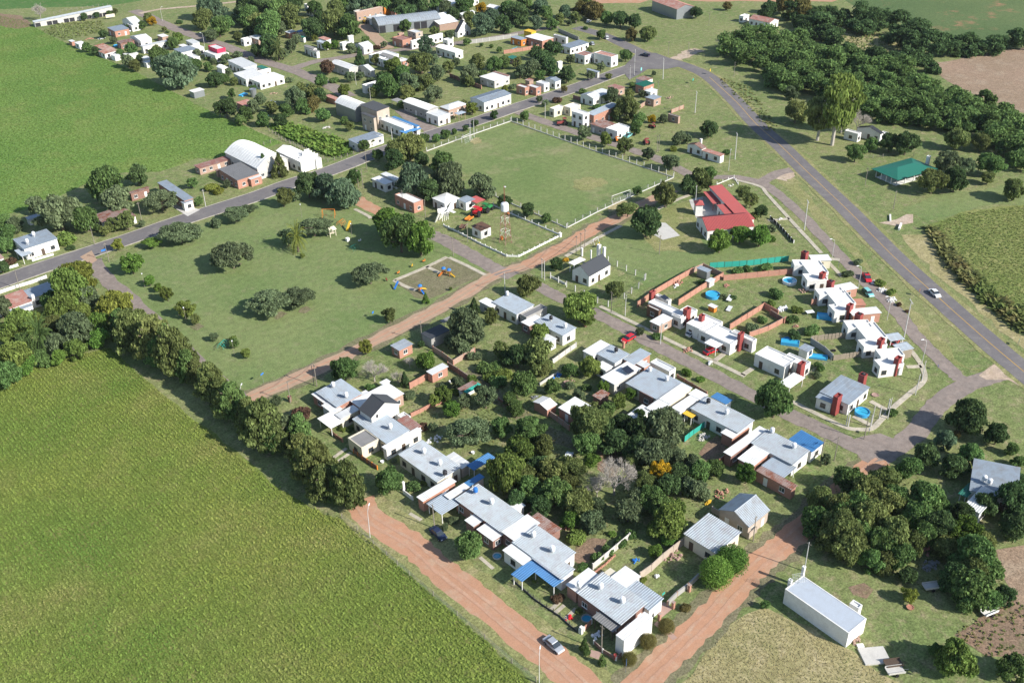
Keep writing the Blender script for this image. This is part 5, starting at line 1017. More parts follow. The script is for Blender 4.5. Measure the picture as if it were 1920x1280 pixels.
# ---- backyards of the central block
Z(480, 640)
trees([('round', 660, 200, 210, 'md', 'round green tree where the park road shade falls'), ('bare', 880, 210, 210, 'gr', 'bare pinkish tree behind the end house', None), ('bare', 1060, 260, 130, 'gr', 'smaller bare shrub tree behind the end house'), ('bare', 1150, 150, 110, 'gr', 'grey leafless tree beside the brick hut'),
       ('round', 1275, 150, 160, 'br', 'bright green round tree by the brick shed'), ('airy', 820, 40, 120, 'yg', 'yellow-green sapling tree on the park road'), ('cone', 1115, 285, 90, 'dk', 'dark conical tree beside the bare shrubs'), ('bush', 860, 345, 90, 'md', 'green shrub above the white shed roof'),
       ('bush', 1140, 400, 110, 'gy', 'pale flowering bush beside the white shed'), ('bush', 340, 540, 170, 'rd', 'reddish shrub in front of the end house'), ('bush', 310, 600, 110, 'md', 'green shrub under the reddish one'), ('airy', 150, 440, 100, 'gy', 'slender tree at the crossroads corner'),
       ('airy', 1400, 400, 150, 'lt', 'light backyard tree by the clothes line'), ('airy', 1510, 310, 120, 'gy', 'grey backyard tree near the lean-to'), ('airy', 1720, 400, 220, 'gy', 'grey-green tree at the alley side lean-to'), ('round', 1470, 500, 150, 'br', 'bright round backyard tree'),
       ('broad', 1590, 660, 340, 'gy', 'large grey-green spreading backyard tree'), ('airy', 1340, 440, 110, 'lt', 'yellowish backyard bush tree'), ('round', 990, 1040, 230, 'md', 'green tree on the verge at the red road end'), ('bush', 650, 655, 60, 'lt', 'clipped round bush in the porch garden'),
       ('bush', 710, 655, 60, 'dk', 'dark clipped bush in the porch garden'), ('bush', 1035, 895, 60, 'gy', 'small grey bush against the terrace wall'), ('bush', 1180, 1080, 120, 'md', 'garden shrubs beside the white gatepost'), ('bush', 1265, 1050, 70, 'yg', 'yellowish shrub at the terrace wall'),
       ('round', 1870, 980, 290, 'lt', 'tall light-green tree towering over the blue awning', None, {'hr': 2.6}), ('airy', 1240, 20, 60, 'dk', 'dark shrub tree by the brick hut'),
       ('canopy', 1880, 120, 120, 'md', 'hedge tree behind the alley wall'), ('bush', 1640, 110, 120, 'gy', 'grey shrub behind the brick wall corner'), ('bush', 1850, 250, 160, 'lt', 'light reeds beside the alley'), ('bush', 1820, 300, 150, 'md', 'hedge bush on the alley side'),
       ('bush', 1720, 190, 150, 'md', 'rambling hedge bush along the alley'), ('bush', 1250, 640, 90, 'rd', 'dry reddish bush by the white house corner')])
Z(960, 640)
trees([('canopy', 190, 90, 270, 'ol', 'tall olive tree behind the second row terraces'), ('canopy', 40, 120, 200, 'dk', 'dark tree beside the tall olive one'), ('round', 580, 190, 170, 'lt', 'yellow-green tree against the terrace wall'), ('canopy', 440, 220, 130, 'md', 'tree behind the yellow-green one'),
       ('canopy', 90, 320, 220, 'md', 'leafy alley tree above the vegetable plot'), ('round', 300, 340, 130, 'md', 'round backyard tree beside the alley wall'), ('airy', 500, 400, 120, 'gy', 'small grey tree beside the rusty coop'), ('airy', 690, 340, 110, 'br', 'bright tree over the coop'),
       ('airy', 800, 440, 150, 'lt', 'light fruit tree in the middle backyard'), ('airy', 890, 390, 110, 'br', 'green tree against the terrace wall lean-to'), ('airy', 720, 500, 140, 'md', 'mid-green fruit tree in the middle backyard'), ('round', 130, 640, 240, 'md', 'dense tree beside the alley end'),
       ('round', 570, 610, 270, 'ol', 'tall tree over the backyard brick shed', None, {'hr': 2.3}), ('round', 600, 890, 130, 'br', 'bright low tree beside the bare yard'), ('round', 560, 750, 220, 'md', 'leafy lower crown below the tall shed tree'),
       ('canopy', 1140, 640, 330, 'gy', 'great grey-green tree behind the long terrace', None), ('canopy', 960, 680, 230, 'dk', 'dark tree beside the great grey-green one'), ('canopy', 820, 620, 180, 'dk', 'dark tree behind the pale lean-to roof'), ('canopy', 1060, 830, 260, 'gy', 'lower grey-green tree behind the yellow blossom'),
       ('airy', 1120, 960, 190, 'ye', 'yellow blossoming tree in the central backyards'), ('canopy', 1260, 990, 190, 'dk', 'dark tree shading the yellow blossom tree'), ('canopy', 1400, 980, 190, 'md', 'willow-like tree beside the backyard lawn'), ('canopy', 1520, 950, 150, 'md', 'green tree at the brick carport corner'),
       ('canopy', 1400, 1120, 170, 'gy', 'grey-green tree below the willow-like one'), ('airy', 1760, 990, 170, 'br', 'bright feathery tree at the brick shed'), ('bare', 770, 1000, 380, 'gr', 'large bare branching tree in the central yards'), ('bare', 640, 1070, 230, 'gr', 'bare spreading shrub tree beside the large bare one'),
       ('round', 60, 800, 240, 'lt', 'tall light-green tree beside the shaded backyard'), ('round', 60, 1000, 220, 'ol', 'lower olive crown beside the shaded backyard'), ('round', 290, 960, 240, 'ol', 'olive backyard tree near the parked vehicles'), ('round', 450, 950, 220, 'ol', 'olive tree next to the bare branching tree'),
       ('round', 320, 1120, 280, 'md', 'dark grove tree in the central backyards'), ('round', 500, 1200, 230, 'ol', 'lower olive tree near the bare shrub'), ('round', 1050, 1160, 230, 'md', 'green backyard tree by the shaded path'), ('airy', 1230, 1240, 170, 'lt', 'light tree beside the beehive-yellow heap'),
       ('bush', 1310, 230, 85, 'br', 'bright bush on the street verge by the garage'), ('bush', 1410, 275, 75, 'br', 'second bright bush on the street verge by the garage'),
       ('canopy', 210, 1250, 200, 'dk', 'dark tree over the car wrecks in the yard'), ('canopy', 870, 1270, 220, 'gy', 'grey shrubby tree below the large bare one'), ('canopy', 900, 900, 130, 'ol', 'olive shrub tree beside the bare branching tree')])
Z(960, 960)
trees([('canopy', 440, 60, 160, 'br', 'bright tree at the rusty shed'), ('canopy', 600, 70, 200, 'gy', 'grey-green tree behind the vegetable garden'), ('bush', 470, 180, 170, 'lt', 'reed clump beside the rusty shed'), ('canopy', 1170, 60, 300, 'lt', 'large light tree at the yard corner by the ribbed roof house'),
       ('round', 1080, 290, 120, 'br', 'bright green shrub tree by the garden wall'), ('round', 1170, 200, 120, 'br', 'green shrub tree further up the garden wall'), ('bush', 640, 340, 110, 'md', 'hedge shrub along the pale garden wall, lower'), ('bush', 720, 280, 110, 'md', 'hedge shrub along the pale garden wall, middle'),
       ('bush', 810, 220, 110, 'md', 'hedge shrub along the pale garden wall, upper'), ('bush', 890, 160, 110, 'md', 'hedge shrub at the top of the pale garden wall'), ('bush', 530, 410, 100, 'md', 'hedge shrub at the foot of the pale garden wall'), ('bush', 750, 155, 70, 'br', 'tiny bush in the vegetable garden'),
       ('ball', 1530, 460, 220, 'br', 'clipped green dome bush nearest the corner house yard'), ('ball', 1650, 360, 220, 'br', 'clipped green dome bush against the ribbed roof house'), ('ball', 1155, 855, 110, 'or', 'clipped round bush, ochre, beside the tiled forecourt'), ('ball', 1022, 972, 110, 'or', 'clipped round bush, ochre-green, at the tall white wall'),
       ('ball', 880, 1100, 100, 'or', 'clipped round bush, ochre, by the street name post'), ('bush', 1295, 710, 90, 'or', 'loose ochre bush by the low stone wall'), ('cone', 545, 1005, 95, 'md', 'dark clipped conifer beside the silver car'), ('cone', 675, 1110, 70, 'md', 'small dark conifer near the street corner'),
       ('bush', 505, 740, 60, 'lt', 'small clipped bush in the corner house garden'), ('bush', 340, 640, 110, 'rd', 'dry brown shrub between the two driveways'), ('bush', 985, 505, 60, 'yg', 'small yellowish bush by the carport wall'), ('bush', 165, 515, 35, 'yg', 'potted bush under the blue porch roof'),
       ('airy', 1900, 690, 80, 'md', 'sapling on the verge opposite the dome bushes')])
Z(600, 960)
trees([('round', 1110, 245, 240, 'md', 'round dark tree on the red road verge casting shade over a car'), ('bush', 1000, 60, 90, 'gy', 'grey shrub in front of the terraces'), ('airy', 940, 110, 70, 'gy', 'thin shrub by the wooden street pole')])
# ---- north side of the main street
Z(0, 320)
trees([('canopy', 440, 310, 330, 'gy', 'wide grey-green tree behind the blue-white house'), ('canopy', 270, 260, 160, 'gy', 'low tree at the crop field boundary'), ('canopy', 640, 370, 200, 'md', 'green tree beside the wide grey-green one'), ('canopy', 800, 90, 300, 'md', 'tall bushy tree at the crop field edge'),
       ('canopy', 870, 220, 230, 'gy', 'grey tree in front of the tall bushy one'), ('canopy', 1030, 40, 170, 'dk', 'dark tree above the rusty roof'), ('broad', 1200, 200, 290, 'gy', 'spreading tree in front of the blue-grey roof'), ('bush', 500, 500, 170, 'lt', 'clipped yellow-green tree by the porch house' , None, {'name': 'tree'}),
       ('airy', 785, 440, 100, 'ol', 'olive shrub tree on the street by the rust-patched shed'), ('airy', 850, 400, 120, 'ol', 'brownish tree in front of the rust-patched shed'), ('airy', 950, 370, 150, 'ol', 'thin tree at the end of the rust-patched shed'), ('airy', 1060, 395, 60, 'gy', 'tiny roadside shrub tree'),
       ('airy', 1440, 90, 90, 'md', 'slim garden tree beside the brown-roofed brick house'), ('bush', 1580, 120, 110, 'yg', 'yellow-green garden bush, lower'), ('bush', 1640, 150, 100, 'yg', 'bright garden bush next to it'), ('airy', 1490, 225, 80, 'md', 'thin tree beside the white garage front'),
       ('canopy', 40, 560, 140, 'md', 'tree at the corner of the blue-white house'), ('bush', 80, 680, 100, 'rd', 'reddish hedge by the white porch'), ('canopy', 30, 380, 130, 'md', 'dark bush tree at the frame edge by the crop'), ('canopy', 110, 400, 130, 'gy', 'grey-green bush tree in the backyard'),
       ('bush', 175, 603, 80, 'rd', 'red flowering shrub over the white porch'), ('bush', 530, 575, 70, 'dk', 'round dark bush at the roadside'), ('airy', 1700, 95, 70, 'gy', 'little tree by the orange brick wall'), ('canopy', 60, 470, 130, 'md', 'leafy tree behind the porch house'),
       ('canopy', 10, 720, 110, 'dk', 'dark hedge at the pink-roofed corner')])
Z(480, 0)
trees([('cone', 60, 1240, 110, 'dk', 'dark conifer beside the arched warehouse'), ('cone', 170, 1240, 130, 'ol', 'olive conifer in front of the church wall'), ('round', 1150, 1090, 230, 'ol', 'olive tree hanging over the main street', None), ('canopy', 1060, 1130, 200, 'ol', 'street tree beside the white gatepost'),
       ('round', 910, 1160, 90, 'md', 'small dark tree on the main street verge'), ('canopy', 1240, 1190, 120, 'dk', 'dark tree at the pitch corner'), ('round', 1385, 1230, 100, 'dk', 'small dark tree on the pitch edge'), ('round', 1260, 1040, 90, 'md', 'round street tree next to the blue awning'),
       ('round', 1350, 1035, 70, 'md', 'small street tree by the pitch fence'), ('round', 1420, 1005, 75, 'md', 'round street tree by the fence gate'), ('round', 1487, 985, 50, 'md', 'slim street tree near the tall posts'), ('round', 1640, 920, 65, 'dk', 'round street tree opposite the yellow one'),
       ('round', 1785, 860, 75, 'dk', 'round street tree on the main street verge'), ('round', 1570, 960, 50, 'dk', 'low street bush by the fence'), ('airy', 1620, 805, 110, 'yg', 'bright yellow tree beside the blue-roofed hall', None), ('round', 1330, 700, 150, 'gy', 'large olive tree behind the long low building'),
       ('round', 1085, 780, 70, 'md', 'small round tree in front of the long low building'), ('canopy', 985, 640, 190, 'md', 'large dark green tree over the white cottage'), ('airy', 1140, 620, 180, 'gy', 'grey conifer beside the white cottage'), ('canopy', 1200, 610, 130, 'ol', 'olive tree beside the grey conifer'),
       ('canopy', 880, 690, 90, 'ol', 'small olive tree beside the arched hall'), ('round', 1230, 460, 190, 'ol', 'large round tree in the villa garden'), ('round', 1360, 540, 130, 'gy', 'low round tree on the villa lawn'), ('canopy', 1280, 610, 150, 'ol', 'tree beside the villa lawn'),
       ('canopy', 1040, 520, 170, 'lt', 'light leafy tree in the villa garden'), ('canopy', 1100, 560, 150, 'md', 'green tree in the villa garden'), ('round', 530, 500, 120, 'rd', 'dark red plum tree at the white gable'), ('cone', 775, 430, 90, 'dk', 'dark pointed tree at the white-roofed house corner'),
       ('canopy', 715, 360, 90, 'gy', 'grey tree beside the tiny cottage'), ('round', 705, 575, 85, 'gy', 'round grey tree on the front lawn'), ('round', 490, 600, 110, 'md', 'round street tree at the wide paved street'), ('canopy', 430, 690, 150, 'ol', 'olive tree beside the wide paved street'),
       ('round', 660, 670, 110, 'lt', 'yellowish tree behind the arched hall'), ('canopy', 290, 730, 170, 'gy', 'grey-green tree in the rough garden'), ('canopy', 430, 780, 130, 'or', 'brownish tree in the rough garden'), ('canopy', 500, 860, 120, 'md', 'green shrub tree by the orchard'),
       ('canopy', 220, 830, 120, 'md', 'leafy tree at the corner of the orchard'), ('canopy', 30, 740, 90, 'gy', 'tree beside the standing zinc hut'), ('canopy', 50, 900, 110, 'md', 'dark tree by the rough garden pool'), ('bush', 250, 600, 70, 'gy', 'grey bush by the white house gable'),
       ('canopy', 100, 340, 190, 'dk', 'dark tree next to the tall palm'), ('palm', 165, 375, 110, 'ol', 'tall palm by the bare earth lot'), ('airy', 260, 340, 110, 'gy', 'small dark garden tree by the palm'), ('round', 420, 200, 180, 'dk', 'round dark tree behind the green awning'),
       ('round', 335, 150, 65, 'yg', 'small bright yellow tree in the dark wood'), ('airy', 440, 275, 60, 'yg', 'yellow-green bush tree by the red-blue roof'), ('round', 590, 330, 75, 'br', 'bright round tree behind the cottage'), ('round', 530, 345, 70, 'br', 'smaller bright tree behind the cottage'),
       ('canopy', 700, 210, 190, 'md', 'dark tree by the dirt street'), ('canopy', 580, 170, 200, 'ol', 'olive tree in the village wood'), ('canopy', 590, 80, 160, 'ol', 'tall olive tree in the village wood'), ('canopy', 480, 120, 100, 'dk', 'shaded tree beside the stacked white house'),
       ('canopy', 740, 30, 160, 'bl', 'blue-grey tree at the top of the dirt street'), ('round', 1130, 90, 160, 'dk', 'dark tree in front of the brick annex'), ('airy', 1270, 330, 160, 'bl', 'silver-grey spiky tree on the side street'), ('airy', 1265, 130, 80, 'dk', 'dark pine in front of the tractor shed'),
       ('round', 1580, 310, 65, 'md', 'round tree by the chalet'), ('round', 1690, 335, 35, 'md', 'clipped lawn tree, first by the long fence'), ('round', 1765, 345, 35, 'md', 'clipped lawn tree, second by the long fence'), ('round', 1825, 375, 50, 'md', 'clipped lawn tree nearest the yellow wall'),
       ('round', 1660, 460, 140, 'ol', 'round olive tree on the villa paddock'), ('canopy', 1790, 480, 120, 'md', 'dark tree in the garden paddock'), ('round', 1860, 460, 110, 'md', 'green tree next to the orange annex'), ('canopy', 1600, 550, 150, 'gy', 'small grey tree beside the brick paddock wall'),
       ('round', 1865, 660, 55, 'yg', 'yellow bush by the white-roofed hall'), ('bush', 905, 355, 60, 'rd', 'dark red bush on the side street'), ('canopy', 1690, 180, 180, 'bl', 'grey-blue tree behind the chalet'), ('round', 1690, 60, 85, 'ye', 'yellow-green tree by the far white house')])
trees([('canopy', 30, 60, 220, 'dk', 'dark dense tree of the far village wood'), ('canopy', 170, 90, 200, 'md', 'dark dense tree of the far village wood'), ('canopy', 100, 200, 220, 'md', 'dark dense tree of the far village wood'), ('canopy', 250, 120, 180, 'ol', 'dark dense tree of the far village wood'),
       ('canopy', 20, 180, 190, 'ol', 'dark dense tree of the far village wood'), ('canopy', 160, 210, 130, 'gy', 'dark dense tree of the far village wood'), ('canopy', 280, 30, 180, 'dk', 'dark dense tree of the far village wood'), ('canopy', 440, 60, 130, 'md', 'dark dense tree of the far village wood'),
       ('canopy', 850, 30, 160, 'bl', 'dark dense tree of the far village wood'), ('canopy', 960, 20, 160, 'md', 'dark dense tree of the far village wood'), ('canopy', 1080, 10, 170, 'dk', 'dark dense tree of the far village wood'), ('canopy', 1220, 20, 160, 'dk', 'dark dense tree of the far village wood'),
       ('canopy', 1350, 20, 130, 'md', 'dark dense tree of the far village wood'), ('canopy', 1480, 100, 110, 'dk', 'dark dense tree of the far village wood'), ('canopy', 1760, 130, 150, 'bl', 'dark dense tree of the far village wood'), ('canopy', 1850, 180, 140, 'dk', 'dark dense tree of the far village wood'),
       ('canopy', 640, 50, 140, 'md', 'dark dense tree of the far village wood'), ('canopy', 1880, 60, 130, 'md', 'dark dense tree of the far village wood'), ('canopy', 1600, 150, 130, 'ol', 'dark dense tree of the far village wood'), ('canopy', 20, 10, 180, 'md', 'dark dense tree of the far village wood'),
       ('canopy', 1950, 90, 180, 'dk', 'dark dense tree of the far village wood'), ('canopy', 1560, 10, 150, 'md', 'dark dense tree of the far village wood'), ('canopy', -60, 120, 170, 'md', 'dark dense tree of the far village wood'), ('canopy', -80, 40, 170, 'dk', 'dark dense tree of the far village wood')], 'trees of the village wood')
Z(0, 0)
trees([('canopy', 1310, 520, 350, 'bl', 'huge grey-green tree at the crop field edge', None, {'hr': 1.6}), ('canopy', 1190, 430, 150, 'md', 'dark tree behind the huge grey-green one'), ('round', 1610, 585, 140, 'dk', 'round dark tree beside the white site hut'), ('round', 1690, 800, 170, 'dk', 'round dark tree at the rusty collapsing shed'),
       ('canopy', 1830, 860, 120, 'md', 'low bushes below the collapsing shed'), ('bare', 290, 80, 150, 'gr', 'bare grey tree by the long narrow shed'), ('airy', 630, 125, 60, 'dk', 'small dark tree in front of the long narrow shed'), ('airy', 725, 110, 55, 'dk', 'second small dark tree in front of the long narrow shed'),
       ('airy', 820, 95, 50, 'md', 'small tree at the end of the long narrow shed'), ('airy', 860, 85, 50, 'ol', 'olive tree at the end of the long narrow shed'), ('round', 1110, 130, 80, 'ol', 'tree with a pale top by the grey-roofed cottage'), ('round', 1140, 155, 75, 'ye', 'yellow-topped tree by the cottage road'),
       ('round', 1065, 190, 65, 'md', 'tree in front of the pale cottage'), ('round', 775, 255, 70, 'dk', 'dark tree beside the steel-blue roof'), ('round', 985, 365, 110, 'md', 'tree before the pale blue long roof'), ('canopy', 650, 355, 80, 'md', 'bush tree at the far crop edge'),
       ('canopy', 715, 385, 70, 'dk', 'dark bush tree at the far crop edge'), ('round', 1295, 320, 100, 'md', 'tree against the pale blue long roof'), ('bush', 895, 425, 40, 'pk', 'magenta bougainvillea beside the rusty sheds'), ('canopy', 960, 460, 110, 'gy', 'grey garden tree by the far crop field'),
       ('canopy', 1010, 490, 100, 'ol', 'olive garden tree by the far crop field'), ('round', 1580, 260, 110, 'gy', 'round tree on the upper side street'), ('canopy', 1520, 140, 170, 'ol', 'tall tree of the wood near the green field'), ('canopy', 1580, 50, 210, 'bl', 'dark blue-green tree by the pale track'),
       ('canopy', 1640, 200, 170, 'md', 'tree of the wood facing the side street'), ('bush', 1345, 165, 55, 'dk', 'dark bush beside the shaded white house'), ('airy', 1230, 215, 45, 'ol', 'tiny tree by the side street'), ('bush', 1255, 240, 35, 'md', 'tiny round bush by the side street'),
       ('round', 1330, 275, 90, 'lt', 'light tree behind the turquoise roof'), ('canopy', 1680, 590, 80, 'md', 'light bush tree beside the round dark one'), ('canopy', 1600, 460, 60, 'gy', 'garden bush by the tunnel shed'), ('canopy', 1690, 440, 90, 'gy', 'garden tree by the long pale blue roof'),
       ('round', 1900, 660, 60, 'md', 'round bush behind the white porch house'), ('canopy', 1460, 480, 110, 'md', 'tree beside the huge grey-green one'), ('bush', 1780, 410, 90, 'gy', 'roadside shrubs by the magenta house'), ('bush', 1560, 440, 50, 'md', 'shrub under the magenta house wall')])
Z(960, 0)
trees([('canopy', 50, 110, 180, 'dk', 'dark dense tree of the far village wood'), ('canopy', 210, 50, 130, 'bl', 'dark dense tree of the far village wood'), ('canopy', 180, 170, 110, 'bl', 'dark dense tree of the far village wood'), ('canopy', 250, 100, 110, 'md', 'dark dense tree of the far village wood'),
       ('canopy', 360, 140, 90, 'ol', 'dark dense tree of the far village wood'), ('canopy', 400, 90, 100, 'bl', 'dark dense tree of the far village wood'), ('canopy', 100, 20, 150, 'md', 'dark dense tree of the far village wood')], 'trees of the village wood')
trees([('round', 430, 170, 50, 'gy', 'slim tree at the avenue entrance'), ('canopy', 510, 70, 130, 'or', 'ochre-topped tree on the avenue'), ('canopy', 620, 80, 150, 'or', 'large ochre-green tree on the avenue'), ('round', 710, 135, 110, 'md', 'dark round avenue tree, lower'), ('round', 815, 140, 130, 'dk', 'tall dark avenue tree'),
       ('round', 920, 150, 130, 'dk', 'dark avenue tree before the brown one'), ('canopy', 895, 260, 100, 'or', 'brown thinning tree at the junction'), ('round', 1020, 245, 130, 'ol', 'round olive tree on the meadow by the junction'), ('round', 670, 255, 80, 'md', 'round green tree beside the avenue'),
       ('bush', 550, 210, 50, 'md', 'green bush at the avenue verge'), ('round', 1385, 90, 95, 'dk', 'dark tree at the corner of the warehouse'), ('round', 1615, 40, 75, 'or', 'brownish tree on the far meadow'), ('round', 855, 410, 100, 'md', 'round tree beside the white walled building'),
       ('round', 300, 360, 150, 'dk', 'round dark tree by the modern house'), ('canopy', 230, 450, 150, 'dk', 'dark tree behind the silver one'), ('canopy', 145, 510, 140, 'gy', 'silver-grey tree in the gardens'), ('canopy', 280, 500, 130, 'dk', 'dark tree before the white outhouse'),
       ('round', 410, 555, 140, 'dk', 'dense dark tree on the main street corner'), ('round', 725, 570, 55, 'ol', 'small tree standing in the main street verge'), ('airy', 665, 495, 80, 'gy', 'young palm-like tree at the white walled building'), ('round', 95, 870, 80, 'md', 'round tree at the pitch corner'),
       ('canopy', 740, 720, 130, 'gy', 'grey tree beside the pale blue roof'), ('canopy', 860, 810, 200, 'ol', 'great olive tree beside the brick store'), ('canopy', 955, 900, 130, 'md', 'green tree below the great olive one'), ('round', 1050, 890, 70, 'ye', 'yellow tree beside the brick ruin'),
       ('canopy', 1130, 890, 80, 'gy', 'grey-green bush at the brick ruin'), ('canopy', 900, 640, 50, 'md', 'small tree at the green-roofed house'), ('bush', 530, 685, 70, 'md', 'hedge bush on the main street'), ('airy', 390, 665, 60, 'or', 'thin brown tree on the verge'),
       ('airy', 250, 770, 60, 'gy', 'palm-like street tree by the white cubes'), ('bush', 340, 750, 80, 'rd', 'dark red bush by the white cubes'), ('airy', 205, 740, 60, 'gy', 'thin street tree by the orange bungalows'),
       ('airy', 535, 985, 130, 'gy', 'grey street tree by the pitch fence, first by the white balcony house'), ('airy', 700, 1040, 120, 'lt', 'willow-like street tree by the pitch fence'), ('airy', 845, 1090, 140, 'ol', 'third street tree along the pitch fence'), ('airy', 1025, 1150, 110, 'gy', 'fourth street tree along the pitch fence'),
       ('round', 1190, 1210, 140, 'gy', 'dense street tree at the far pitch corner'), ('bush', 1205, 1115, 70, 'yg', 'bright bush behind the fence trees'), ('round', 1480, 960, 150, 'dk', 'dark solid tree above the ruined farmhouse', None), ('canopy', 1260, 1040, 110, 'gy', 'grey shrub tree by the tractor parts'),
       ('airy', 1320, 1040, 80, 'gy', 'thin shrub tree behind the ruined farmhouse'), ('bush', 1610, 1140, 70, 'md', 'shrub at the end of the ruined farmhouse'), ('airy', 1060, 550, 45, 'gy', 'thin sapling near the junction sign'), ('bush', 10, 650, 70, 'gy', 'bush by the orange bungalow'), ('bush', 620, 740, 60, 'md', 'bush in the walled garden')])
Z(1440, 0)
trees([('tall', 530, 770, 330, 'lt', 'tallest eucalyptus with pale trunk beside the highway', None, {'hr': 3.4}), ('tall', 400, 840, 250, 'ol', 'darker eucalyptus beside the tallest one', None, {'hr': 3.0}), ('tall', 570, 850, 170, 'yg', 'yellow-green eucalyptus branch tree in front', None, {'hr': 3.0}),
       ('canopy', 210, 840, 180, 'ol', 'olive tree where the highway is shaded'), ('canopy', 180, 700, 110, 'gy', 'small tree at the highway edge of the wood'), ('round', 660, 1140, 150, 'md', 'round tree by the white trunk'), ('round', 780, 1080, 120, 'md', 'green tree in front of the slate-roofed house'),
       ('round', 920, 1060, 160, 'dk', 'dark tree beside the slate-roofed house'), ('round', 1040, 1070, 190, 'dk', 'wide dark tree by the metal water tank'), ('round', 1420, 1030, 190, 'ol', 'olive tree on the pavilion meadow'), ('round', 1600, 1060, 150, 'ol', 'round olive tree near the wood corner'),
       ('airy', 1350, 1210, 190, 'gy', 'grey-green tree beside the pavilion roof'), ('round', 1490, 1240, 150, 'gy', 'second grey-green tree beside the pavilion roof'), ('round', 1680, 1220, 200, 'md', 'green tree alone below the wood'), ('bare', 680, 900, 200, 'gr', 'bare white-limbed tree beside the eucalyptus')])
Z(1440, 320)
trees([('round', 1240, 70, 210, 'ol', 'leafy tree at the pavilion corner'), ('round', 1410, 60, 210, 'dk', 'dark leafy tree on bare earth by the pavilion'), ('round', 1650, 50, 110, 'ol', 'small tree on the meadow past the pavilion'), ('round', 1850, 130, 200, 'ol', 'round tree at the meadow edge of the frame')])
# ---- the dense wood beyond the highway: reads as one mass
Z(1440, 0)
def wood(name, polys, mat):
    r = np.random.default_rng(3); VV, TT, nq = [], [], 0; cores = []
    for poly, step, w in polys:
        pts = [Vector(p) for p in poly]
        def inside(x, y):
            c = False
            for i in range(len(pts)):
                a, b = pts[i], pts[i - 1]
                if (a.y > y) != (b.y > y) and x < (b.x - a.x) * (y - a.y) / (b.y - a.y) + a.x: c = not c
            return c
        y = min(p.y for p in pts); k = 0
        while y < max(p.y for p in pts):
            x = min(p.x for p in pts) + (k % 2) * step * 0.5
            while x < max(p.x for p in pts):
                px, py = x + random.uniform(-.3, .3) * step, y + random.uniform(-.2, .2) * step
                if inside(px, py):
                    gx, gy = P(px, py, 4.0); R = w * random.uniform(.8, 1.35) / ZS / 2 * depth_at(gx, gy, 4) / F; HH = R * random.uniform(1.2, 1.8); tb = random.random()
                    for i in range(13):
                        a = random.uniform(0, 6.283); z = random.random() ** .7; rr = math.sqrt(random.random()) * .8 * math.sqrt(max(.1, 1 - (1.3 * z - .4) ** 2)); cr = R * random.uniform(.3, .46)
                        c_ = (gx + rr * math.cos(a) * R, gy + rr * math.sin(a) * R, HH * (.15 + .7 * z)); v, t = cards(c_, (cr, cr, cr * .75), 110, .42, .15 + .5 * tb + .2 * random.random()); VV.append(v); TT.append(t)
                        cores.append((c_, cr))
                x += step
            y += step * 0.55; k += 1
    V = np.concatenate(VV); T = np.concatenate(TT); nq = len(V) // 4; k = len(V); cv, ct, cf = [], [], []
    O = np.array([(1, 0, 0), (-1, 0, 0), (0, 1, 0), (0, -1, 0), (0, 0, 1), (0, 0, -1)]) * .8; OF = np.array([(0, 2, 4), (2, 1, 4), (1, 3, 4), (3, 0, 4), (2, 0, 5), (1, 2, 5), (3, 1, 5), (0, 3, 5)])
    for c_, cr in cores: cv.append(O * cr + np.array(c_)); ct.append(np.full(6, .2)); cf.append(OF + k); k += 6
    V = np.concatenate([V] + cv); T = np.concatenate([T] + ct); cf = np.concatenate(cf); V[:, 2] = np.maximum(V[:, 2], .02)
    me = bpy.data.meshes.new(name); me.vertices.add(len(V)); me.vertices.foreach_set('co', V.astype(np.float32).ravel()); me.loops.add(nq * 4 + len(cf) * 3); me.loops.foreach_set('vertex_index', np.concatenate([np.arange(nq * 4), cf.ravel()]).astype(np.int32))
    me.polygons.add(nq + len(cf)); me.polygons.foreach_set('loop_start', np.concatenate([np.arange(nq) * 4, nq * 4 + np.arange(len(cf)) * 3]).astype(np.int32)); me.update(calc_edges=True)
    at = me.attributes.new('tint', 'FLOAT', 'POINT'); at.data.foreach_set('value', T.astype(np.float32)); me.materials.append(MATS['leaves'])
    o = bpy.data.objects.new(name, me); COL.objects.link(o); o['kind'] = 'stuff'; o.color = (*GREEN[mat], 1); return o
wood('dense_wood', [([(-330, 290), (-200, 250), (60, 280), (300, 300), (560, 400), (760, 460), (950, 480), (1180, 600), (1330, 660), (1560, 780), (1760, 870), (1990, 980), (1990, 1250), (1760, 1130), (1660, 980), (1450, 960), (1200, 900), (900, 880), (700, 800), (400, 680), (150, 640), (0, 560), (-180, 440), (-310, 380)], 100, 160),
  ([(1430, 640), (1540, 640), (1600, 700), (1900, 830), (1950, 930), (1700, 850), (1500, 760)], 100, 135)], 'md')
wood('field_hedge_wood', [([(60, 90), (260, 80), (560, 50), (750, 100), (1000, 150), (1180, 230), (1400, 290), (1650, 290), (1950, 230), (1990, 310), (1700, 370), (1400, 390), (1180, 370), (900, 270), (600, 170), (440, 160), (300, 180), (100, 130)], 92, 135),
  ([(230, 160), (330, 130), (480, 200), (560, 300), (760, 400), (1100, 370), (1290, 420), (1270, 500), (1050, 470), (800, 440), (540, 370), (250, 260)], 95, 140)], 'dk')
Z(0, 0, 1)
trees([('canopy', 1470, 8, 40, 'or', 'brown-green tree on the far red field edge'), ('canopy', 1500, 18, 45, 'or', 'second brown-green tree on the far red field edge'), ('canopy', 1110, 20, 34, 'or', 'ochre tree at the far avenue top'), ('canopy', 1440, 20, 34, 'dk', 'dark tree by the rusty station roof')])
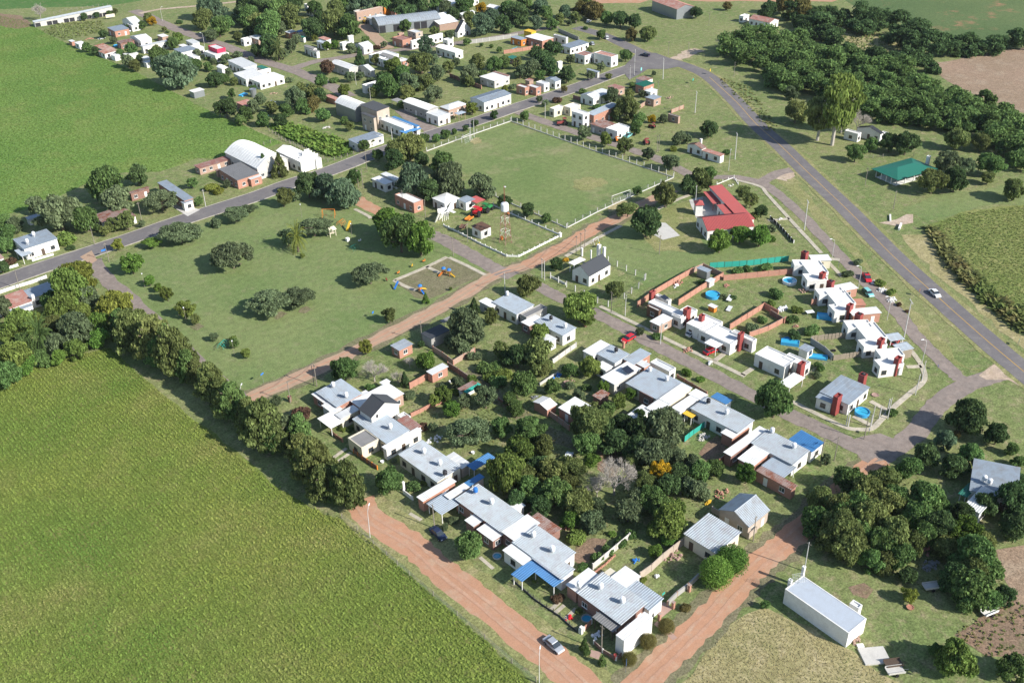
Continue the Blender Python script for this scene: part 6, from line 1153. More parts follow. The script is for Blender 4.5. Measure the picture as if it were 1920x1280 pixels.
# the crowded backyards of the central block
ADJ = {'dk': 'dark green', 'md': 'mid green', 'ol': 'olive', 'gy': 'grey-green', 'lt': 'light green', 'bl': 'bluish', 'br': 'bright green', 'or': 'ochre'}
def fill(o, label, group, rows):
    Z(*o)
    for r in rows: tree(r[0], r[1], r[2], r[3], r[4], ADJ[r[4]] + (' small ' if r[3] < 150 else ' wide ' if r[3] > 195 else ' ') + label, group)
fill((960, 640), 'leafy tree in the crowded central backyards', 'leafy trees of the central backyards', [('round', 200, 930, 190, 'dk'), ('canopy', 130, 1120, 220, 'md'), ('round', 420, 1060, 190, 'ol'), ('canopy', 230, 780, 170, 'ol'), ('canopy', 700, 640, 190, 'dk'), ('canopy', 780, 760, 230, 'dk'), ('canopy', 930, 800, 210, 'dk'),
  ('round', 680, 560, 150, 'ol'), ('canopy', 1180, 1080, 200, 'dk'), ('canopy', 1330, 1080, 170, 'gy'), ('round', 1010, 1050, 190, 'ol'), ('canopy', 960, 1180, 180, 'gy'), ('airy', 1120, 1240, 190, 'md'), ('canopy', 640, 1240, 150, 'gy'), ('canopy', 30, 500, 130, 'md'), ('airy', 620, 500, 110, 'ol'),
  ('airy', 960, 560, 130, 'md'), ('canopy', 20, 1200, 180, 'dk'), ('canopy', 170, 700, 140, 'dk'), ('canopy', 250, 200, 130, 'ol'), ('bush', 430, 330, 90, 'gy'), ('bush', 560, 340, 80, 'md'), ('round', 1240, 850, 150, 'gy'), ('canopy', 1350, 900, 130, 'gy')])
fill((480, 640), 'scrubby tree among the gardens behind the front terraces', 'scrubby trees behind the front terraces', [('airy', 1560, 440, 130, 'gy'), ('canopy', 1840, 640, 170, 'md'), ('airy', 1330, 640, 90, 'gy'), ('airy', 1620, 280, 90, 'lt'), ('bush', 1420, 330, 90, 'gy'), ('bush', 1500, 380, 90, 'lt'),
  ('canopy', 1560, 20, 150, 'gy'), ('airy', 1820, 60, 140, 'ol'), ('bush', 1750, 260, 120, 'lt'), ('bush', 1800, 180, 120, 'md'), ('canopy', 1900, 420, 120, 'md')])
fill((0, 600), 'rough conifer filling the row between crop field and park', G1, [('pine', 1060, 20, 200, 'ol'), ('pine', 1230, 170, 230, 'md'), ('pine', 1470, 380, 170, 'ol'), ('pine', 1640, 540, 180, 'ol'), ('pine', 1180, 240, 180, 'md'), ('pine', 1330, 320, 170, 'ol'), ('pine', 900, 20, 160, 'md'), ('pine', 1860, 680, 200, 'ol')])
fill((380, 700), 'rough conifer filling the row between crop field and park', G1, [('pine', 230 * .75, 300 * .75, 190, 'ol'), ('pine', 560, 480, 190, 'ol'), ('pine', 640, 420, 170, 'gy'), ('pine', 760, 660, 210, 'ol'), ('pine', 960, 760, 200, 'ol'), ('pine', 1010, 860, 180, 'md'), ('pine', 480, 420, 170, 'md')])
fill((1440, 960), 'leafy tree of the shady grove in front of the long hall', 'trees of the shady grove', [('canopy', 620, 260, 271, 'ol'), ('canopy', 860, 240, 271, 'md'), ('canopy', 350, 60, 236, 'md'), ('canopy', 680, -40, 283, 'md'), ('canopy', 900, -60, 295, 'ol'), ('canopy', 1120, 20, 271, 'md'), ('canopy', 1400, 480, 236, 'dk'), ('canopy', 1640, 440, 259, 'md'), ('canopy', 1660, 640, 188, 'md'), ('canopy', 1450, 20, 212, 'dk'), ('canopy', 1640, -60, 200, 'dk'), ('canopy', 540, -40, 259, 'ol'), ('canopy', 480, 150, 210, 'ol'), ('canopy', 700, 170, 240, 'md'), ('canopy', 880, 380, 180, 'ol'), ('canopy', 1180, 170, 230, 'md'), ('canopy', 1330, 260, 210, 'ol'), ('canopy', 1560, 420, 250, 'ol'), ('canopy', 1480, 620, 220, 'md'), ('canopy', 1100, 240, 200, 'ol')])
fill((0, 320), 'leafy tree of the gardens west of the clipped trees', 'trees of the western gardens', [('canopy', 60, 1210, 200, 'lt'), ('canopy', 400, 1160, 170, 'ol'), ('canopy', 380, 980, 170, 'md'), ('canopy', 620, 1080, 190, 'lt'), ('canopy', 420, 1290, 170, 'gy'), ('canopy', 180, 1290, 150, 'md')])
VT, VG = 'garden tree among the houses of the old village', 'garden trees of the old village'
fill((480, 0), VT, VG, [('canopy', 640, 250, 90, 'dk'), ('round', 300, 290, 80, 'gy'), ('airy', 200, 400, 90, 'gy'), ('canopy', 10, 380, 110, 'dk'), ('round', 820, 300, 70, 'md'), ('airy', 960, 330, 60, 'gy'), ('canopy', 1120, 190, 90, 'md'), ('airy', 1340, 230, 80, 'ol'), ('round', 1450, 260, 80, 'gy'), ('airy', 900, 440, 90, 'ol'), ('canopy', 960, 590, 120, 'dk'),
  ('canopy', 1130, 690, 120, 'ol'), ('round', 1000, 480, 90, 'md'), ('airy', 1330, 440, 90, 'gy'), ('canopy', 1440, 500, 90, 'ol'), ('round', 1500, 460, 70, 'gy'), ('airy', 1700, 560, 90, 'md'), ('canopy', 1600, 610, 90, 'ol'), ('round', 1560, 780, 70, 'ol'), ('airy', 780, 560, 80, 'gy'), ('canopy', 350, 800, 120, 'md'), ('canopy', 120, 800, 110, 'ol'), ('canopy', 180, 900, 110, 'dk'),
  ('round', 660, 900, 70, 'md'), ('airy', 700, 940, 90, 'ol'), ('canopy', 480, 720, 120, 'dk'), ('airy', 330, 660, 110, 'ol'), ('bush', 590, 600, 80, 'md'), ('bush', 860, 600, 70, 'gy'), ('airy', 810, 1090, 90, 'md'), ('round', 860, 1060, 70, 'ol'), ('canopy', 1030, 1200, 150, 'dk'), ('canopy', 1200, 1140, 110, 'md'), ('canopy', 1060, 60, 120, 'dk'), ('canopy', 1420, 60, 110, 'gy'), ('canopy', 1560, 90, 90, 'md')])
fill((960, 0), VT, VG, [('canopy', 180, 400, 110, 'dk'), ('canopy', 60, 540, 110, 'gy'), ('round', 210, 560, 90, 'md'), ('airy', 40, 470, 90, 'ol'), ('canopy', 340, 590, 80, 'dk'), ('airy', 590, 560, 80, 'gy'), ('round', 880, 700, 80, 'ol'), ('canopy', 780, 850, 110, 'dk'), ('airy', 980, 700, 60, 'gy'), ('canopy', 920, 960, 110, 'md'), ('airy', 440, 440, 80, 'gy'), ('round', 580, 380, 60, 'ol'), ('bush', 640, 800, 70, 'md'), ('canopy', 480, 130, 90, 'ol'), ('canopy', 300, 180, 90, 'md'), ('canopy', 560, 30, 120, 'ol')])
fill((0, 0), VT, VG, [('airy', 1240, 400, 80, 'md'), ('canopy', 1480, 400, 60, 'gy'), ('airy', 1170, 370, 70, 'ol'), ('canopy', 900, 400, 70, 'md'), ('round', 850, 300, 60, 'gy'), ('canopy', 1560, 500, 80, 'md'), ('airy', 1710, 540, 70, 'gy'), ('canopy', 1760, 610, 70, 'ol'), ('airy', 1740, 700, 80, 'md'), ('canopy', 1900, 800, 110, 'gy'), ('canopy', 1800, 900, 90, 'md'), ('round', 1880, 450, 60, 'gy'), ('canopy', 1860, 240, 90, 'dk'), ('canopy', 1780, 280, 90, 'ol'), ('canopy', 1050, 440, 60, 'dk'), ('airy', 960, 200, 50, 'md'), ('canopy', 1700, 180, 120, 'md'), ('canopy', 1800, 110, 150, 'dk')])
# ================================================================== WALLS, FENCES, POLES
def loc2(o, p): return (p[0] - o.location.x, p[1] - o.location.y)
def run(pts):
    """points along a polyline in metres with the direction of each leg"""
    w = [P(*q) for q in pts]; return [(np.array(w[i]), np.array(w[i + 1])) for i in range(len(w) - 1)]
def garden_wall(label, pts, h=1.8, mat='orange_brick', t=0.16, name='garden_wall', bay=3.0, pier='orange_brick', cat='wall'):
    legs = run(pts); o = root(name, label, cat, (legs[0][0][0], legs[0][0][1], 0)); k = 0
    for a, b in legs:
        L = np.linalg.norm(b - a); n = max(1, round(L / bay)); d = (b - a) / L; rz = math.atan2(d[1], d[0]); s = L / n
        wm = MB(); wm.box(0.13, -t / 2, 0, s - 0.13, t / 2, h); me = wm.mesh('wall_panel', mat); pm = MB(); pm.box(-0.13, -0.13, 0, 0.13, 0.13, h + 0.08); pe = pm.mesh('pier', pier)
        for i in range(n + 1):
            p = a + d * s * i
            if i < n: inst('wall_panel', me, o, (*loc2(o, p), 0), rz)
            inst('pier', pe, o, (*loc2(o, p), 0), rz)
    return o
def post_fence(label, pts, h=1.7, gap=3.2, mat='pole_concrete', base=0.3, wires=3, name='post_fence', t=0.09, lean=0.0):
    legs = run(pts); o = root(name, label, 'fence', (legs[0][0][0], legs[0][0][1], 0))
    pm = MB(); pm.box(-t, -t, 0, t, t, h); pe = pm.mesh('post', mat)
    for a, b in legs:
        L = np.linalg.norm(b - a); n = max(1, round(L / gap)); d = (b - a) / L; rz = math.atan2(d[1], d[0]); s = L / n
        for i in range(n + 1): inst('post', pe, o, (*loc2(o, a + d * s * i), 0), rz + random.uniform(-.1, .1))
        if base:
            m = MB(); m.box(0, -0.09, 0, L, 0.09, base); q = m.build('base_wall', mat, o, (*loc2(o, a), 0)); q.rotation_euler = (0, 0, rz)
        if wires:
            m = MB()
            for j in range(wires): z = h * (j + 1) / (wires + 0.3); m.box(0, -0.012, z, L, 0.012, z + 0.025)
            q = m.build('wire', 'grey_metal', o, (*loc2(o, a), 0)); q.rotation_euler = (0, 0, rz)
    return o
def screen(label, pts, h, mat, name='screen_fence', gap=2.4):
    legs = run(pts); o = root(name, label, 'fence', (legs[0][0][0], legs[0][0][1], 0))
    for a, b in legs:
        L = np.linalg.norm(b - a); n = max(1, round(L / gap)); d = (b - a) / L; rz = math.atan2(d[1], d[0]); s = L / n
        m = MB(); m.box(0.05, -0.02, 0.1, s - 0.05, 0.02, h); me = m.mesh('net_panel', mat); m = MB(); m.tube((0, 0, 0), (0, 0, h + 0.1), 0.04, 0.04, 6); pe = m.mesh('post', 'dark_metal')
        for i in range(n + 1):
            p = a + d * s * i; inst('post', pe, o, (*loc2(o, p), 0), rz)
            if i < n: q = inst('net_panel', me, o, (*loc2(o, p), 0), rz); q.rotation_euler[0] = random.uniform(-0.08, 0.08)
    return o
def slat_fence(label, pts, h=1.7, mat='wood'):
    legs = run(pts); o = root('slat_fence', label, 'fence', (legs[0][0][0], legs[0][0][1], 0)); m = MB(); m.box(-0.42, -0.02, 0.05, 0.42, 0.02, h); me = m.mesh('slat', mat)
    for a, b in legs:
        L = np.linalg.norm(b - a); n = max(1, round(L / 0.95)); d = (b - a) / L; rz = math.atan2(d[1], d[0])
        for i in range(n): q = inst('slat', me, o, (*loc2(o, a + d * L * (i + .5) / n), random.uniform(-.04, .04)), rz); q.rotation_euler[0] = random.uniform(-.05, .05)
        m = MB(); m.box(0, -0.07, h * 0.7, L, -0.025, h * 0.7 + 0.1); m.box(0, -0.07, 0.4, L, -0.025, 0.5); q = m.build('rail', mat, o, (*loc2(o, a), 0)); q.rotation_euler = (0, 0, rz)
    return o
Z(0, 0, 1)
PF = 'white posts and low base wall fence '
post_fence(PF + 'along the main street side of the football pitch', [(800, 284), (868, 259), (957, 228)], 1.7, 3.6)
post_fence(PF + 'along the tree-lined side of the football pitch', [(959, 228), (1037, 256), (1105, 280), (1180, 305), (1263, 333)], 2.2, 3.4, 'pole_concrete', 0.25, 3)
post_fence(PF + 'along the dirt road side of the football pitch', [(1262, 334), (1190, 366), (1120, 398), (1064, 427)], 1.7, 3.6)
post_fence(PF + 'along the water tower side of the football pitch', [(1062, 428), (1010, 404), (960, 383), (915, 362)], 1.7, 4.2)
post_fence('white wall with short posts around the water tower yard', [(832, 424), (860, 437), (900, 458), (950, 481), (972, 482), (1050, 443)], 0.9, 2.4, 'white_paint', 0.55, 0, 'yard_wall', 0.12)
post_fence('white post and mesh wall on the pitch side of the water tower yard', [(1050, 441), (1010, 424), (960, 402), (925, 386)], 1.3, 3.6, 'white_paint', 0.4, 2, 'yard_wall')
post_fence('grey post and wire fence around the chapel yard', [(1032, 522), (1062, 538), (1095, 555), (1120, 568), (1140, 575), (1170, 560), (1197, 541), (1208, 526)], 2.0, 4.4, 'pole_concrete', 0.0, 3, t=0.12)
post_fence('grey post fence behind the chapel', [(1210, 524), (1191, 516), (1174, 508), (1157, 500), (1140, 492)], 2.0, 4.4, 'pole_concrete', 0.0, 3, t=0.12)
garden_wall('low white wall at the chapel gate', [(1032, 520), (1060, 534)], 0.7, 'white_paint', pier='white_paint')
garden_wall('white school yard wall with short piers along the lawn', [(1444, 410), (1462, 427), (1488, 456)], 1.0, 'dark_metal', 0.05, 'pier_fence', 2.2, 'white_paint', 'fence')
post_fence('low white fence around the school garden by the frontage road', [(1344, 346), (1376, 333), (1384, 346)], 1.0, 3.5, 'white_paint', 0.2, 1)
screen('turquoise netting screen behind the white houses', [(1330, 503), (1400, 499), (1478, 490)], 1.9, 'teal_netting')
screen('turquoise netting screen in the central backyard', [(1283, 829), (1300, 815), (1325, 798)], 1.6, 'teal_netting')
garden_wall('orange brick garden wall nearest the football lawn', [(1195, 576), (1230, 551), (1262, 532), (1296, 513)])
garden_wall('weathered grey-brick wall behind the corner shed', [(1298, 512), (1318, 503), (1354, 520)], 1.7, 'pale_brick')
garden_wall('orange brick garden wall between the first and second lawn', [(1272, 572), (1315, 544), (1355, 521)])
garden_wall('long orange brick garden wall below the turquoise screen', [(1357, 526), (1420, 520), (1502, 512)])
garden_wall('orange brick garden wall of the middle lawn', [(1368, 618), (1400, 598), (1432, 578), (1458, 592)])
garden_wall('orange brick wall with pale sheet shed beside the solar panel yard', [(1405, 632), (1440, 620), (1472, 603)], 1.6)
garden_wall('short orange brick wall stub near the blue frame pool', [(1521, 572), (1556, 565)], 1.8)
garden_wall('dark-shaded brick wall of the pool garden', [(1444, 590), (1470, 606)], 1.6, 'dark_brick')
slat_fence('pale slatted fence below the houses, upper run', [(1520, 640), (1545, 637), (1600, 632)])
slat_fence('pale slatted fence beside the lone white house', [(1562, 676), (1585, 673), (1632, 666)])
garden_wall('grey wall between the two slatted fences', [(1520, 644), (1545, 660), (1560, 674)], 1.7, 'grey_concrete', pier='grey_concrete')
post_fence('wire fence on white blocks around the pool garden', [(1500, 715), (1530, 695), (1558, 678)], 1.3, 2.6, 'pole_wood', 0.0, 3, t=0.05)
post_fence('white posts around the corner house lot', [(1590, 800), (1632, 800), (1648, 785), (1664, 770)], 3.4, 9.0, 'pole_concrete', 0.0, 0, t=0.10)
# red road side
Z(600, 960)
post_fence('thin wire fence with slim posts along the crop field', [(165, 45), (280, 135), (400, 240), (500, 325), (580, 395), (670, 470), (850, 625), (1030, 775), (1235, 950), (1440, 1130), (1620, 1270)], 1.3, 7.0, 'pole_wood', 0.0, 3, t=0.06)
Z(480, 640)
garden_wall('stepped brick garden wall in front of the first terraces', [(565, 690), (605, 725), (650, 755)], 1.0, 'dark_brick', bay=2, pier='orange_brick')
garden_wall('orange-topped stepped brick wall in front of the cream porch', [(735, 835), (800, 885), (910, 960)], 1.1, 'dark_brick', bay=1.6, pier='orange_paint')
garden_wall('low white garden wall with posts beside the verge tree', [(1110, 1140), (1175, 1190)], 1.0, 'white_paint', pier='white_paint')
garden_wall('brick backyard wall from the brick shed to the lawn', [(1155, 355), (1220, 320), (1305, 272)], 1.8)
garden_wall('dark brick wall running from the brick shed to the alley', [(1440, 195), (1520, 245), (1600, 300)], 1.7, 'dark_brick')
garden_wall('old brick wall corner beside the park road', [(1330, 75), (1400, 118), (1480, 178), (1560, 130), (1640, 85)], 1.6, 'pale_brick')
garden_wall('crumbling orange brick wall behind the white gabled house', [(1165, 565), (1230, 535), (1300, 500), (1420, 455)], 1.1, 'orange_brick')
garden_wall('low stone and post border of the alley', [(1820, 440), (1880, 480), (1960, 540)], 0.8, 'dark_brick', bay=2)
Z(600, 960)
post_fence('dark railing in front of the blue porch house', [(1440, 510), (1520, 575), (1600, 650), (1700, 720), (1800, 785), (1870, 850), (1930, 900)], 1.1, 2.0, 'dark_metal', 0.3, 2, 'railing_fence', 0.05)
Z(960, 960)
garden_wall('pale sheet-metal garden wall beside the vegetable plot', [(605, 430), (690, 360), (780, 285), (880, 200)], 1.6, 'pale_concrete', pier='pale_concrete', t=0.08)
garden_wall('row of red bricks edging the lawn of the corner block', [(620, 455), (700, 395), (770, 330)], 0.4, 'orange_brick', bay=1.2)
garden_wall('beige wall between two back lawns', [(960, 500), (1045, 440), (1130, 360), (1285, 240)], 1.8, 'beige_render', pier='beige_render')
garden_wall('stone wall beside the lawn of the clipped dome bushes', [(1165, 700), (1235, 630), (1320, 565), (1410, 480)], 1.2, 'grey_concrete', t=0.3, pier='pale_brick')
garden_wall('small white and brick wall at the corner house gate', [(505, 905), (540, 890), (595, 835)], 1.1, 'orange_brick', pier='white_paint')
garden_wall('white garden wall around the corner house patio', [(615, 985), (680, 1050), (780, 1110), (850, 1050)], 0.9, 'dark_brick', pier='white_paint')
garden_wall('stepped grey wall beside the beige gabled house', [(1500, 0), (1600, 60), (1640, 100), (1690, 140), (1770, 200), (1830, 150)], 1.5, 'beige_render', pier='beige_render')
Z(960, 640)
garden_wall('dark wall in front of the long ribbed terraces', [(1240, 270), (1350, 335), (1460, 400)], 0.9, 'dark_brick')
garden_wall('brick side wall of the big white carport', [(1550, 920), (1630, 860)], 1.6, 'orange_brick')
garden_wall('alley boundary wall of rough brick', [(250, 540), (340, 600), (430, 670)], 1.6, 'pale_brick')
garden_wall('sheet-metal fence behind the olive tree', [(305, 170), (400, 100), (480, 45)], 1.5, 'pale_concrete', pier='pale_concrete', t=0.06)
garden_wall('white edging wall of the backyard lawn', [(210, 330), (300, 270), (345, 245)], 0.8, 'pale_concrete', pier='pale_concrete')
Z(960, 0)
garden_wall('orange brick wall around the modern house pool', [(-60, 405), (80, 385), (215, 360)], 1.8, 'orange_brick')
garden_wall('dark wall around the modern house paddock', [(350, 240), (420, 270), (500, 305)], 1.8, 'grey_concrete', pier='grey_concrete')
garden_wall('brown brick garden wall on the main street', [(460, 740), (540, 765), (620, 790)], 1.6, 'dark_brick')
garden_wall('pink brick wall running up to the grey-blue shed', [(950, 820), (1000, 790), (1065, 765)], 1.7, 'pale_brick')
garden_wall('fragment of pink brick wall beyond the brick ruin', [(1195, 850), (1285, 815)], 1.6, 'pale_brick')
Z(480, 0)
garden_wall('long grey panel fence along the street above the clipped lawn trees', [(1605, 330), (1700, 318), (1800, 305), (1960, 280)], 2.0, 'grey_concrete', pier='pale_concrete', bay=4)
garden_wall('dark brick wall of the paddock beside the hall', [(1455, 580), (1570, 625), (1690, 670)], 1.8, 'dark_brick')
post_fence('wooden post fence around the orchard', [(100, 985), (220, 1060), (380, 1130), (540, 1215), (640, 1190), (780, 1145)], 1.4, 3.2, 'pole_wood', 0, 2)
post_fence('post fence behind the church and warehouse', [(60, 1090), (110, 1075), (190, 1050), (260, 1085), (400, 1150)], 1.4, 3.6, 'pole_wood', 0, 2)
Z(0, 320)
garden_wall('low white kerb wall in front of the blue-white house', [(10, 760), (70, 735), (135, 715)], 0.8, 'white_paint', pier='white_paint')
garden_wall('white garden wall beside the rust-striped house', [(-40, 935), (120, 880), (240, 845), (350, 805)], 1.0, 'white_paint', pier='white_paint')
garden_wall('iron-railed low wall of the porch house', [(245, 680), (330, 655), (400, 635)], 0.7, 'white_paint', pier='white_paint')
Z(0, 0)
post_fence('rail fence of the far cattle pen', [(405, 110), (500, 85), (620, 70), (740, 50), (810, 45)], 1.5, 3.5, 'pole_wood', 0, 2)
Z(1440, 0)
post_fence('wire fence with pink-brick posts behind the pavilion', [(640, 1200), (700, 1195), (785, 1185), (860, 1180), (1020, 1165), (1090, 1175)], 1.3, 6.5, 'pole_wood', 0, 2)

# ---- poles and lamps
_pl = {}
def pole(kd, x, y, label, h=8.0, rz=None, group=None):
    p = P(x, y)
    key = (kd, h)
    if key not in _pl:
        a, b = MB(), MB()
        if kd == 'lamp':
            a.tube((0, 0, 0), (0, 0, h * 0.8), 0.085, 0.06, 7); a.tube((0, 0, h * 0.8), (0.25, 0, h * 0.93), 0.055, 0.05, 6); a.tube((0.25, 0, h * 0.93), (1.2, 0, h), 0.05, 0.045, 6)
            b.hexa([(1.1, -0.13, h - 0.06), (1.85, -0.09, h - 0.03), (1.85, 0.09, h - 0.03), (1.1, 0.13, h - 0.06), (1.1, -0.1, h + 0.08), (1.8, -0.05, h + 0.08), (1.8, 0.05, h + 0.08), (1.1, 0.1, h + 0.08)])
            _pl[key] = (a.mesh('pole', 'pole_concrete'), b.mesh('lamp_head', 'plastic_white'), 'street_lamp', 'street lamp', 'lamp_head')
        elif kd == 'hpole':
            a.tube((0, 0, 0), (0, 0, h), 0.17, 0.11, 8); b.box(-1.25, -0.07, h - 0.35, 1.25, 0.07, h - 0.2)
            for q in (-1.15, 0, 1.15): b.tube((q, 0, h - 0.2), (q, 0, h + 0.08), 0.05, 0.04, 6)
            _pl[key] = (a.mesh('pole', 'pole_concrete'), b.mesh('crossarm', 'pole_concrete'), 'power_pole', 'pole', 'crossarm')
        elif kd == 'globe':
            a.tube((0, 0, 0), (0, 0, h), 0.05, 0.04, 6); b.lathe([(0, 0), (0.16, 0.05), (0.2, 0.2), (0.12, 0.34), (0, 0.38)], 8, (0, 0, h))
            _pl[key] = (a.mesh('pole', 'pole_wood'), b.mesh('lamp_globe', 'plastic_white'), 'park_lamp', 'park lamp', 'lamp_globe')
        else:
            a.tube((0, 0, 0), (0, 0, h), 0.12, 0.08, 6); b.box(-0.5, -0.04, h - 0.5, 0.5, 0.04, h - 0.4)
            for q in (-0.42, -0.15, 0.15, 0.42): b.tube((q, 0, h - 0.4), (q, 0, h - 0.25), 0.03, 0.03, 5)
            _pl[key] = (a.mesh('pole', 'pole_wood' if kd == 'wood' else 'pole_concrete'), b.mesh('crossarm', 'pole_wood'), 'utility_pole', 'pole', 'crossarm')
    m1, m2, nm, cat, part = _pl[key]; o = root(nm, label, cat, (p[0], p[1], 0), rad(rz if rz is not None else 0), group)
    inst('pole', m1, o); inst(part, m2, o); o.rotation_euler[0] = random.uniform(-.02, .02); return o
Z(0, 0, 1)
for x, y, l, h in ((1243, 149, 'concrete pole with crossarm at the highway junction', 9.5), (1303, 212, 'concrete pole with crossarm on the grass inside the highway bend', 9), (1378, 299, 'concrete pole with crossarm by the ruined farmhouse', 10), (1508, 431, 'concrete pole with crossarm on the frontage road verge by the school path', 10), (1695, 632, 'tall concrete pole with crossarms beside the grey-roofed carport', 11)):
    pole('hpole', x, y, l, h, 45)
for x, y, l, rz in ((1011, 1282, 'street lamp at the frame bottom beside the crop field', 40), (694, 1007, 'street lamp on the crop side of the red road start', 40), (458, 775, 'street lamp head among the conifers at the crossroads', 40), (1559, 489, 'street lamp behind the first frontage house', 150), (1609, 541, 'street lamp beside the red truck', 150),
                    (1663, 600, 'street lamp near the rust-red bushes', 150), (1728, 682, 'street lamp at the footpath bend of the frontage road', 150), (384, 88, 'street lamp on the upper side street', 200), (478, 106, 'street lamp at the paved street junction', 200), (695, 188, 'street lamp beside the arched hall', 200),
                    (305, 40, 'street lamp by the far green field', 20), (1366, 320, 'street lamp near the ruined farmhouse lane', 30), (668, 160, 'street lamp by the white cottage hedge', 90)):
    pole('lamp', x, y, l, 7.5, rz)
for x, y, l in ((205, 491, 'leaning wooden pole on the park corner by the main street'), (178, 459, 'wooden pole in front of the clipped tree on the main street'), (386, 388, 'wooden pole beside the white garage front'), (266, 413, 'short wooden pole by the rust-patched shed'), (38, 543, 'wooden pole at the rust-striped house wall'),
                (1080, 478, 'wooden pole on the dirt road verge, upper of the chapel group'), (1089, 472, 'wooden pole beside the footpath near the chapel'), (1096, 465, 'third wooden pole by the chapel footpath'), (1016, 521, 'white pole at the chapel crossroads corner'), (1021, 525, 'wooden pole just beside the white crossroads pole'),
                (947, 549, 'white pole in front of the pale house roofs'), (1172, 592, 'concrete pole at the lawn corner by the worn street'), (1146, 585, 'wooden pole with a stay at the chapel yard corner'), (589, 722, 'pole of the pair by the end house and park road'), (594, 724, 'second pole of the pair by the end house'),
                (545, 755, 'leaning pole at the park crossroads verge'), (791, 640, 'pole beside the dark shed on the dirt road'), (815, 990, 'wooden pole casting a long shadow on the terrace verge'), (1128, 1220, 'wooden pole in the corner house patio'), (1238, 645, 'pole by the brick carport of the white houses'), (1412, 1014, 'pole beside the beige gabled house'),
                (1538, 866, 'wooden pole near the bright blue roof'), (1564, 863, 'thin pole on the street corner verge'), (1620, 823, 'pole on the grass corner of the street bend'), (1508, 1070, 'tall pole behind the long white hall'), (850, 480 + 0, 'pole on the paved lane beside the water tower yard'), (877, 454, 'wooden pole near the small cabin'),
                (672, 350, 'wooden pole at the red lane start'), (681, 354, 'taller wooden pole at the red lane start'), (798, 408, 'wooden pole beside the monument'), (756, 390, 'wooden pole in front of the brick house wall'), (1236, 477, 'pole on the lawn with a long shadow by the paved court'), (1304, 381, 'white mast behind the school court'),
                (1181, 150, 'white post near the green-roofed house, first'), (1189, 142, 'white post near the green-roofed house, second'), (1190, 118, 'white mast at the avenue end of the main street'), (1233, 180, 'thin pole on the slope of the green-roofed house'), (1253, 104, 'stayed wooden pole on the meadow at the junction'), (1329, 49, 'thin pole by the far warehouse'),
                (1675, 392, 'thin pole on the meadow by the culvert'), (1622, 347, 'thin pole near the pavilion'), (736, 268, 'white column at the house forecourt on the main street'), (882, 262, 'tall white post of the pitch gate, first'), (889, 258, 'tall white post of the pitch gate, second'), (688, 318, 'wooden pole on the main street near the olive trees'),
                (1235, 283, 'pole among the pitch fence trees'), (1232, 285, 'second pole among the pitch fence trees'), (1022, 222, 'pole by the white cubes'), (1376, 143, 'thin pole on the highway verge'), (1290, 106, 'pole at the dirt track mouth'), (1080, 62, 'pole at the avenue verge')):
    white = 'white' in l or 'concrete' in l; pole('conc' if white else 'wood', x, y, l, 7.5 if 'tall' in l else 6.5, random.choice((0, 90)))
for x, y, l in ((1728, 715, 'tall grey post at the footpath bend'), (1716, 740, 'tall grey post beside the curved footpath'), (1586, 798, 'tall grey post in front of the blue roof house'), (1633, 800, 'tall grey post at the lot corner by the round pool'), (1664, 785, 'tall grey post beside the leafy shrub')):
    pole('conc', x, y, l, 6.0, 0)
for x, y, l in ((272, 540, 'leaning globe lamp by the first track-side tree'), (350, 605, 'leaning globe lamp by the pale open tree'), (566, 408, 'globe lamp on the park lawn near the orange swings'), (660, 445, 'twin globe lamp beside the yellow slide'), (440, 668, 'lamp by the turquoise play frame')):
    pole('globe', x, y, l, 4.6)
# overhead wires
def wires(label, a, b, z=6.4):
    p, q = P(*a), P(*b); m = MB()
    for off in (-0.4, 0.0, 0.4):
        pr = None
        for i in range(9):
            t = i / 8; c = (p[0] + (q[0] - p[0]) * t + off, p[1] + (q[1] - p[1]) * t, z - 3.2 * t * (1 - t))
            if pr: m.tube(pr, c, 0.018, 0.018, 3, cap=False)
            pr = c
    o = m.build('power_line', 'dark_metal'); return tag(o, label, 'cable')
wires('overhead wires across the crossroads to the chapel poles', (947, 549), (1021, 525)); wires('overhead wires above the dirt road beside the chapel', (1021, 525), (1080, 478)); wires('overhead wires from the park road to the end house poles', (589, 722), (545, 755))
wires('overhead wires along the front terraces', (815, 990), (594, 724)); wires('overhead wires above the street corner verge', (1538, 866), (1564, 863))

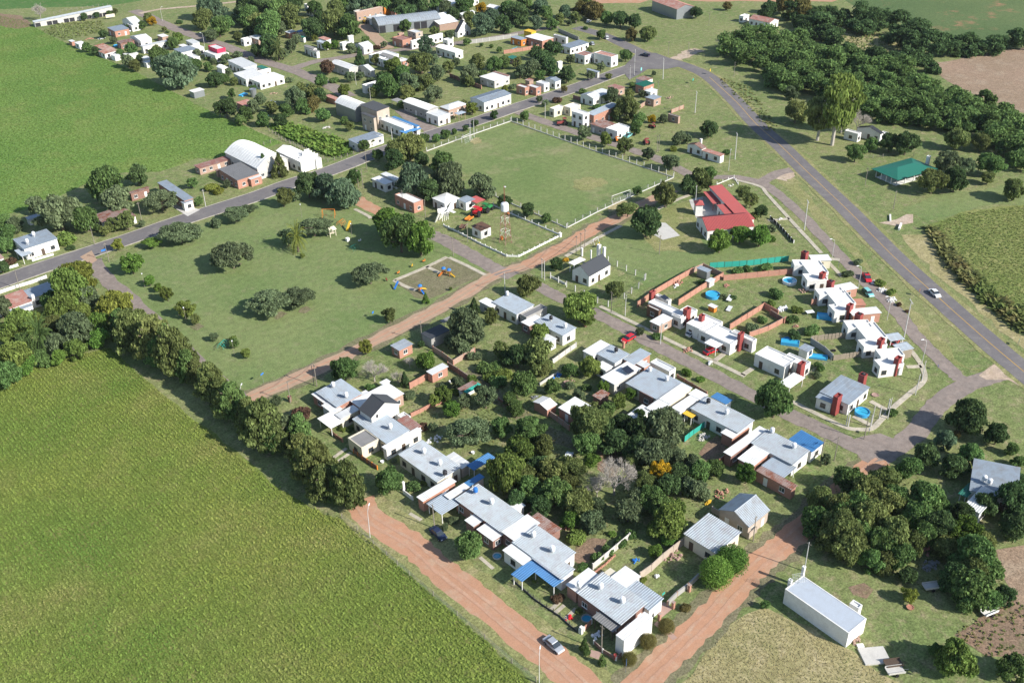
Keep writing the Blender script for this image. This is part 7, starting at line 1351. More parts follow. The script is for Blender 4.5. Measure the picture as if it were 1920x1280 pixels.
# ================================================================== VEHICLES
def car(label, x, y, rz, col, kd='sedan', name='car', cat='car'):
    p = P(x, y); o = root(name, label, cat, (p[0], p[1], 0.02), rad(rz)); L, w = 4.3, 0.86
    def loft(prof, z0, mat, nm, par=o):
        m = MB(); n = len(prof)
        for s in (-1, 1):
            m.v += [(px, s * yw, pz) for px, pz, yw in prof]
        for i in range(n - 1): m.f.append((i, i + 1, n + i + 1, n + i)); m.m.append(0)
        m.f.append(tuple(range(n))); m.m.append(0); m.f.append(tuple(range(2 * n - 1, n - 1, -1))); m.m.append(0)
        m.f.append((n - 1, 0, n, 2 * n - 1)); m.m.append(0)
        return m.build(nm, mat, par)
    if kd in ('sedan', 'hatch'):
        body = [(-2.15, .3, w - .08), (-2.18, .62, w - .06), (-2.1, .86, w - .05), (-1.55, .92, w), (-1.0, .93, w), (0.8, .92, w), (1.35, .88, w - .02), (2.0, .72, w - .1), (2.15, .5, w - .12), (2.12, .28, w - .1)]
        cab = [(-1.6, .9, w - .07), (-1.05, 1.36, w - .22), (-.6, 1.43, w - .2), (.15, 1.43, w - .2), (.42, 1.36, w - .22), (1.1, .9, w - .07)]
        if kd == 'hatch': cab[0] = (-2.0, .9, w - .07); cab[1] = (-1.7, 1.34, w - .2)
        loft(body, 0, col, 'body'); c = loft(cab, 0, 'window_glass', 'cabin'); c.location = (0, 0, 0)
        m = MB(); m.hexa([(-1.02 if kd == 'sedan' else -1.65, -w + .2, 1.38), (.42, -w + .2, 1.38), (.42, w - .2, 1.38), (-1.02 if kd == 'sedan' else -1.65, w - .2, 1.38), (-.95 if kd == 'sedan' else -1.6, -w + .24, 1.46), (.3, -w + .24, 1.46), (.3, w - .24, 1.46), (-.95 if kd == 'sedan' else -1.6, w - .24, 1.46)]); m.build('roof', col, o)
        m = MB()
        for s in (-1, 1): m.tube((.1, s * (w - .1), .92), (.1, s * (w - .21), 1.4), .035, .035, 4)
        m.build('door_pillar', col, o)
    else:
        body = [(-2.4, .4, w), (-2.4, 1.0, w), (-.5, 1.0, w), (1.2, .98, w), (2.2, .85, w - .06), (2.35, .5, w - .08), (2.3, .35, w - .08)]
        cab = [(-.6, .98, w - .05), (-.4, 1.62, w - .15), (.5, 1.62, w - .15), (1.25, .98, w - .05)]
        loft(body, 0, col, 'body'); loft(cab, 0, 'window_glass', 'cabin')
        m = MB(); m.box(-.38, -w + .14, 1.6, .5, w - .14, 1.68); m.build('roof', col, o); m = MB(); m.box(-2.3, -w + .1, 1.002, -.65, w - .1, 1.02); m.build('cargo_bed', 'dark_metal', o)
        for s in (-1, 1): m = MB(); m.box(-2.4, s * (w - .04) - .04, 1.0, -.6, s * (w - .04) + .04, 1.3); m.build('bed_side', col, o)
    wm = MB(); wm.lathe([(0, -.1), (.3, -.1), (.32, -.08), (.32, .08), (.3, .1), (0, .1)], 12); me = wm.mesh('wheel', 'tyre'); hm = MB(); hm.lathe([(0, .12), (.17, .115), (.18, .09)], 8); he = hm.mesh('hubcap', 'grey_metal')
    for sx in (-1.35, 1.35):
        for s in (-1, 1):
            q = inst('wheel', me, o, (sx, s * (w - .06), .32)); q.rotation_euler = (rad(90) * -s, 0, 0); inst('hubcap', he, q)
    for s in (-1, 1):
        m = MB(); m.box(2.02, s * .6 - .15, .55, 2.14, s * .6 + .15, .7); m.build('headlight', 'plastic_white', o)
        m = MB(); m.box(-2.22 if kd != 'pickup' else -2.43, s * .65 - .12, .6, -2.12, s * .65 + .12, .78); m.build('taillight', 'red_paint', o)
    return o
paint('silver_car', (0.50, 0.52, 0.55), 0.05, 0.3, 0.4, spec=0.5); paint('white_car', (0.72, 0.74, 0.74), 0.05, 0.3, 0, spec=0.5); paint('red_car', (0.55, 0.02, 0.03), 0.05, 0.3, 0, spec=0.5); paint('navy_car', (0.02, 0.03, 0.07), 0.05, 0.3, 0, spec=0.5); paint('teal_car', (0.2, 0.5, 0.5), 0.05, 0.4, 0, spec=0.5)
car('silver sedan parked at the edge of the red dirt road', 1038, 1212, -94, 'silver_car'); car('white sedan driving on the highway', 1752, 553, 237, 'white_car'); car('red pickup truck with a loaded bed on the frontage road', 1625, 524, 225, 'red_car', 'pickup', 'pickup_truck', 'truck')
car('dark green and white pickup at the highway junction', 1209, 106, 100, 'navy_car', 'pickup', 'pickup_truck', 'truck'); car('navy car parked in the round tree shadow on the red road', 822, 1004, -94, 'navy_car'); car('red car under the white porch roof of a white house', 1333, 661, -10, 'red_car', 'hatch')
car('white car inside the carport by the worn street', 1298, 627, 0, 'white_car', 'hatch'); car('red car under the grey carport roof', 1678, 643, 10, 'red_car', 'hatch'); car('red car parked in the lane behind the spiky tree', 1178, 638, 180, 'red_car', 'hatch'); car('pale green car beside the orange brick yard wall', 1627, 552, 240, 'teal_car', 'hatch')
car('turquoise old pickup near the white extension', 1178, 257, 15, 'teal_car', 'pickup', 'pickup_truck', 'truck'); car('white van parked by the steel-blue roofed cabin', 238, 62, 20, 'white_car', 'pickup', 'pickup_truck', 'truck'); car('dark car parked beside the long blue-roofed white house', 1110, 84, 60, 'silver_car', 'hatch'); car('small pale car under the tree avenue', 1138, 73, 50, 'white_car', 'hatch')
car('white minibus under the ochre avenue tree', 1104, 42, 20, 'white_car', 'hatch'); car('silver car parked under the pavilion trees', 1780, 348, 0, 'silver_car', 'hatch'); car('parked car half hidden in the central grove', 1065, 862, 30, 'white_car', 'hatch')
car('white car on the lawn before the second palm garden', 533, 97, 20, 'white_car', 'hatch')

# ================================================================== WATER TOWER, PLAYGROUND, GOALS
def water_tower():
    p = P(948, 455); o = root('water_tower', 'red and white lattice water tower with a white tank and antenna mast', 'water tower', (p[0], p[1], 0)); H1, b, t = 11.0, 1.35, 0.8
    cs = [(-1, -1), (1, -1), (1, 1), (-1, 1)]
    for sx, sy in cs: m = MB(); m.tube((sx * b, sy * b, 0), (sx * t, sy * t, H1), 0.09, 0.08, 5); m.build('leg', 'rustred_roof', o)
    for k in range(5):
        z0, z1 = H1 * k / 5, H1 * (k + 1) / 5; w0, w1 = b + (t - b) * k / 5, b + (t - b) * (k + 1) / 5; m = MB()
        for i in range(4):
            a, c = cs[i], cs[(i + 1) % 4]
            m.tube((a[0] * w0, a[1] * w0, z0), (c[0] * w1, c[1] * w1, z1), .025, .025, 4); m.tube((c[0] * w0, c[1] * w0, z0), (a[0] * w1, a[1] * w1, z1), .025, .025, 4); m.tube((a[0] * w1, a[1] * w1, z1), (c[0] * w1, c[1] * w1, z1), .045, .045, 4)
        m.build('bracing', 'red_paint' if k % 2 == 0 else 'white_paint', o)
    m = MB(); m.lathe([(0, 0), (1.15, 0), (1.2, .1), (1.2, 2.2), (1.0, 2.5), (.3, 2.7), (0, 2.7)], 16, (0, 0, H1)); m.build('tank', 'plastic_white', o)
    m = MB()
    for k in range(7):
        for i in range(3):
            a1, a2 = 2.09 * i, 2.09 * (i + 1); m.tube((.22 * math.cos(a1), .22 * math.sin(a1), H1 + 2.6 + k * .8), (.22 * math.cos(a1), .22 * math.sin(a1), H1 + 3.4 + k * .8), .03, .03, 4); m.tube((.22 * math.cos(a1), .22 * math.sin(a1), H1 + 2.6 + k * .8), (.22 * math.cos(a2), .22 * math.sin(a2), H1 + 3.4 + k * .8), .02, .02, 3)
    m.build('mast', 'red_paint', o)
    m = MB(); m.lathe([(0, 0), (.3, .05), (.36, .25)], 10, (0.35, 0, H1 + 7.6)); m.build('dish', 'plastic_white', o)
    m = MB(); m.lathe([(.0, .2), (.35, .0), (.4, 0.3)], 8, (1.0, -0.6, H1 - 1.2)); m.build('loudspeaker', 'orange_paint', o)
water_tower()
def goal(label, a, b):
    p, q = np.array(P(*a)), np.array(P(*b)); d = q - p; L = np.linalg.norm(d); rz = math.atan2(d[1], d[0]); o = root('football_goal', label, 'goal', (p[0], p[1], 0), rz)
    for x in (0, L): m = MB(); m.tube((x, 0, 0), (x, 0, 2.4), .07, .07, 6); m.tube((x, 0, 2.35), (x, -1.2, 2.2), .03, .03, 4); m.tube((x, -1.2, 2.2), (x, -1.9, 0), .03, .03, 4); m.build('post', 'white_paint', o)
    m = MB(); m.tube((0, 0, 2.4), (L, 0, 2.4), .07, .07, 6); m.build('crossbar', 'white_paint', o)
    m = MB(); n = 14
    for i in range(n + 1): x = L * i / n; m.tube((x, -1.2, 2.2), (x, -1.9, 0), .012, .012, 3, cap=False); m.tube((x, 0, 2.4), (x, -1.2, 2.2), .012, .012, 3, cap=False)
    for j in range(6): z = 2.2 * j / 6; y = -1.9 + .7 * j / 6; m.tube((0, y, z), (L, y, z), .012, .012, 3, cap=False)
    m.build('net', 'plastic_white', o)
goal('white football goal with net at the dirt road end of the pitch', (1147, 380), (1181, 368)); goal('white goal frame at the main street corner of the pitch', (866, 268), (880, 262))
def play_tower(label, x, y, n, rz):
    p = P(x, y); o = root('play_structure', label, 'playground', (p[0], p[1], 0), rad(rz)); o.scale = (.66, .66, .72)
    for k in range(n):
        X = k * 3.0
        for sx in (-.6, .6):
            for sy in (-.6, .6): m = MB(); m.tube((X + sx, sy, 0), (X + sx, sy, 2.7), .06, .06, 6); m.build('post', 'orange_paint', o)
        m = MB(); m.box(X - .65, -.65, 1.2, X + .65, .65, 1.3); m.build('platform', 'red_paint', o)
        m = MB(); m.lathe([(1.05, 2.7), (.9, 3.0), (.5, 3.3), (0, 3.45)], 10, (X, 0, 0)); m.build('roof', 'blue_paint', o)
        m = MB(); m.box(X - .62, -.64, 1.3, X + .62, -.58, 1.9); m.build('panel', 'yellow_paint' if k else 'orange_paint', o)
    X = (n - 1) * 3.0
    def slide(x0, y0, x1, y1, mat): 
        m = MB(); d = Vector((x1 - x0, y1 - y0, 0)).normalized(); s = Vector((-d.y, d.x, 0)) * .35
        a, b = Vector((x0, y0, 1.25)), Vector((x1, y1, .25))
        m.quad(*[tuple(v) for v in (a - s, b - s, b + s, a + s)]); 
        for g in (-1, 1): m.hexa([tuple(v) for v in (a + s * g * .95, b + s * g * .95, b + s * g * 1.1, a + s * g * 1.1, a + s * g * .95 + Vector((0, 0, .3)), b + s * g * .95 + Vector((0, 0, .3)), b + s * g * 1.1 + Vector((0, 0, .3)), a + s * g * 1.1 + Vector((0, 0, .3)))])
        m.build('slide', mat, o)
    slide(X + .6, 0, X + 3.2, -.2, 'yellow_paint'); slide(0, -.6, -.4, -3.2, 'blue_paint' if n == 1 else 'orange_paint')
    if n > 1: m = MB(); m.box(.65, -.45, 1.15, X - .65, .45, 1.25); m.build('bridge', 'orange_paint', o)
play_tower('orange play tower pair with two blue roofs and yellow slide', 832, 514, 2, -75); play_tower('single play tower with one blue roof and blue slide at the plot corner', 788, 547, 1, 0)
def frame_toy(label, x, y, col, kd, rz=0, s=1.0):
    p = P(x, y); o = root({'swing': 'swing_set', 'hut': 'play_hut', 'slide': 'slide', 'rider': 'spring_rider', 'climb': 'climbing_frame'}[kd], label, 'play equipment', (p[0], p[1], 0), rad(rz)); o.scale = (s, s, s)
    if kd == 'swing':
        for X in (-1.6, 1.6):
            for q in (-.8, .8): m = MB(); m.tube((X, q, 0), (X, 0, 2.2), .06, .06, 5); m.build('leg', col, o)
        m = MB(); m.tube((-1.6, 0, 2.2), (1.6, 0, 2.2), .06, .06, 5); m.build('beam', col, o)
        for X in (-.7, .7): m = MB(); m.tube((X - .2, 0, 2.2), (X - .2, 0, .5), .015, .015, 3); m.tube((X + .2, 0, 2.2), (X + .2, 0, .5), .015, .015, 3); m.box(X - .25, -.12, .46, X + .25, .12, .5); m.build('seat', 'red_paint', o)
    elif kd == 'hut':
        for X in (-.9, .9):
            for q in (-.7, .7): m = MB(); m.box(X - .08, q - .08, 0, X + .08, q + .08, 2.0); m.build('post', col, o)
        m = MB(); m.hexa([(-1.2, -1, 1.9), (1.2, -1, 1.9), (1.2, 1, 1.9), (-1.2, 1, 1.9), (-1, -.1, 2.6), (1, -.1, 2.6), (1, .1, 2.6), (-1, .1, 2.6)]); m.build('roof', col, o); m = MB(); m.box(-.85, -.6, .9, .85, .6, 1.0); m.box(-.9, .62, 1.0, .9, .7, 1.6); m.build('platform', col, o)
    elif kd == 'slide':
        m = MB(); m.hexa([(-1.4, -.3, .2), (1, -.3, 1.9), (1, .3, 1.9), (-1.4, .3, .2), (-1.4, -.32, .4), (1, -.32, 2.1), (1, .32, 2.1), (-1.4, .32, .4)]); m.build('chute', col, o)
        m = MB(); 
        for q in (-.3, .3): m.tube((1.0, q, 1.9), (1.7, q, 0), .04, .04, 5)
        for k in range(5): m.tube((1.65 - k * .14, -.3, .15 + k * .38), (1.65 - k * .14, .3, .15 + k * .38), .03, .03, 4)
        m.build('ladder', 'red_paint', o)
    elif kd == 'rider':
        m = MB(); m.tube((0, 0, 0), (0, 0, .5), .12, .12, 6); m.build('spring', 'dark_metal', o); m = MB(); m.box(-.5, -.15, .5, .5, .15, .7); m.box(.25, -.08, .7, .45, .08, 1.1); m.box(-.5, -.12, .7, -.35, .12, .95); m.build('seat', col, o)
    else:
        for X in (-1.2, -.4, .4, 1.2):
            m = MB(); pr = None
            for i in range(9):
                t = math.pi * i / 8; q = (X, 1.0 * math.cos(t), 1.6 * math.sin(t)); 
                if pr: m.tube(pr, q, .05, .05, 4)
                pr = q
            m.build('hoop', col, o)
        m = MB(); m.tube((-1.2, 0, 1.6), (1.2, 0, 1.6), .05, .05, 5); m.tube((-1.2, .8, 1), (1.2, .8, 1), .04, .04, 5); m.tube((-1.2, -.8, 1), (1.2, -.8, 1), .04, .04, 5); m.build('rung', col, o)
frame_toy('orange swing set by the tall tree clump', 617, 407, 'orange_paint', 'swing', -45, 1.3); frame_toy('orange climbing frame on the park lawn', 640, 421, 'orange_paint', 'climb', 20); frame_toy('yellow slide beside the twin globe lamp', 655, 430, 'yellow_paint', 'slide', 30, 1.2)
frame_toy('pale yellow play hut on posts on the park lawn', 622, 442, 'cream_paint', 'hut', 0, 1.2); frame_toy('dark green climbing frame in the park', 664, 468, 'green_roof', 'climb', 10); frame_toy('pair of small white play seats near the dark green frame', 675, 454, 'white_paint', 'rider')
frame_toy('orange seesaw toy at the playground path', 795, 492, 'orange_paint', 'rider'); frame_toy('yellow spring toy beside the playground path', 773, 501, 'yellow_paint', 'rider', 40); frame_toy('orange spring toys lower along the playground path', 747, 514, 'orange_paint', 'rider', 10); frame_toy('white-and-red spring toy nearest the dark tree', 725, 527, 'red_paint', 'rider', 70)
frame_toy('turquoise play frame under young trees on the south lawn', 418, 650, 'teal_netting', 'climb', 30); frame_toy('blue seesaw frame at the plot corner', 744, 540, 'blue_paint', 'slide', 20, .9); frame_toy('white garden swing beside the chapel lawn', 1116, 456, 'plastic_white', 'swing', 10, .8); frame_toy('yellow play bench near the chapel', 1121, 464, 'yellow_paint', 'rider', 0, 1.5)
# machinery yard
def machine(label, x, y, col, rz, sc=1.0, name='tractor'):
    p = P(x, y); o = root(name, label, 'tractor' if name == 'tractor' else 'farm machine', (p[0], p[1], 0), rad(rz)); o.scale = (sc, sc, sc)
    m = MB(); m.hexa([(-.3, -.4, .7), (1.7, -.35, .7), (1.7, .35, .7), (-.3, .4, .7), (-.3, -.38, 1.4), (1.6, -.3, 1.25), (1.6, .3, 1.25), (-.3, .38, 1.4)]); m.build('bonnet', col, o)
    m = MB(); m.box(-1.3, -.6, .7, -.3, .6, 1.2); 
    for sx in (-1.25, -.35):
        for sy in (-.55, .55): m.tube((sx, sy, 1.2), (sx, sy, 2.2), .04, .04, 4)
    m.box(-1.35, -.65, 2.2, -.25, .65, 2.3); m.build('cab', col, o)
    for X, r, w in ((-.9, .75, .8), (1.2, .42, .6)):
        for s in (-1, 1): m = MB(); m.lathe([(0, -.15), (r - .05, -.15), (r, -.1), (r, .1), (r - .05, .15), (0, .15)], 14); q = m.build('wheel', 'tyre', o, (X, s * w, r)); q.rotation_euler = (rad(90), 0, 0)
    m = MB(); m.tube((.7, .15, 1.3), (.7, .15, 2.1), .04, .04, 5); m.build('exhaust', 'dark_metal', o)
machine('red tractor in the machinery yard beside the rusty carport', 896, 403, 'red_car', 20, 1.5); machine('green farm machine parked next to the red tractor', 914, 396, 'green_paint', 10, 1.4, 'farm_machine'); machine('red tractor on the street beside the football pitch', 1054, 235, 'red_paint', 150, 1.3); machine('rusty red machine on the grass by the fence trees', 1211, 270, 'red_paint', 60, 1.1, 'farm_machine')
machine('orange-red machine beside the brick ruin bushes', 1222, 240, 'red_paint', 100, .9, 'farm_machine'); machine('yellow machine parked at the end of the tractor shed', 688, 44, 'yellow_paint', 10, 1.4, 'farm_machine'); machine('orange machine on the street by the willow-like tree', 1156, 265, 'orange_paint', 60, .9)
def trailer(label, x, y, rz, col='wood'):
    p = P(x, y); o = root('trailer', label, 'trailer', (p[0], p[1], 0), rad(rz)); m = MB(); m.box(-1.5, -.8, .6, 1.5, .8, .75); m.tube((1.5, 0, .65), (2.5, 0, .5), .04, .04, 4); m.build('deck', col, o)
    for s in (-1, 1): m = MB(); m.box(-1.5, s * .8 - .03, .75, 1.5, s * .8 + .03, 1.1); m.build('side_board', col, o); m = MB(); m.lathe([(0, -.1), (.33, -.1), (.33, .1), (0, .1)], 10); q = m.build('wheel', 'tyre', o, (0, s * .9, .33)); q.rotation_euler = (rad(90), 0, 0)
trailer('small wooden trailer in front of the red tractor', 880, 413, 15, 'orange_paint'); trailer('brown trailer beside the small white cabin', 868, 428, 30, 'brown_wall'); trailer('old wooden cart beside the concrete slab at the straw field', 1674, 1248, -35, 'dark_wood'); trailer('pale cart next to the old wooden cart', 1677, 1261, -35, 'pale_concrete'); trailer('white trailer in the weedy plot', 1853, 1150, -20, 'white_paint')
trailer('long pale trailer in the shade of the scrap yard', 1745, 1103, -35, 'pale_concrete')
def monument():
    p = P(826, 410); o = root('monument', 'white abstract monument of slabs and posts beside the paved lane', 'monument', (p[0], p[1], 0))
    for i, (x, y, w, h, t) in enumerate(((0, 0, 2.6, 3.6, .4), (2.4, 1.6, 3.4, 2.4, -.3), (-2.4, -.6, 2.0, 4.2, .5), (4.4, 2.8, 1.8, 1.6, .2))):
        m = MB(); m.box(-w / 2, -.12, 0, w / 2, .12, h); q = m.build('slab', 'white_paint', o, (x, y, 0)); q.rotation_euler = (t * .8, 0, t)
    for i in range(4): m = MB(); m.box(-.08, -.08, 0, .08, .08, 2.8); m.build('post', 'white_paint', o, (-1 + i * .8, -2.2, 0))
    m = MB(); m.box(-1.4, -2.4, 2.8, 1.8, -2.0, 2.95); m.build('lintel', 'white_paint', o)
    m = MB(); m.tube((3, 0, 1.0), (7.5, 2.6, 3.4), .7, .12, 8); m.box(3.6, -2.4, 1.55, 4.8, 4.2, 1.65); m.build('wing', 'white_paint', o)
monument()
# ---- pools
def pool(label, x, y, r, ry=None, rz=0, h=0.9, mat='pool_liner'):
    p = P(x, y); o = root('swimming_pool', label, 'pool', (p[0], p[1], 0), rad(rz))
    if ry is None:
        m = MB(); m.lathe([(r, 0), (r + .04, h), (r - .08, h + .02), (r - .1, h - .25)], 24); m.build('pool_wall', mat, o); m = MB(); m.lathe([(r - .1, h - .25), (0, h - .25)], 24); m.build('water', 'pool_water', o)
    else:
        m = MB(); m.box(-r, -ry, 0, r, -ry + .12, h); m.box(-r, ry - .12, 0, r, ry, h); m.box(-r, -ry + .12, 0, -r + .12, ry - .12, h); m.box(r - .12, -ry + .12, 0, r, ry - .12, h); m.build('pool_wall', mat, o); m = MB(); m.quad((-r, -ry, h - .2), (r, -ry, h - .2), (r, ry, h - .2), (-r, ry, h - .2)); m.build('water', 'pool_water', o)
Z(0, 0, 1)
pool('round blue pool on the lawn between two brick walls', 1336, 556, 2.0); pool('round pale pool with light blue rim behind the first frontage house', 1480, 530, 2.0, mat='plastic_white'); pool('bright blue rectangular frame pool against the white house', 1547, 596, 2.2, 1.2, -60); pool('small blue pool behind the detached white carport house', 1481, 645, 2.3, 1.0, -60)
pool('long inflatable blue pool by the blue-roofed garden shed', 1533, 670, 2.4, 1.0, -60, 0.5); pool('round blue pool in front of the corner house', 1616, 776, 1.7); pool('tiny blue pool in the modern house garden', 968, 92, 3, 1.6, 10, 0.15); pool('turquoise pool in the grove house yard', 497, 219, 1.4, None, 0, .5)
pool('round empty basin on the front tiles of the corner house', 1100, 1160, 1.0, None, 0, .3, 'grey_concrete'); pool('round dark basin in front of the white carport', 932, 1043, .9, None, 0, .3, 'pale_concrete'); pool('turquoise tarp pool by the collapsing rusty shed', 456, 179, 2.0, 1, 20, .6); pool('blue basin beside the wide-roofed far house', 219, 87, 1.6, None, 0, .6)
pool('small blue tub on the lower garden lawn', 1476, 638, 1.0, None, 0, .5)
# ---- solar panel, slab, well, culvert, signs, piles, laundry, small yard things
def slabthing(name, label, cat, x, y, w, d, h, mat, rz=0, z=0.0, legs=False, tilt=0.0):
    p = P(x, y, z); o = root(name, label, cat, (p[0], p[1], z), rad(rz)); m = MB(); m.box(-w / 2, -d / 2, h if legs else 0, w / 2, d / 2, h + .06 if legs else h); q = m.build('top', mat, o); q.rotation_euler = (tilt, 0, 0)
    if legs:
        for sx in (-1, 1):
            for sy in (-1, 1): m = MB(); m.box(sx * (w / 2 - .1) - .04, sy * (d / 2 - .1) - .04, 0, sx * (w / 2 - .1) + .04, sy * (d / 2 - .1) + .04, h); m.build('leg', 'grey_metal', o)
    return o
slabthing('solar_panel', 'dark solar heater panel tilted on the long white terrace roof', 'solar panel', 1176, 697, 2.2, 2.4, .7, 'solar_glass', 0, 3.35, True, .25); slabthing('solar_panel', 'grey solar panel tilted on the white roof nearest the chapel', 'solar panel', 1245, 561, 1.8, 1.8, .7, 'solar_glass', 0, 3.35, True, .25); p_ = P(1498, 1096, 3.6); o_ = root('wire_aerial', 'wire mesh aerial frame standing on the long white hall roof', 'antenna', (p_[0], p_[1], 3.6), rad(-35)); m = MB()
for i in range(7): m.tube((-1.2 + i * .4, 0, .6), (-1.2 + i * .4, .9, 2.0), .025, .025, 4); m.tube((-1.2, i * .15, .6 + i * .233), (1.2, i * .15, .6 + i * .233), .025, .025, 4)
m.build('mesh_panel', 'grey_metal', o_); m = MB(); m.tube((0, .4, 0), (0, .4, 1.4), .05, .05, 5); m.tube((-1.8, .4, .4), (1.8, .4, .4), .03, .03, 4); m.build('mast', 'grey_metal', o_)
slabthing('concrete_slab', 'white concrete slab with dark pipes near the old carts', 'slab', 1639, 1230, 4.6, 3.6, .35, 'pale_concrete', -38); slabthing('well_cover', 'small white well cover beside the long white hall', 'well', 1613, 1211, 1.2, .8, .3, 'white_paint', -38)
slabthing('sheet_stack', 'pale metal sheets leaning on trestles in the middle lawn', 'sheets', 1368, 562, 3.4, 1.4, .6, 'pale_roof', 20, 0, True, .1); slabthing('sheet_stack', 'second set of pale sheets lying lower on the middle lawn', 'sheets', 1367, 580, 3.0, 1.2, .3, 'pale_roof', 20, 0, True, .05); slabthing('table', 'white table with things on it on the shrubby lawn', 'table', 1518, 589, 2.2, 1.4, .8, 'plastic_white', -30, 0, True)
slabthing('culvert', 'white culvert headwall beside the dirt apron of the highway', 'culvert', 1687, 427, 4.5, .6, .8, 'white_paint', 20); slabthing('culvert', 'long low white kerb above the dirt apron', 'culvert', 1669, 410, 5.0, .5, .5, 'white_paint', 30); slabthing('bus_shelter', 'small concrete bus shelter with bench on the frontage path', 'bus shelter', 1562, 499, 3.2, 1.6, 2.3, 'path_concrete', -60, 0, True)
def sign(label, x, y, w, h, z, mat, rz=0, name='sign'):
    p = P(x, y); o = root(name, label, 'sign', (p[0], p[1], 0), rad(rz)); m = MB(); m.tube((0, 0, 0), (0, 0, z + h / 2), .04, .04, 6); m.build('post', 'grey_metal', o); m = MB(); m.box(-w / 2, -.06, z - h / 2 + .2, w / 2, -.03, z + h / 2 + .2); m.build('sign_panel', mat, o)
for a in (('blue street name sign at the park crossroads', 494, 717, 1.1, .4, 2.4, 'blue_paint', 20), ('blue street name sign beside the ochre clipped bush', 1173, 1260, 1.2, .4, 2.4, 'blue_paint', 40), ('orange warning sign on the highway verge', 1722, 555, .9, .9, 1.6, 'orange_paint', 20), ('yellow diamond sign at the highway bend', 1331, 140, 1.2, 1.2, 1.8, 'yellow_paint', 20),
          ('turquoise sign on the grass inside the highway bend', 1299, 157, 1.6, .9, 1.6, 'teal_netting', 20), ('green sign on the dry verge of the highway', 1908, 648, 1.2, .5, 1.4, 'teal_netting', 20), ('blue sign under the round open park tree', 700, 596, .8, .6, 1.6, 'blue_paint', 20), ('blue board on the street verge corner', 1628, 815, .8, .5, 1.4, 'blue_paint', 30), ('blue board near the footpath bend', 1757, 694, .6, .4, 1.2, 'blue_paint', 30),
          ('blue sign by the main street pole', 197, 482, 1.4, .6, 2.2, 'blue_paint', 0), ('blue sign on the lawn of the corner block', 1243, 1122, .8, .5, 1.2, 'teal_netting', 0), ('pale hoarding beside the long narrow shed', 208, 36, 5, 1.8, 1.6, 'cream_paint', -10), ('white shrine box sign at the junction posts', 1202, 137, .9, 1.4, 1.6, 'teal_car', 0)): sign(*a)
def pile(label, x, y, r, mat, n=26, name='rubble_pile', cat='pile', hh=.5):
    p = P(x, y); R = random.Random(int(x * 7 + y)); m = MB()
    for i in range(n):
        a, q = R.uniform(0, 6.28), r * R.random() ** .8 * .8; s = R.uniform(.12, .38); cx, cy, z = q * math.cos(a), q * math.sin(a) * .6, R.uniform(0, hh) * (1 - q / r)
        t = R.uniform(0, 3); c_, s_ = math.cos(t) * s, math.sin(t) * s; m.hexa([(cx - c_, cy - s_, z), (cx + s_, cy - c_, z), (cx + c_, cy + s_, z), (cx - s_, cy + c_, z), (cx - c_ * .6, cy - s_ * .6, z + s), (cx + s_ * .7, cy - c_ * .7, z + s * .9), (cx + c_ * .7, cy + s_ * .7, z + s * 1.1), (cx - s_ * .6, cy + c_ * .6, z + s * .8)])
    o = m.build(name, mat, None, (p[0], p[1], 0)); tag(o, label, cat); return o
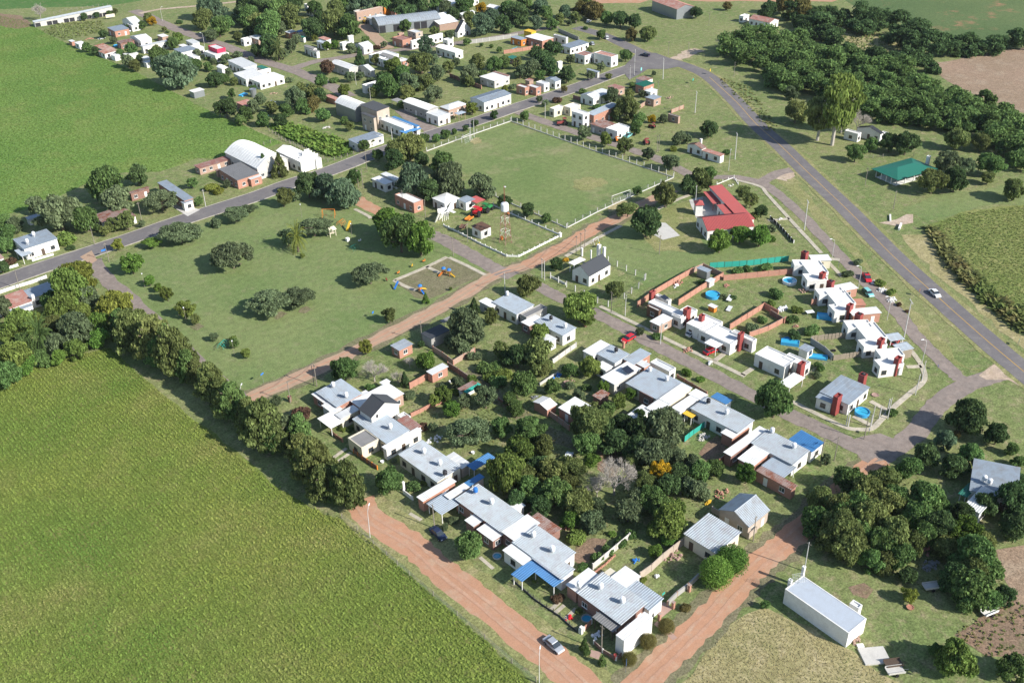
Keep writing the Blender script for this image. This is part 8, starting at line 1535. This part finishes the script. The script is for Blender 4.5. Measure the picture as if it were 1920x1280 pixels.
for a in (('heap of white stones on the frontage road edge, upper', 1653, 545, 2.4, 'white_paint', 40), ('heap of white stones on the frontage road edge, lower', 1672, 563, 2.2, 'white_paint', 36), ('white sacks beside the red truck', 1637, 530, 1.3, 'plastic_white', 14), ('heap of white scrap under netting behind the blue pool', 1466, 580, 2.6, 'plastic_white', 50), ('row of red and white bricks by the round pale pool', 1507, 545, 2.6, 'pale_brick', 34),
          ('bricks stacked along the brick wall of the first lawn', 1272, 530, 2.4, 'orange_brick', 36), ('white rubble beside the brick wall', 1268, 537, 1.4, 'plastic_white', 16), ('orange rubble at the wall corner near the tiny hut', 1362, 536, 1.4, 'orange_brick', 20), ('orange bricks heap on the kerb of the worn street', 1290, 657, 2.2, 'orange_brick', 26), ('white boulder cluster on the lawn verge', 1331, 682, 1.4, 'plastic_white', 14),
          ('brick rubble in the front yard beside the ribbed wall', 1062, 995 - 8, 2.4, 'orange_brick', 30), ('pile of tiles and boards by the beige wall', 1262, 1043, 2.6, 'pink_slabs', 40), ('yellow sand bag heap beside the brick toys', 1325, 942, 1.5, 'yellow_paint', 16), ('red and white junk by the backyard fence', 1352, 925, 2.6, 'orange_brick', 30), ('junk heap near the turquoise backyard netting', 1318, 820, 2.4, 'pale_concrete', 40), ('stones in the far backyard by the alley wall', 1065, 720, 2.6, 'pink_slabs', 30),
          ('bricks in the scrap yard under the trees', 1730, 1030, 3.4, 'orange_brick', 60), ('metal scrap in the shaded scrap yard', 1745, 1060, 2.6, 'grey_metal', 40), ('broken bricks at the foot of the long white hall', 1602, 1200, 1.8, 'pale_brick', 24), ('rubble on the pale slab by the brick ruin', 1255, 184, 2.6, 'pale_brick', 30), ('stone heap in the villa meadow', 822, 108, 2.4, 'grey_concrete', 24),
          ('brick rubble on the rough garden lawn', 513, 176, 2.2, 'pale_brick', 22), ('white rubble in the orchard field', 612, 240, 2.2, 'pale_concrete', 22), ('red clay pots near the corner house gate', 1067, 1160, 1.0, 'red_car', 10), ('white garden ornaments on the corner house patio', 1120, 1190, 1.6, 'plastic_white', 18), ('blue and red toys on the back lawn', 1192, 1052, 1.2, 'blue_paint', 10),
          ('white garden furniture on the corner lawn', 1232, 1081, .8, 'plastic_white', 8), ('buckets and tubs under the backyard spreading tree', 815, 824, 2.6, 'plastic_white', 22), ('blue sacks beside the backyard hedge', 1045, 705, 1.8, 'blue_paint', 16), ('laundry and boxes at the alley shed', 1003, 745, 1.5, 'grey_metal', 16), ('orange rubble on the lawn under the young shrubs', 1492, 613, 1.2, 'orange_brick', 14),
          ('heap of tiles beside the house on the pitch street', 1193, 248, 2.0, 'pale_concrete', 18), ('white boulders by the school roof end', 1370, 348, 1.4, 'white_paint', 6), ('white boulders at the school path', 1462, 412, 1.2, 'white_paint', 6), ('vehicle wrecks under the central dark trees', 1000, 935, 2.5, 'laundry', 20), ('bricks and planks between the far crop sheds', 168, 74, 3.0, 'orange_brick', 30), ('white tanks and bins behind the far crop sheds', 190, 73, 3.0, 'plastic_white', 24)): pile(*a)
def pot(label, x, y, mat='plastic_white', r=.45, h=.5):
    p = P(x, y); m = MB(); m.lathe([(0, 0), (r * .7, 0), (r, h), (r * .85, h), (r * .8, h - .1), (0, h - .12)], 12); tag(m.build('planter', mat, None, (p[0], p[1], 0)), label, 'planter')
for a in (('white round planter in the porch garden lawn', 717, 867), ('round white basin in the far backyard', 887, 850), ('white round tub on the backyard grass', 845, 717), ('red post lamp planter on the corner verge', 1153, 1236, 'red_paint', .3, 1.3), ('white cistern drum at the house with backyard planks', 790, 832), ('brick ring around the yellow-green tree foot', 1706, 1140, 'orange_brick', .7, .4),
          ('rusty oil drum beside the water tower', 941, 449, 'orange_paint', .5, .9), ('round silo drum by the collapsing rusty shed', 476, 182, 'grey_metal', 1.6, 3.6), ('stone ring on the lawn of the corner house', 1641, 741, 'pink_slabs', .9, .2), ('tyre ring on the lone house lawn', 1563, 658, 'tyre', .6, .25), ('brick gatepost drum on the park road verge', 544, 752, 'dark_brick', .5, 1.5)): pot(*a)
def gatepost(label, x, y, h=1.8, mat='white_paint', w=.5):
    p = P(x, y); m = MB(); m.box(-w / 2, -w / 2, 0, w / 2, w / 2, h); m.box(-w / 2 - .06, -w / 2 - .06, h, w / 2 + .06, w / 2 + .06, h + .1); tag(m.build('gatepost', mat, None, (p[0], p[1], 0)), label, 'gatepost')
for a in (('white statue post at the terrace garden gate', 757, 920, 2.4), ('white meter post at the corner house gate', 1090, 1187, 1.6), ('brick pillar of the tiled forecourt, upper', 1262, 1140, 1.6, 'orange_brick'), ('brick pillar of the tiled forecourt, lower', 1236, 1162, 1.6, 'orange_brick'), ('brick pier at the stone wall bend', 1292, 1108, 1.6, 'orange_brick'), ('brick gate pillar by the street at the spiky tree', 1097, 612, 1.6, 'orange_brick'),
          ('brick gate pillar by the terrace side room', 1169, 652, 1.8, 'orange_brick'), ('white chapel gate pillar with a stay', 1091, 480, 2.6, 'white_paint'), ('white pillar at the yard wall corner', 1050, 444, 1.3, 'white_paint', .8), ('white pump housing beside the cabin', 652 + 0, 452, 1.0, 'white_paint', 1.0), ('orange brick pillar heap at the scrubby back lawn', 986, 1060 - 60, 1.0, 'orange_brick')): gatepost(*a)
# ================================================================== CROPS AND ROUGH GRASS
def in_poly(x, y, poly):
    c = np.zeros(len(x), bool); n = len(poly)
    for i in range(n):
        (x1, y1), (x2, y2) = poly[i], poly[i - 1]
        if y1 == y2: continue
        c ^= ((y1 > y) != (y2 > y)) & (x < (x2 - x1) * (y - y1) / (y2 - y1) + x1)
    return c
def view(x, y, m=40):
    d = np.stack([x, y, np.full_like(x, -H)], 0); c = CM @ d; return (c[2] > 5) & (np.abs(c[0] / c[2] * F) < 960 + m) & (np.abs(c[1] / c[2] * F) < 640 + m)
def scatter(name, poly_px, mat, sx, sy, jit, hgt, wid, per, label_kind='stuff', rows=True, thin=1.0, seed=5, lift=1.1):
    r = np.random.default_rng(seed); Z(0, 0, 1); poly = [P(*q) for q in poly_px]; xs = [p[0] for p in poly]; ys = [p[1] for p in poly]
    gx, gy = np.meshgrid(np.arange(min(xs), max(xs), sx), np.arange(min(ys), max(ys), sy)); x, y = gx.ravel(), gy.ravel()
    x = x + r.normal(0, jit * sx, len(x)) + 0.5 * np.sin(y * 0.05); y = y + r.uniform(-.5, .5, len(y)) * sy
    k = view(x, y); x, y = x[k], y[k]; k = in_poly(x, y, poly) & (r.random(len(x)) < thin); x, y = x[k], y[k]
    n = len(x); vs = []; ts = []; tint = r.random(n)
    for j in range(per):
        a = r.uniform(0, 6.283, n); el = r.uniform(0.1, lift, n); L = hgt * r.uniform(.7, 1.3, n); w = wid * r.uniform(.7, 1.3, n)
        d = np.stack([np.cos(a) * np.cos(el), np.sin(a) * np.cos(el), np.sin(el)], 1); s = np.stack([-np.sin(a), np.cos(a), np.zeros(n)], 1)
        b = np.stack([x, y, np.full(n, 0.05)], 1); b = b + s * r.normal(0, wid * .5, n)[:, None]
        m_ = b + d * (L * .6)[:, None]; e = b + d * L[:, None] + np.array([0, 0, -1]) * (L * .18)[:, None]
        vs.append(np.stack([b - s * (w * .3)[:, None], b + s * (w * .3)[:, None], m_ + s * w[:, None], m_ - s * w[:, None]], 1)); ts.append(np.repeat(tint, 4))
        vs.append(np.stack([m_ - s * w[:, None], m_ + s * w[:, None], e + s * (w * .35)[:, None], e - s * (w * .35)[:, None]], 1)); ts.append(np.repeat(np.clip(tint + .15, 0, 1), 4))
    V = np.concatenate([v.reshape(-1, 3) for v in vs]); T = np.concatenate(ts); nq = len(V) // 4
    me = bpy.data.meshes.new(name); me.vertices.add(len(V)); me.vertices.foreach_set('co', V.astype(np.float32).ravel()); me.loops.add(nq * 4); me.loops.foreach_set('vertex_index', np.arange(nq * 4, dtype=np.int32))
    me.polygons.add(nq); me.polygons.foreach_set('loop_start', (np.arange(nq) * 4).astype(np.int32)); me.update(calc_edges=True)
    at = me.attributes.new('tint', 'FLOAT', 'POINT'); at.data.foreach_set('value', T.astype(np.float32)); me.materials.append(MATS[mat]); o = bpy.data.objects.new(name, me); COL.objects.link(o); o['kind'] = 'stuff'; return nq
def field_leaf(name, a, b, c, big=0.03, mid=0.12, tr=0.3):
    m, nt, nodes, links = new_mat(name); p = pos(nt); at = nodes.new('ShaderNodeAttribute'); at.attribute_name = 'tint'
    col = mixc(nt, noise(nt, big, 5, 0.6, p, 0.36, 0.62), a, b); col = mixc(nt, noise(nt, mid, 5, 0.65, p, 0.5, 0.74), col, c)
    r = nodes.new('ShaderNodeMapRange'); r.inputs['To Min'].default_value = 0.72; r.inputs['To Max'].default_value = 1.28; links.new(at.outputs['Fac'], r.inputs['Value']); col = mixc(nt, 1.0, col, r.outputs[0], 'MULTIPLY')
    d = nodes.new('ShaderNodeBsdfDiffuse'); t = nodes.new('ShaderNodeBsdfTranslucent'); mx = nodes.new('ShaderNodeMixShader'); o = nodes.new('ShaderNodeOutputMaterial')
    links.new(col, d.inputs[0]); links.new(col, t.inputs[0]); mx.inputs[0].default_value = tr; links.new(d.outputs[0], mx.inputs[1]); links.new(t.outputs[0], mx.inputs[2]); links.new(mx.outputs[0], o.inputs[0]); MATS[name] = m
field_leaf('crop_leaf', (0.175, 0.278, 0.060), (0.285, 0.330, 0.080), (0.35, 0.32, 0.13), 0.022, 0.035, 0.4); field_leaf('far_leaf', (0.130, 0.235, 0.055), (0.180, 0.265, 0.070), (0.22, 0.27, 0.085), 0.015, 0.05, 0.4)
field_leaf('orchard_leaf', (0.12, 0.21, 0.045), (0.15, 0.23, 0.05), (0.18, 0.22, 0.06)); field_leaf('straw_leaf', (0.42, 0.35, 0.19), (0.33, 0.30, 0.15), (0.20, 0.24, 0.09)); field_leaf('weed_leaf', (0.12, 0.16, 0.05), (0.17, 0.18, 0.07), (0.28, 0.22, 0.10)); field_leaf('reed_leaf', (0.175, 0.215, 0.07), (0.14, 0.185, 0.06), (0.23, 0.225, 0.09), 0.03, 0.1)
q = [scatter('crop_rows', CROP_A, 'crop_leaf', 0.86, 0.31, .07, .46, .125, 3, lift=.85),
     scatter('far_crop_rows', CROP_B, 'far_leaf', 1.1, 1.0, .3, .4, .28, 2, lift=.6),
     scatter('straw_tufts', [(1250, 1330), (1340, 1205), (1400, 1152), (1435, 1142), (1478, 1165), (1600, 1225), (1750, 1330)], 'straw_leaf', 0.6, 0.5, .4, .28, .07, 3, lift=.7),
     scatter('tall_grass', [(1742, 428), (1800, 402), (1920, 386), (2100, 362), (2150, 800), (1990, 660), (1905, 602), (1850, 556), (1790, 498), (1747, 450)], 'reed_leaf', 0.9, 0.9, .45, .5, .15, 3, lift=.8),
     scatter('hedge_weeds', [(1738, 430), (1750, 430), (1800, 490), (1860, 550), (1960, 620), (1960, 640), (1900, 612), (1845, 565), (1785, 508)], 'weed_leaf', 0.7, 0.7, .4, 2.2, .5, 3),
     scatter('clearing_weeds', [(1562, 46), (1600, 50), (1700, 82), (1712, 92), (1700, 100), (1640, 104), (1590, 85)], 'reed_leaf', 1.8, 1.8, .45, 1.2, .4, 2),
     scatter('plot_weeds', [(1790, 1190), (1850, 1140), (1890, 1110), (1990, 1180), (1990, 1300), (1880, 1230), (1850, 1230)], 'weed_leaf', 0.9, 0.9, .45, .5, .2, 3, thin=.55),
     scatter('verge_weeds', [(1340, 145), (1400, 155), (1460, 240), (1440, 250), (1400, 200)], 'weed_leaf', 1.4, 1.4, .45, .9, .4, 2, thin=.6),
     scatter('orchard_rows', [(505, 240), (530, 228), (660, 270), (655, 292), (620, 294), (560, 272)], 'orchard_leaf', 2.0, 0.7, .12, 1.9, .5, 5),
     scatter('field_weeds', [(80, 60), (110, 45), (190, 40), (200, 60), (120, 76)], 'reed_leaf', 1.6, 1.6, .45, 1.1, .4, 2)]
Z(0, 0, 1)
_yard = [((900, 650), (1100, 720), (1300, 860), (1330, 960), (1200, 1040), (1000, 960), (860, 760)), ((640, 780), (800, 700), (960, 780), (900, 830), (760, 800)), ((1500, 880), (1700, 900), (1860, 1000), (1900, 1120), (1700, 1100), (1530, 1000))]
for i, pz in enumerate(_yard): q.append(scatter('rough_grass', list(pz), 'weed_leaf', .9, .9, .45, .35, .16, 2, thin=.5, seed=20 + i))
# ================================================================== THE AIR
def air():
    m, nt, _, links = new_mat('air'); v = nt.nodes.new('ShaderNodeVolumePrincipled'); o = nt.nodes.new('ShaderNodeOutputMaterial')
    v.inputs['Color'].default_value = (0.80, 0.88, 1.0, 1); v.inputs['Density'].default_value = 0.00003; v.inputs['Anisotropy'].default_value = 0.1; links.new(v.outputs[0], o.inputs['Volume']); MATS['air'] = m
    b = MB(); b.box(-2900, -2900, -1.0, 4900, 4900, 146.0); q = b.build('haze', 'air'); q['kind'] = 'stuff'
air()
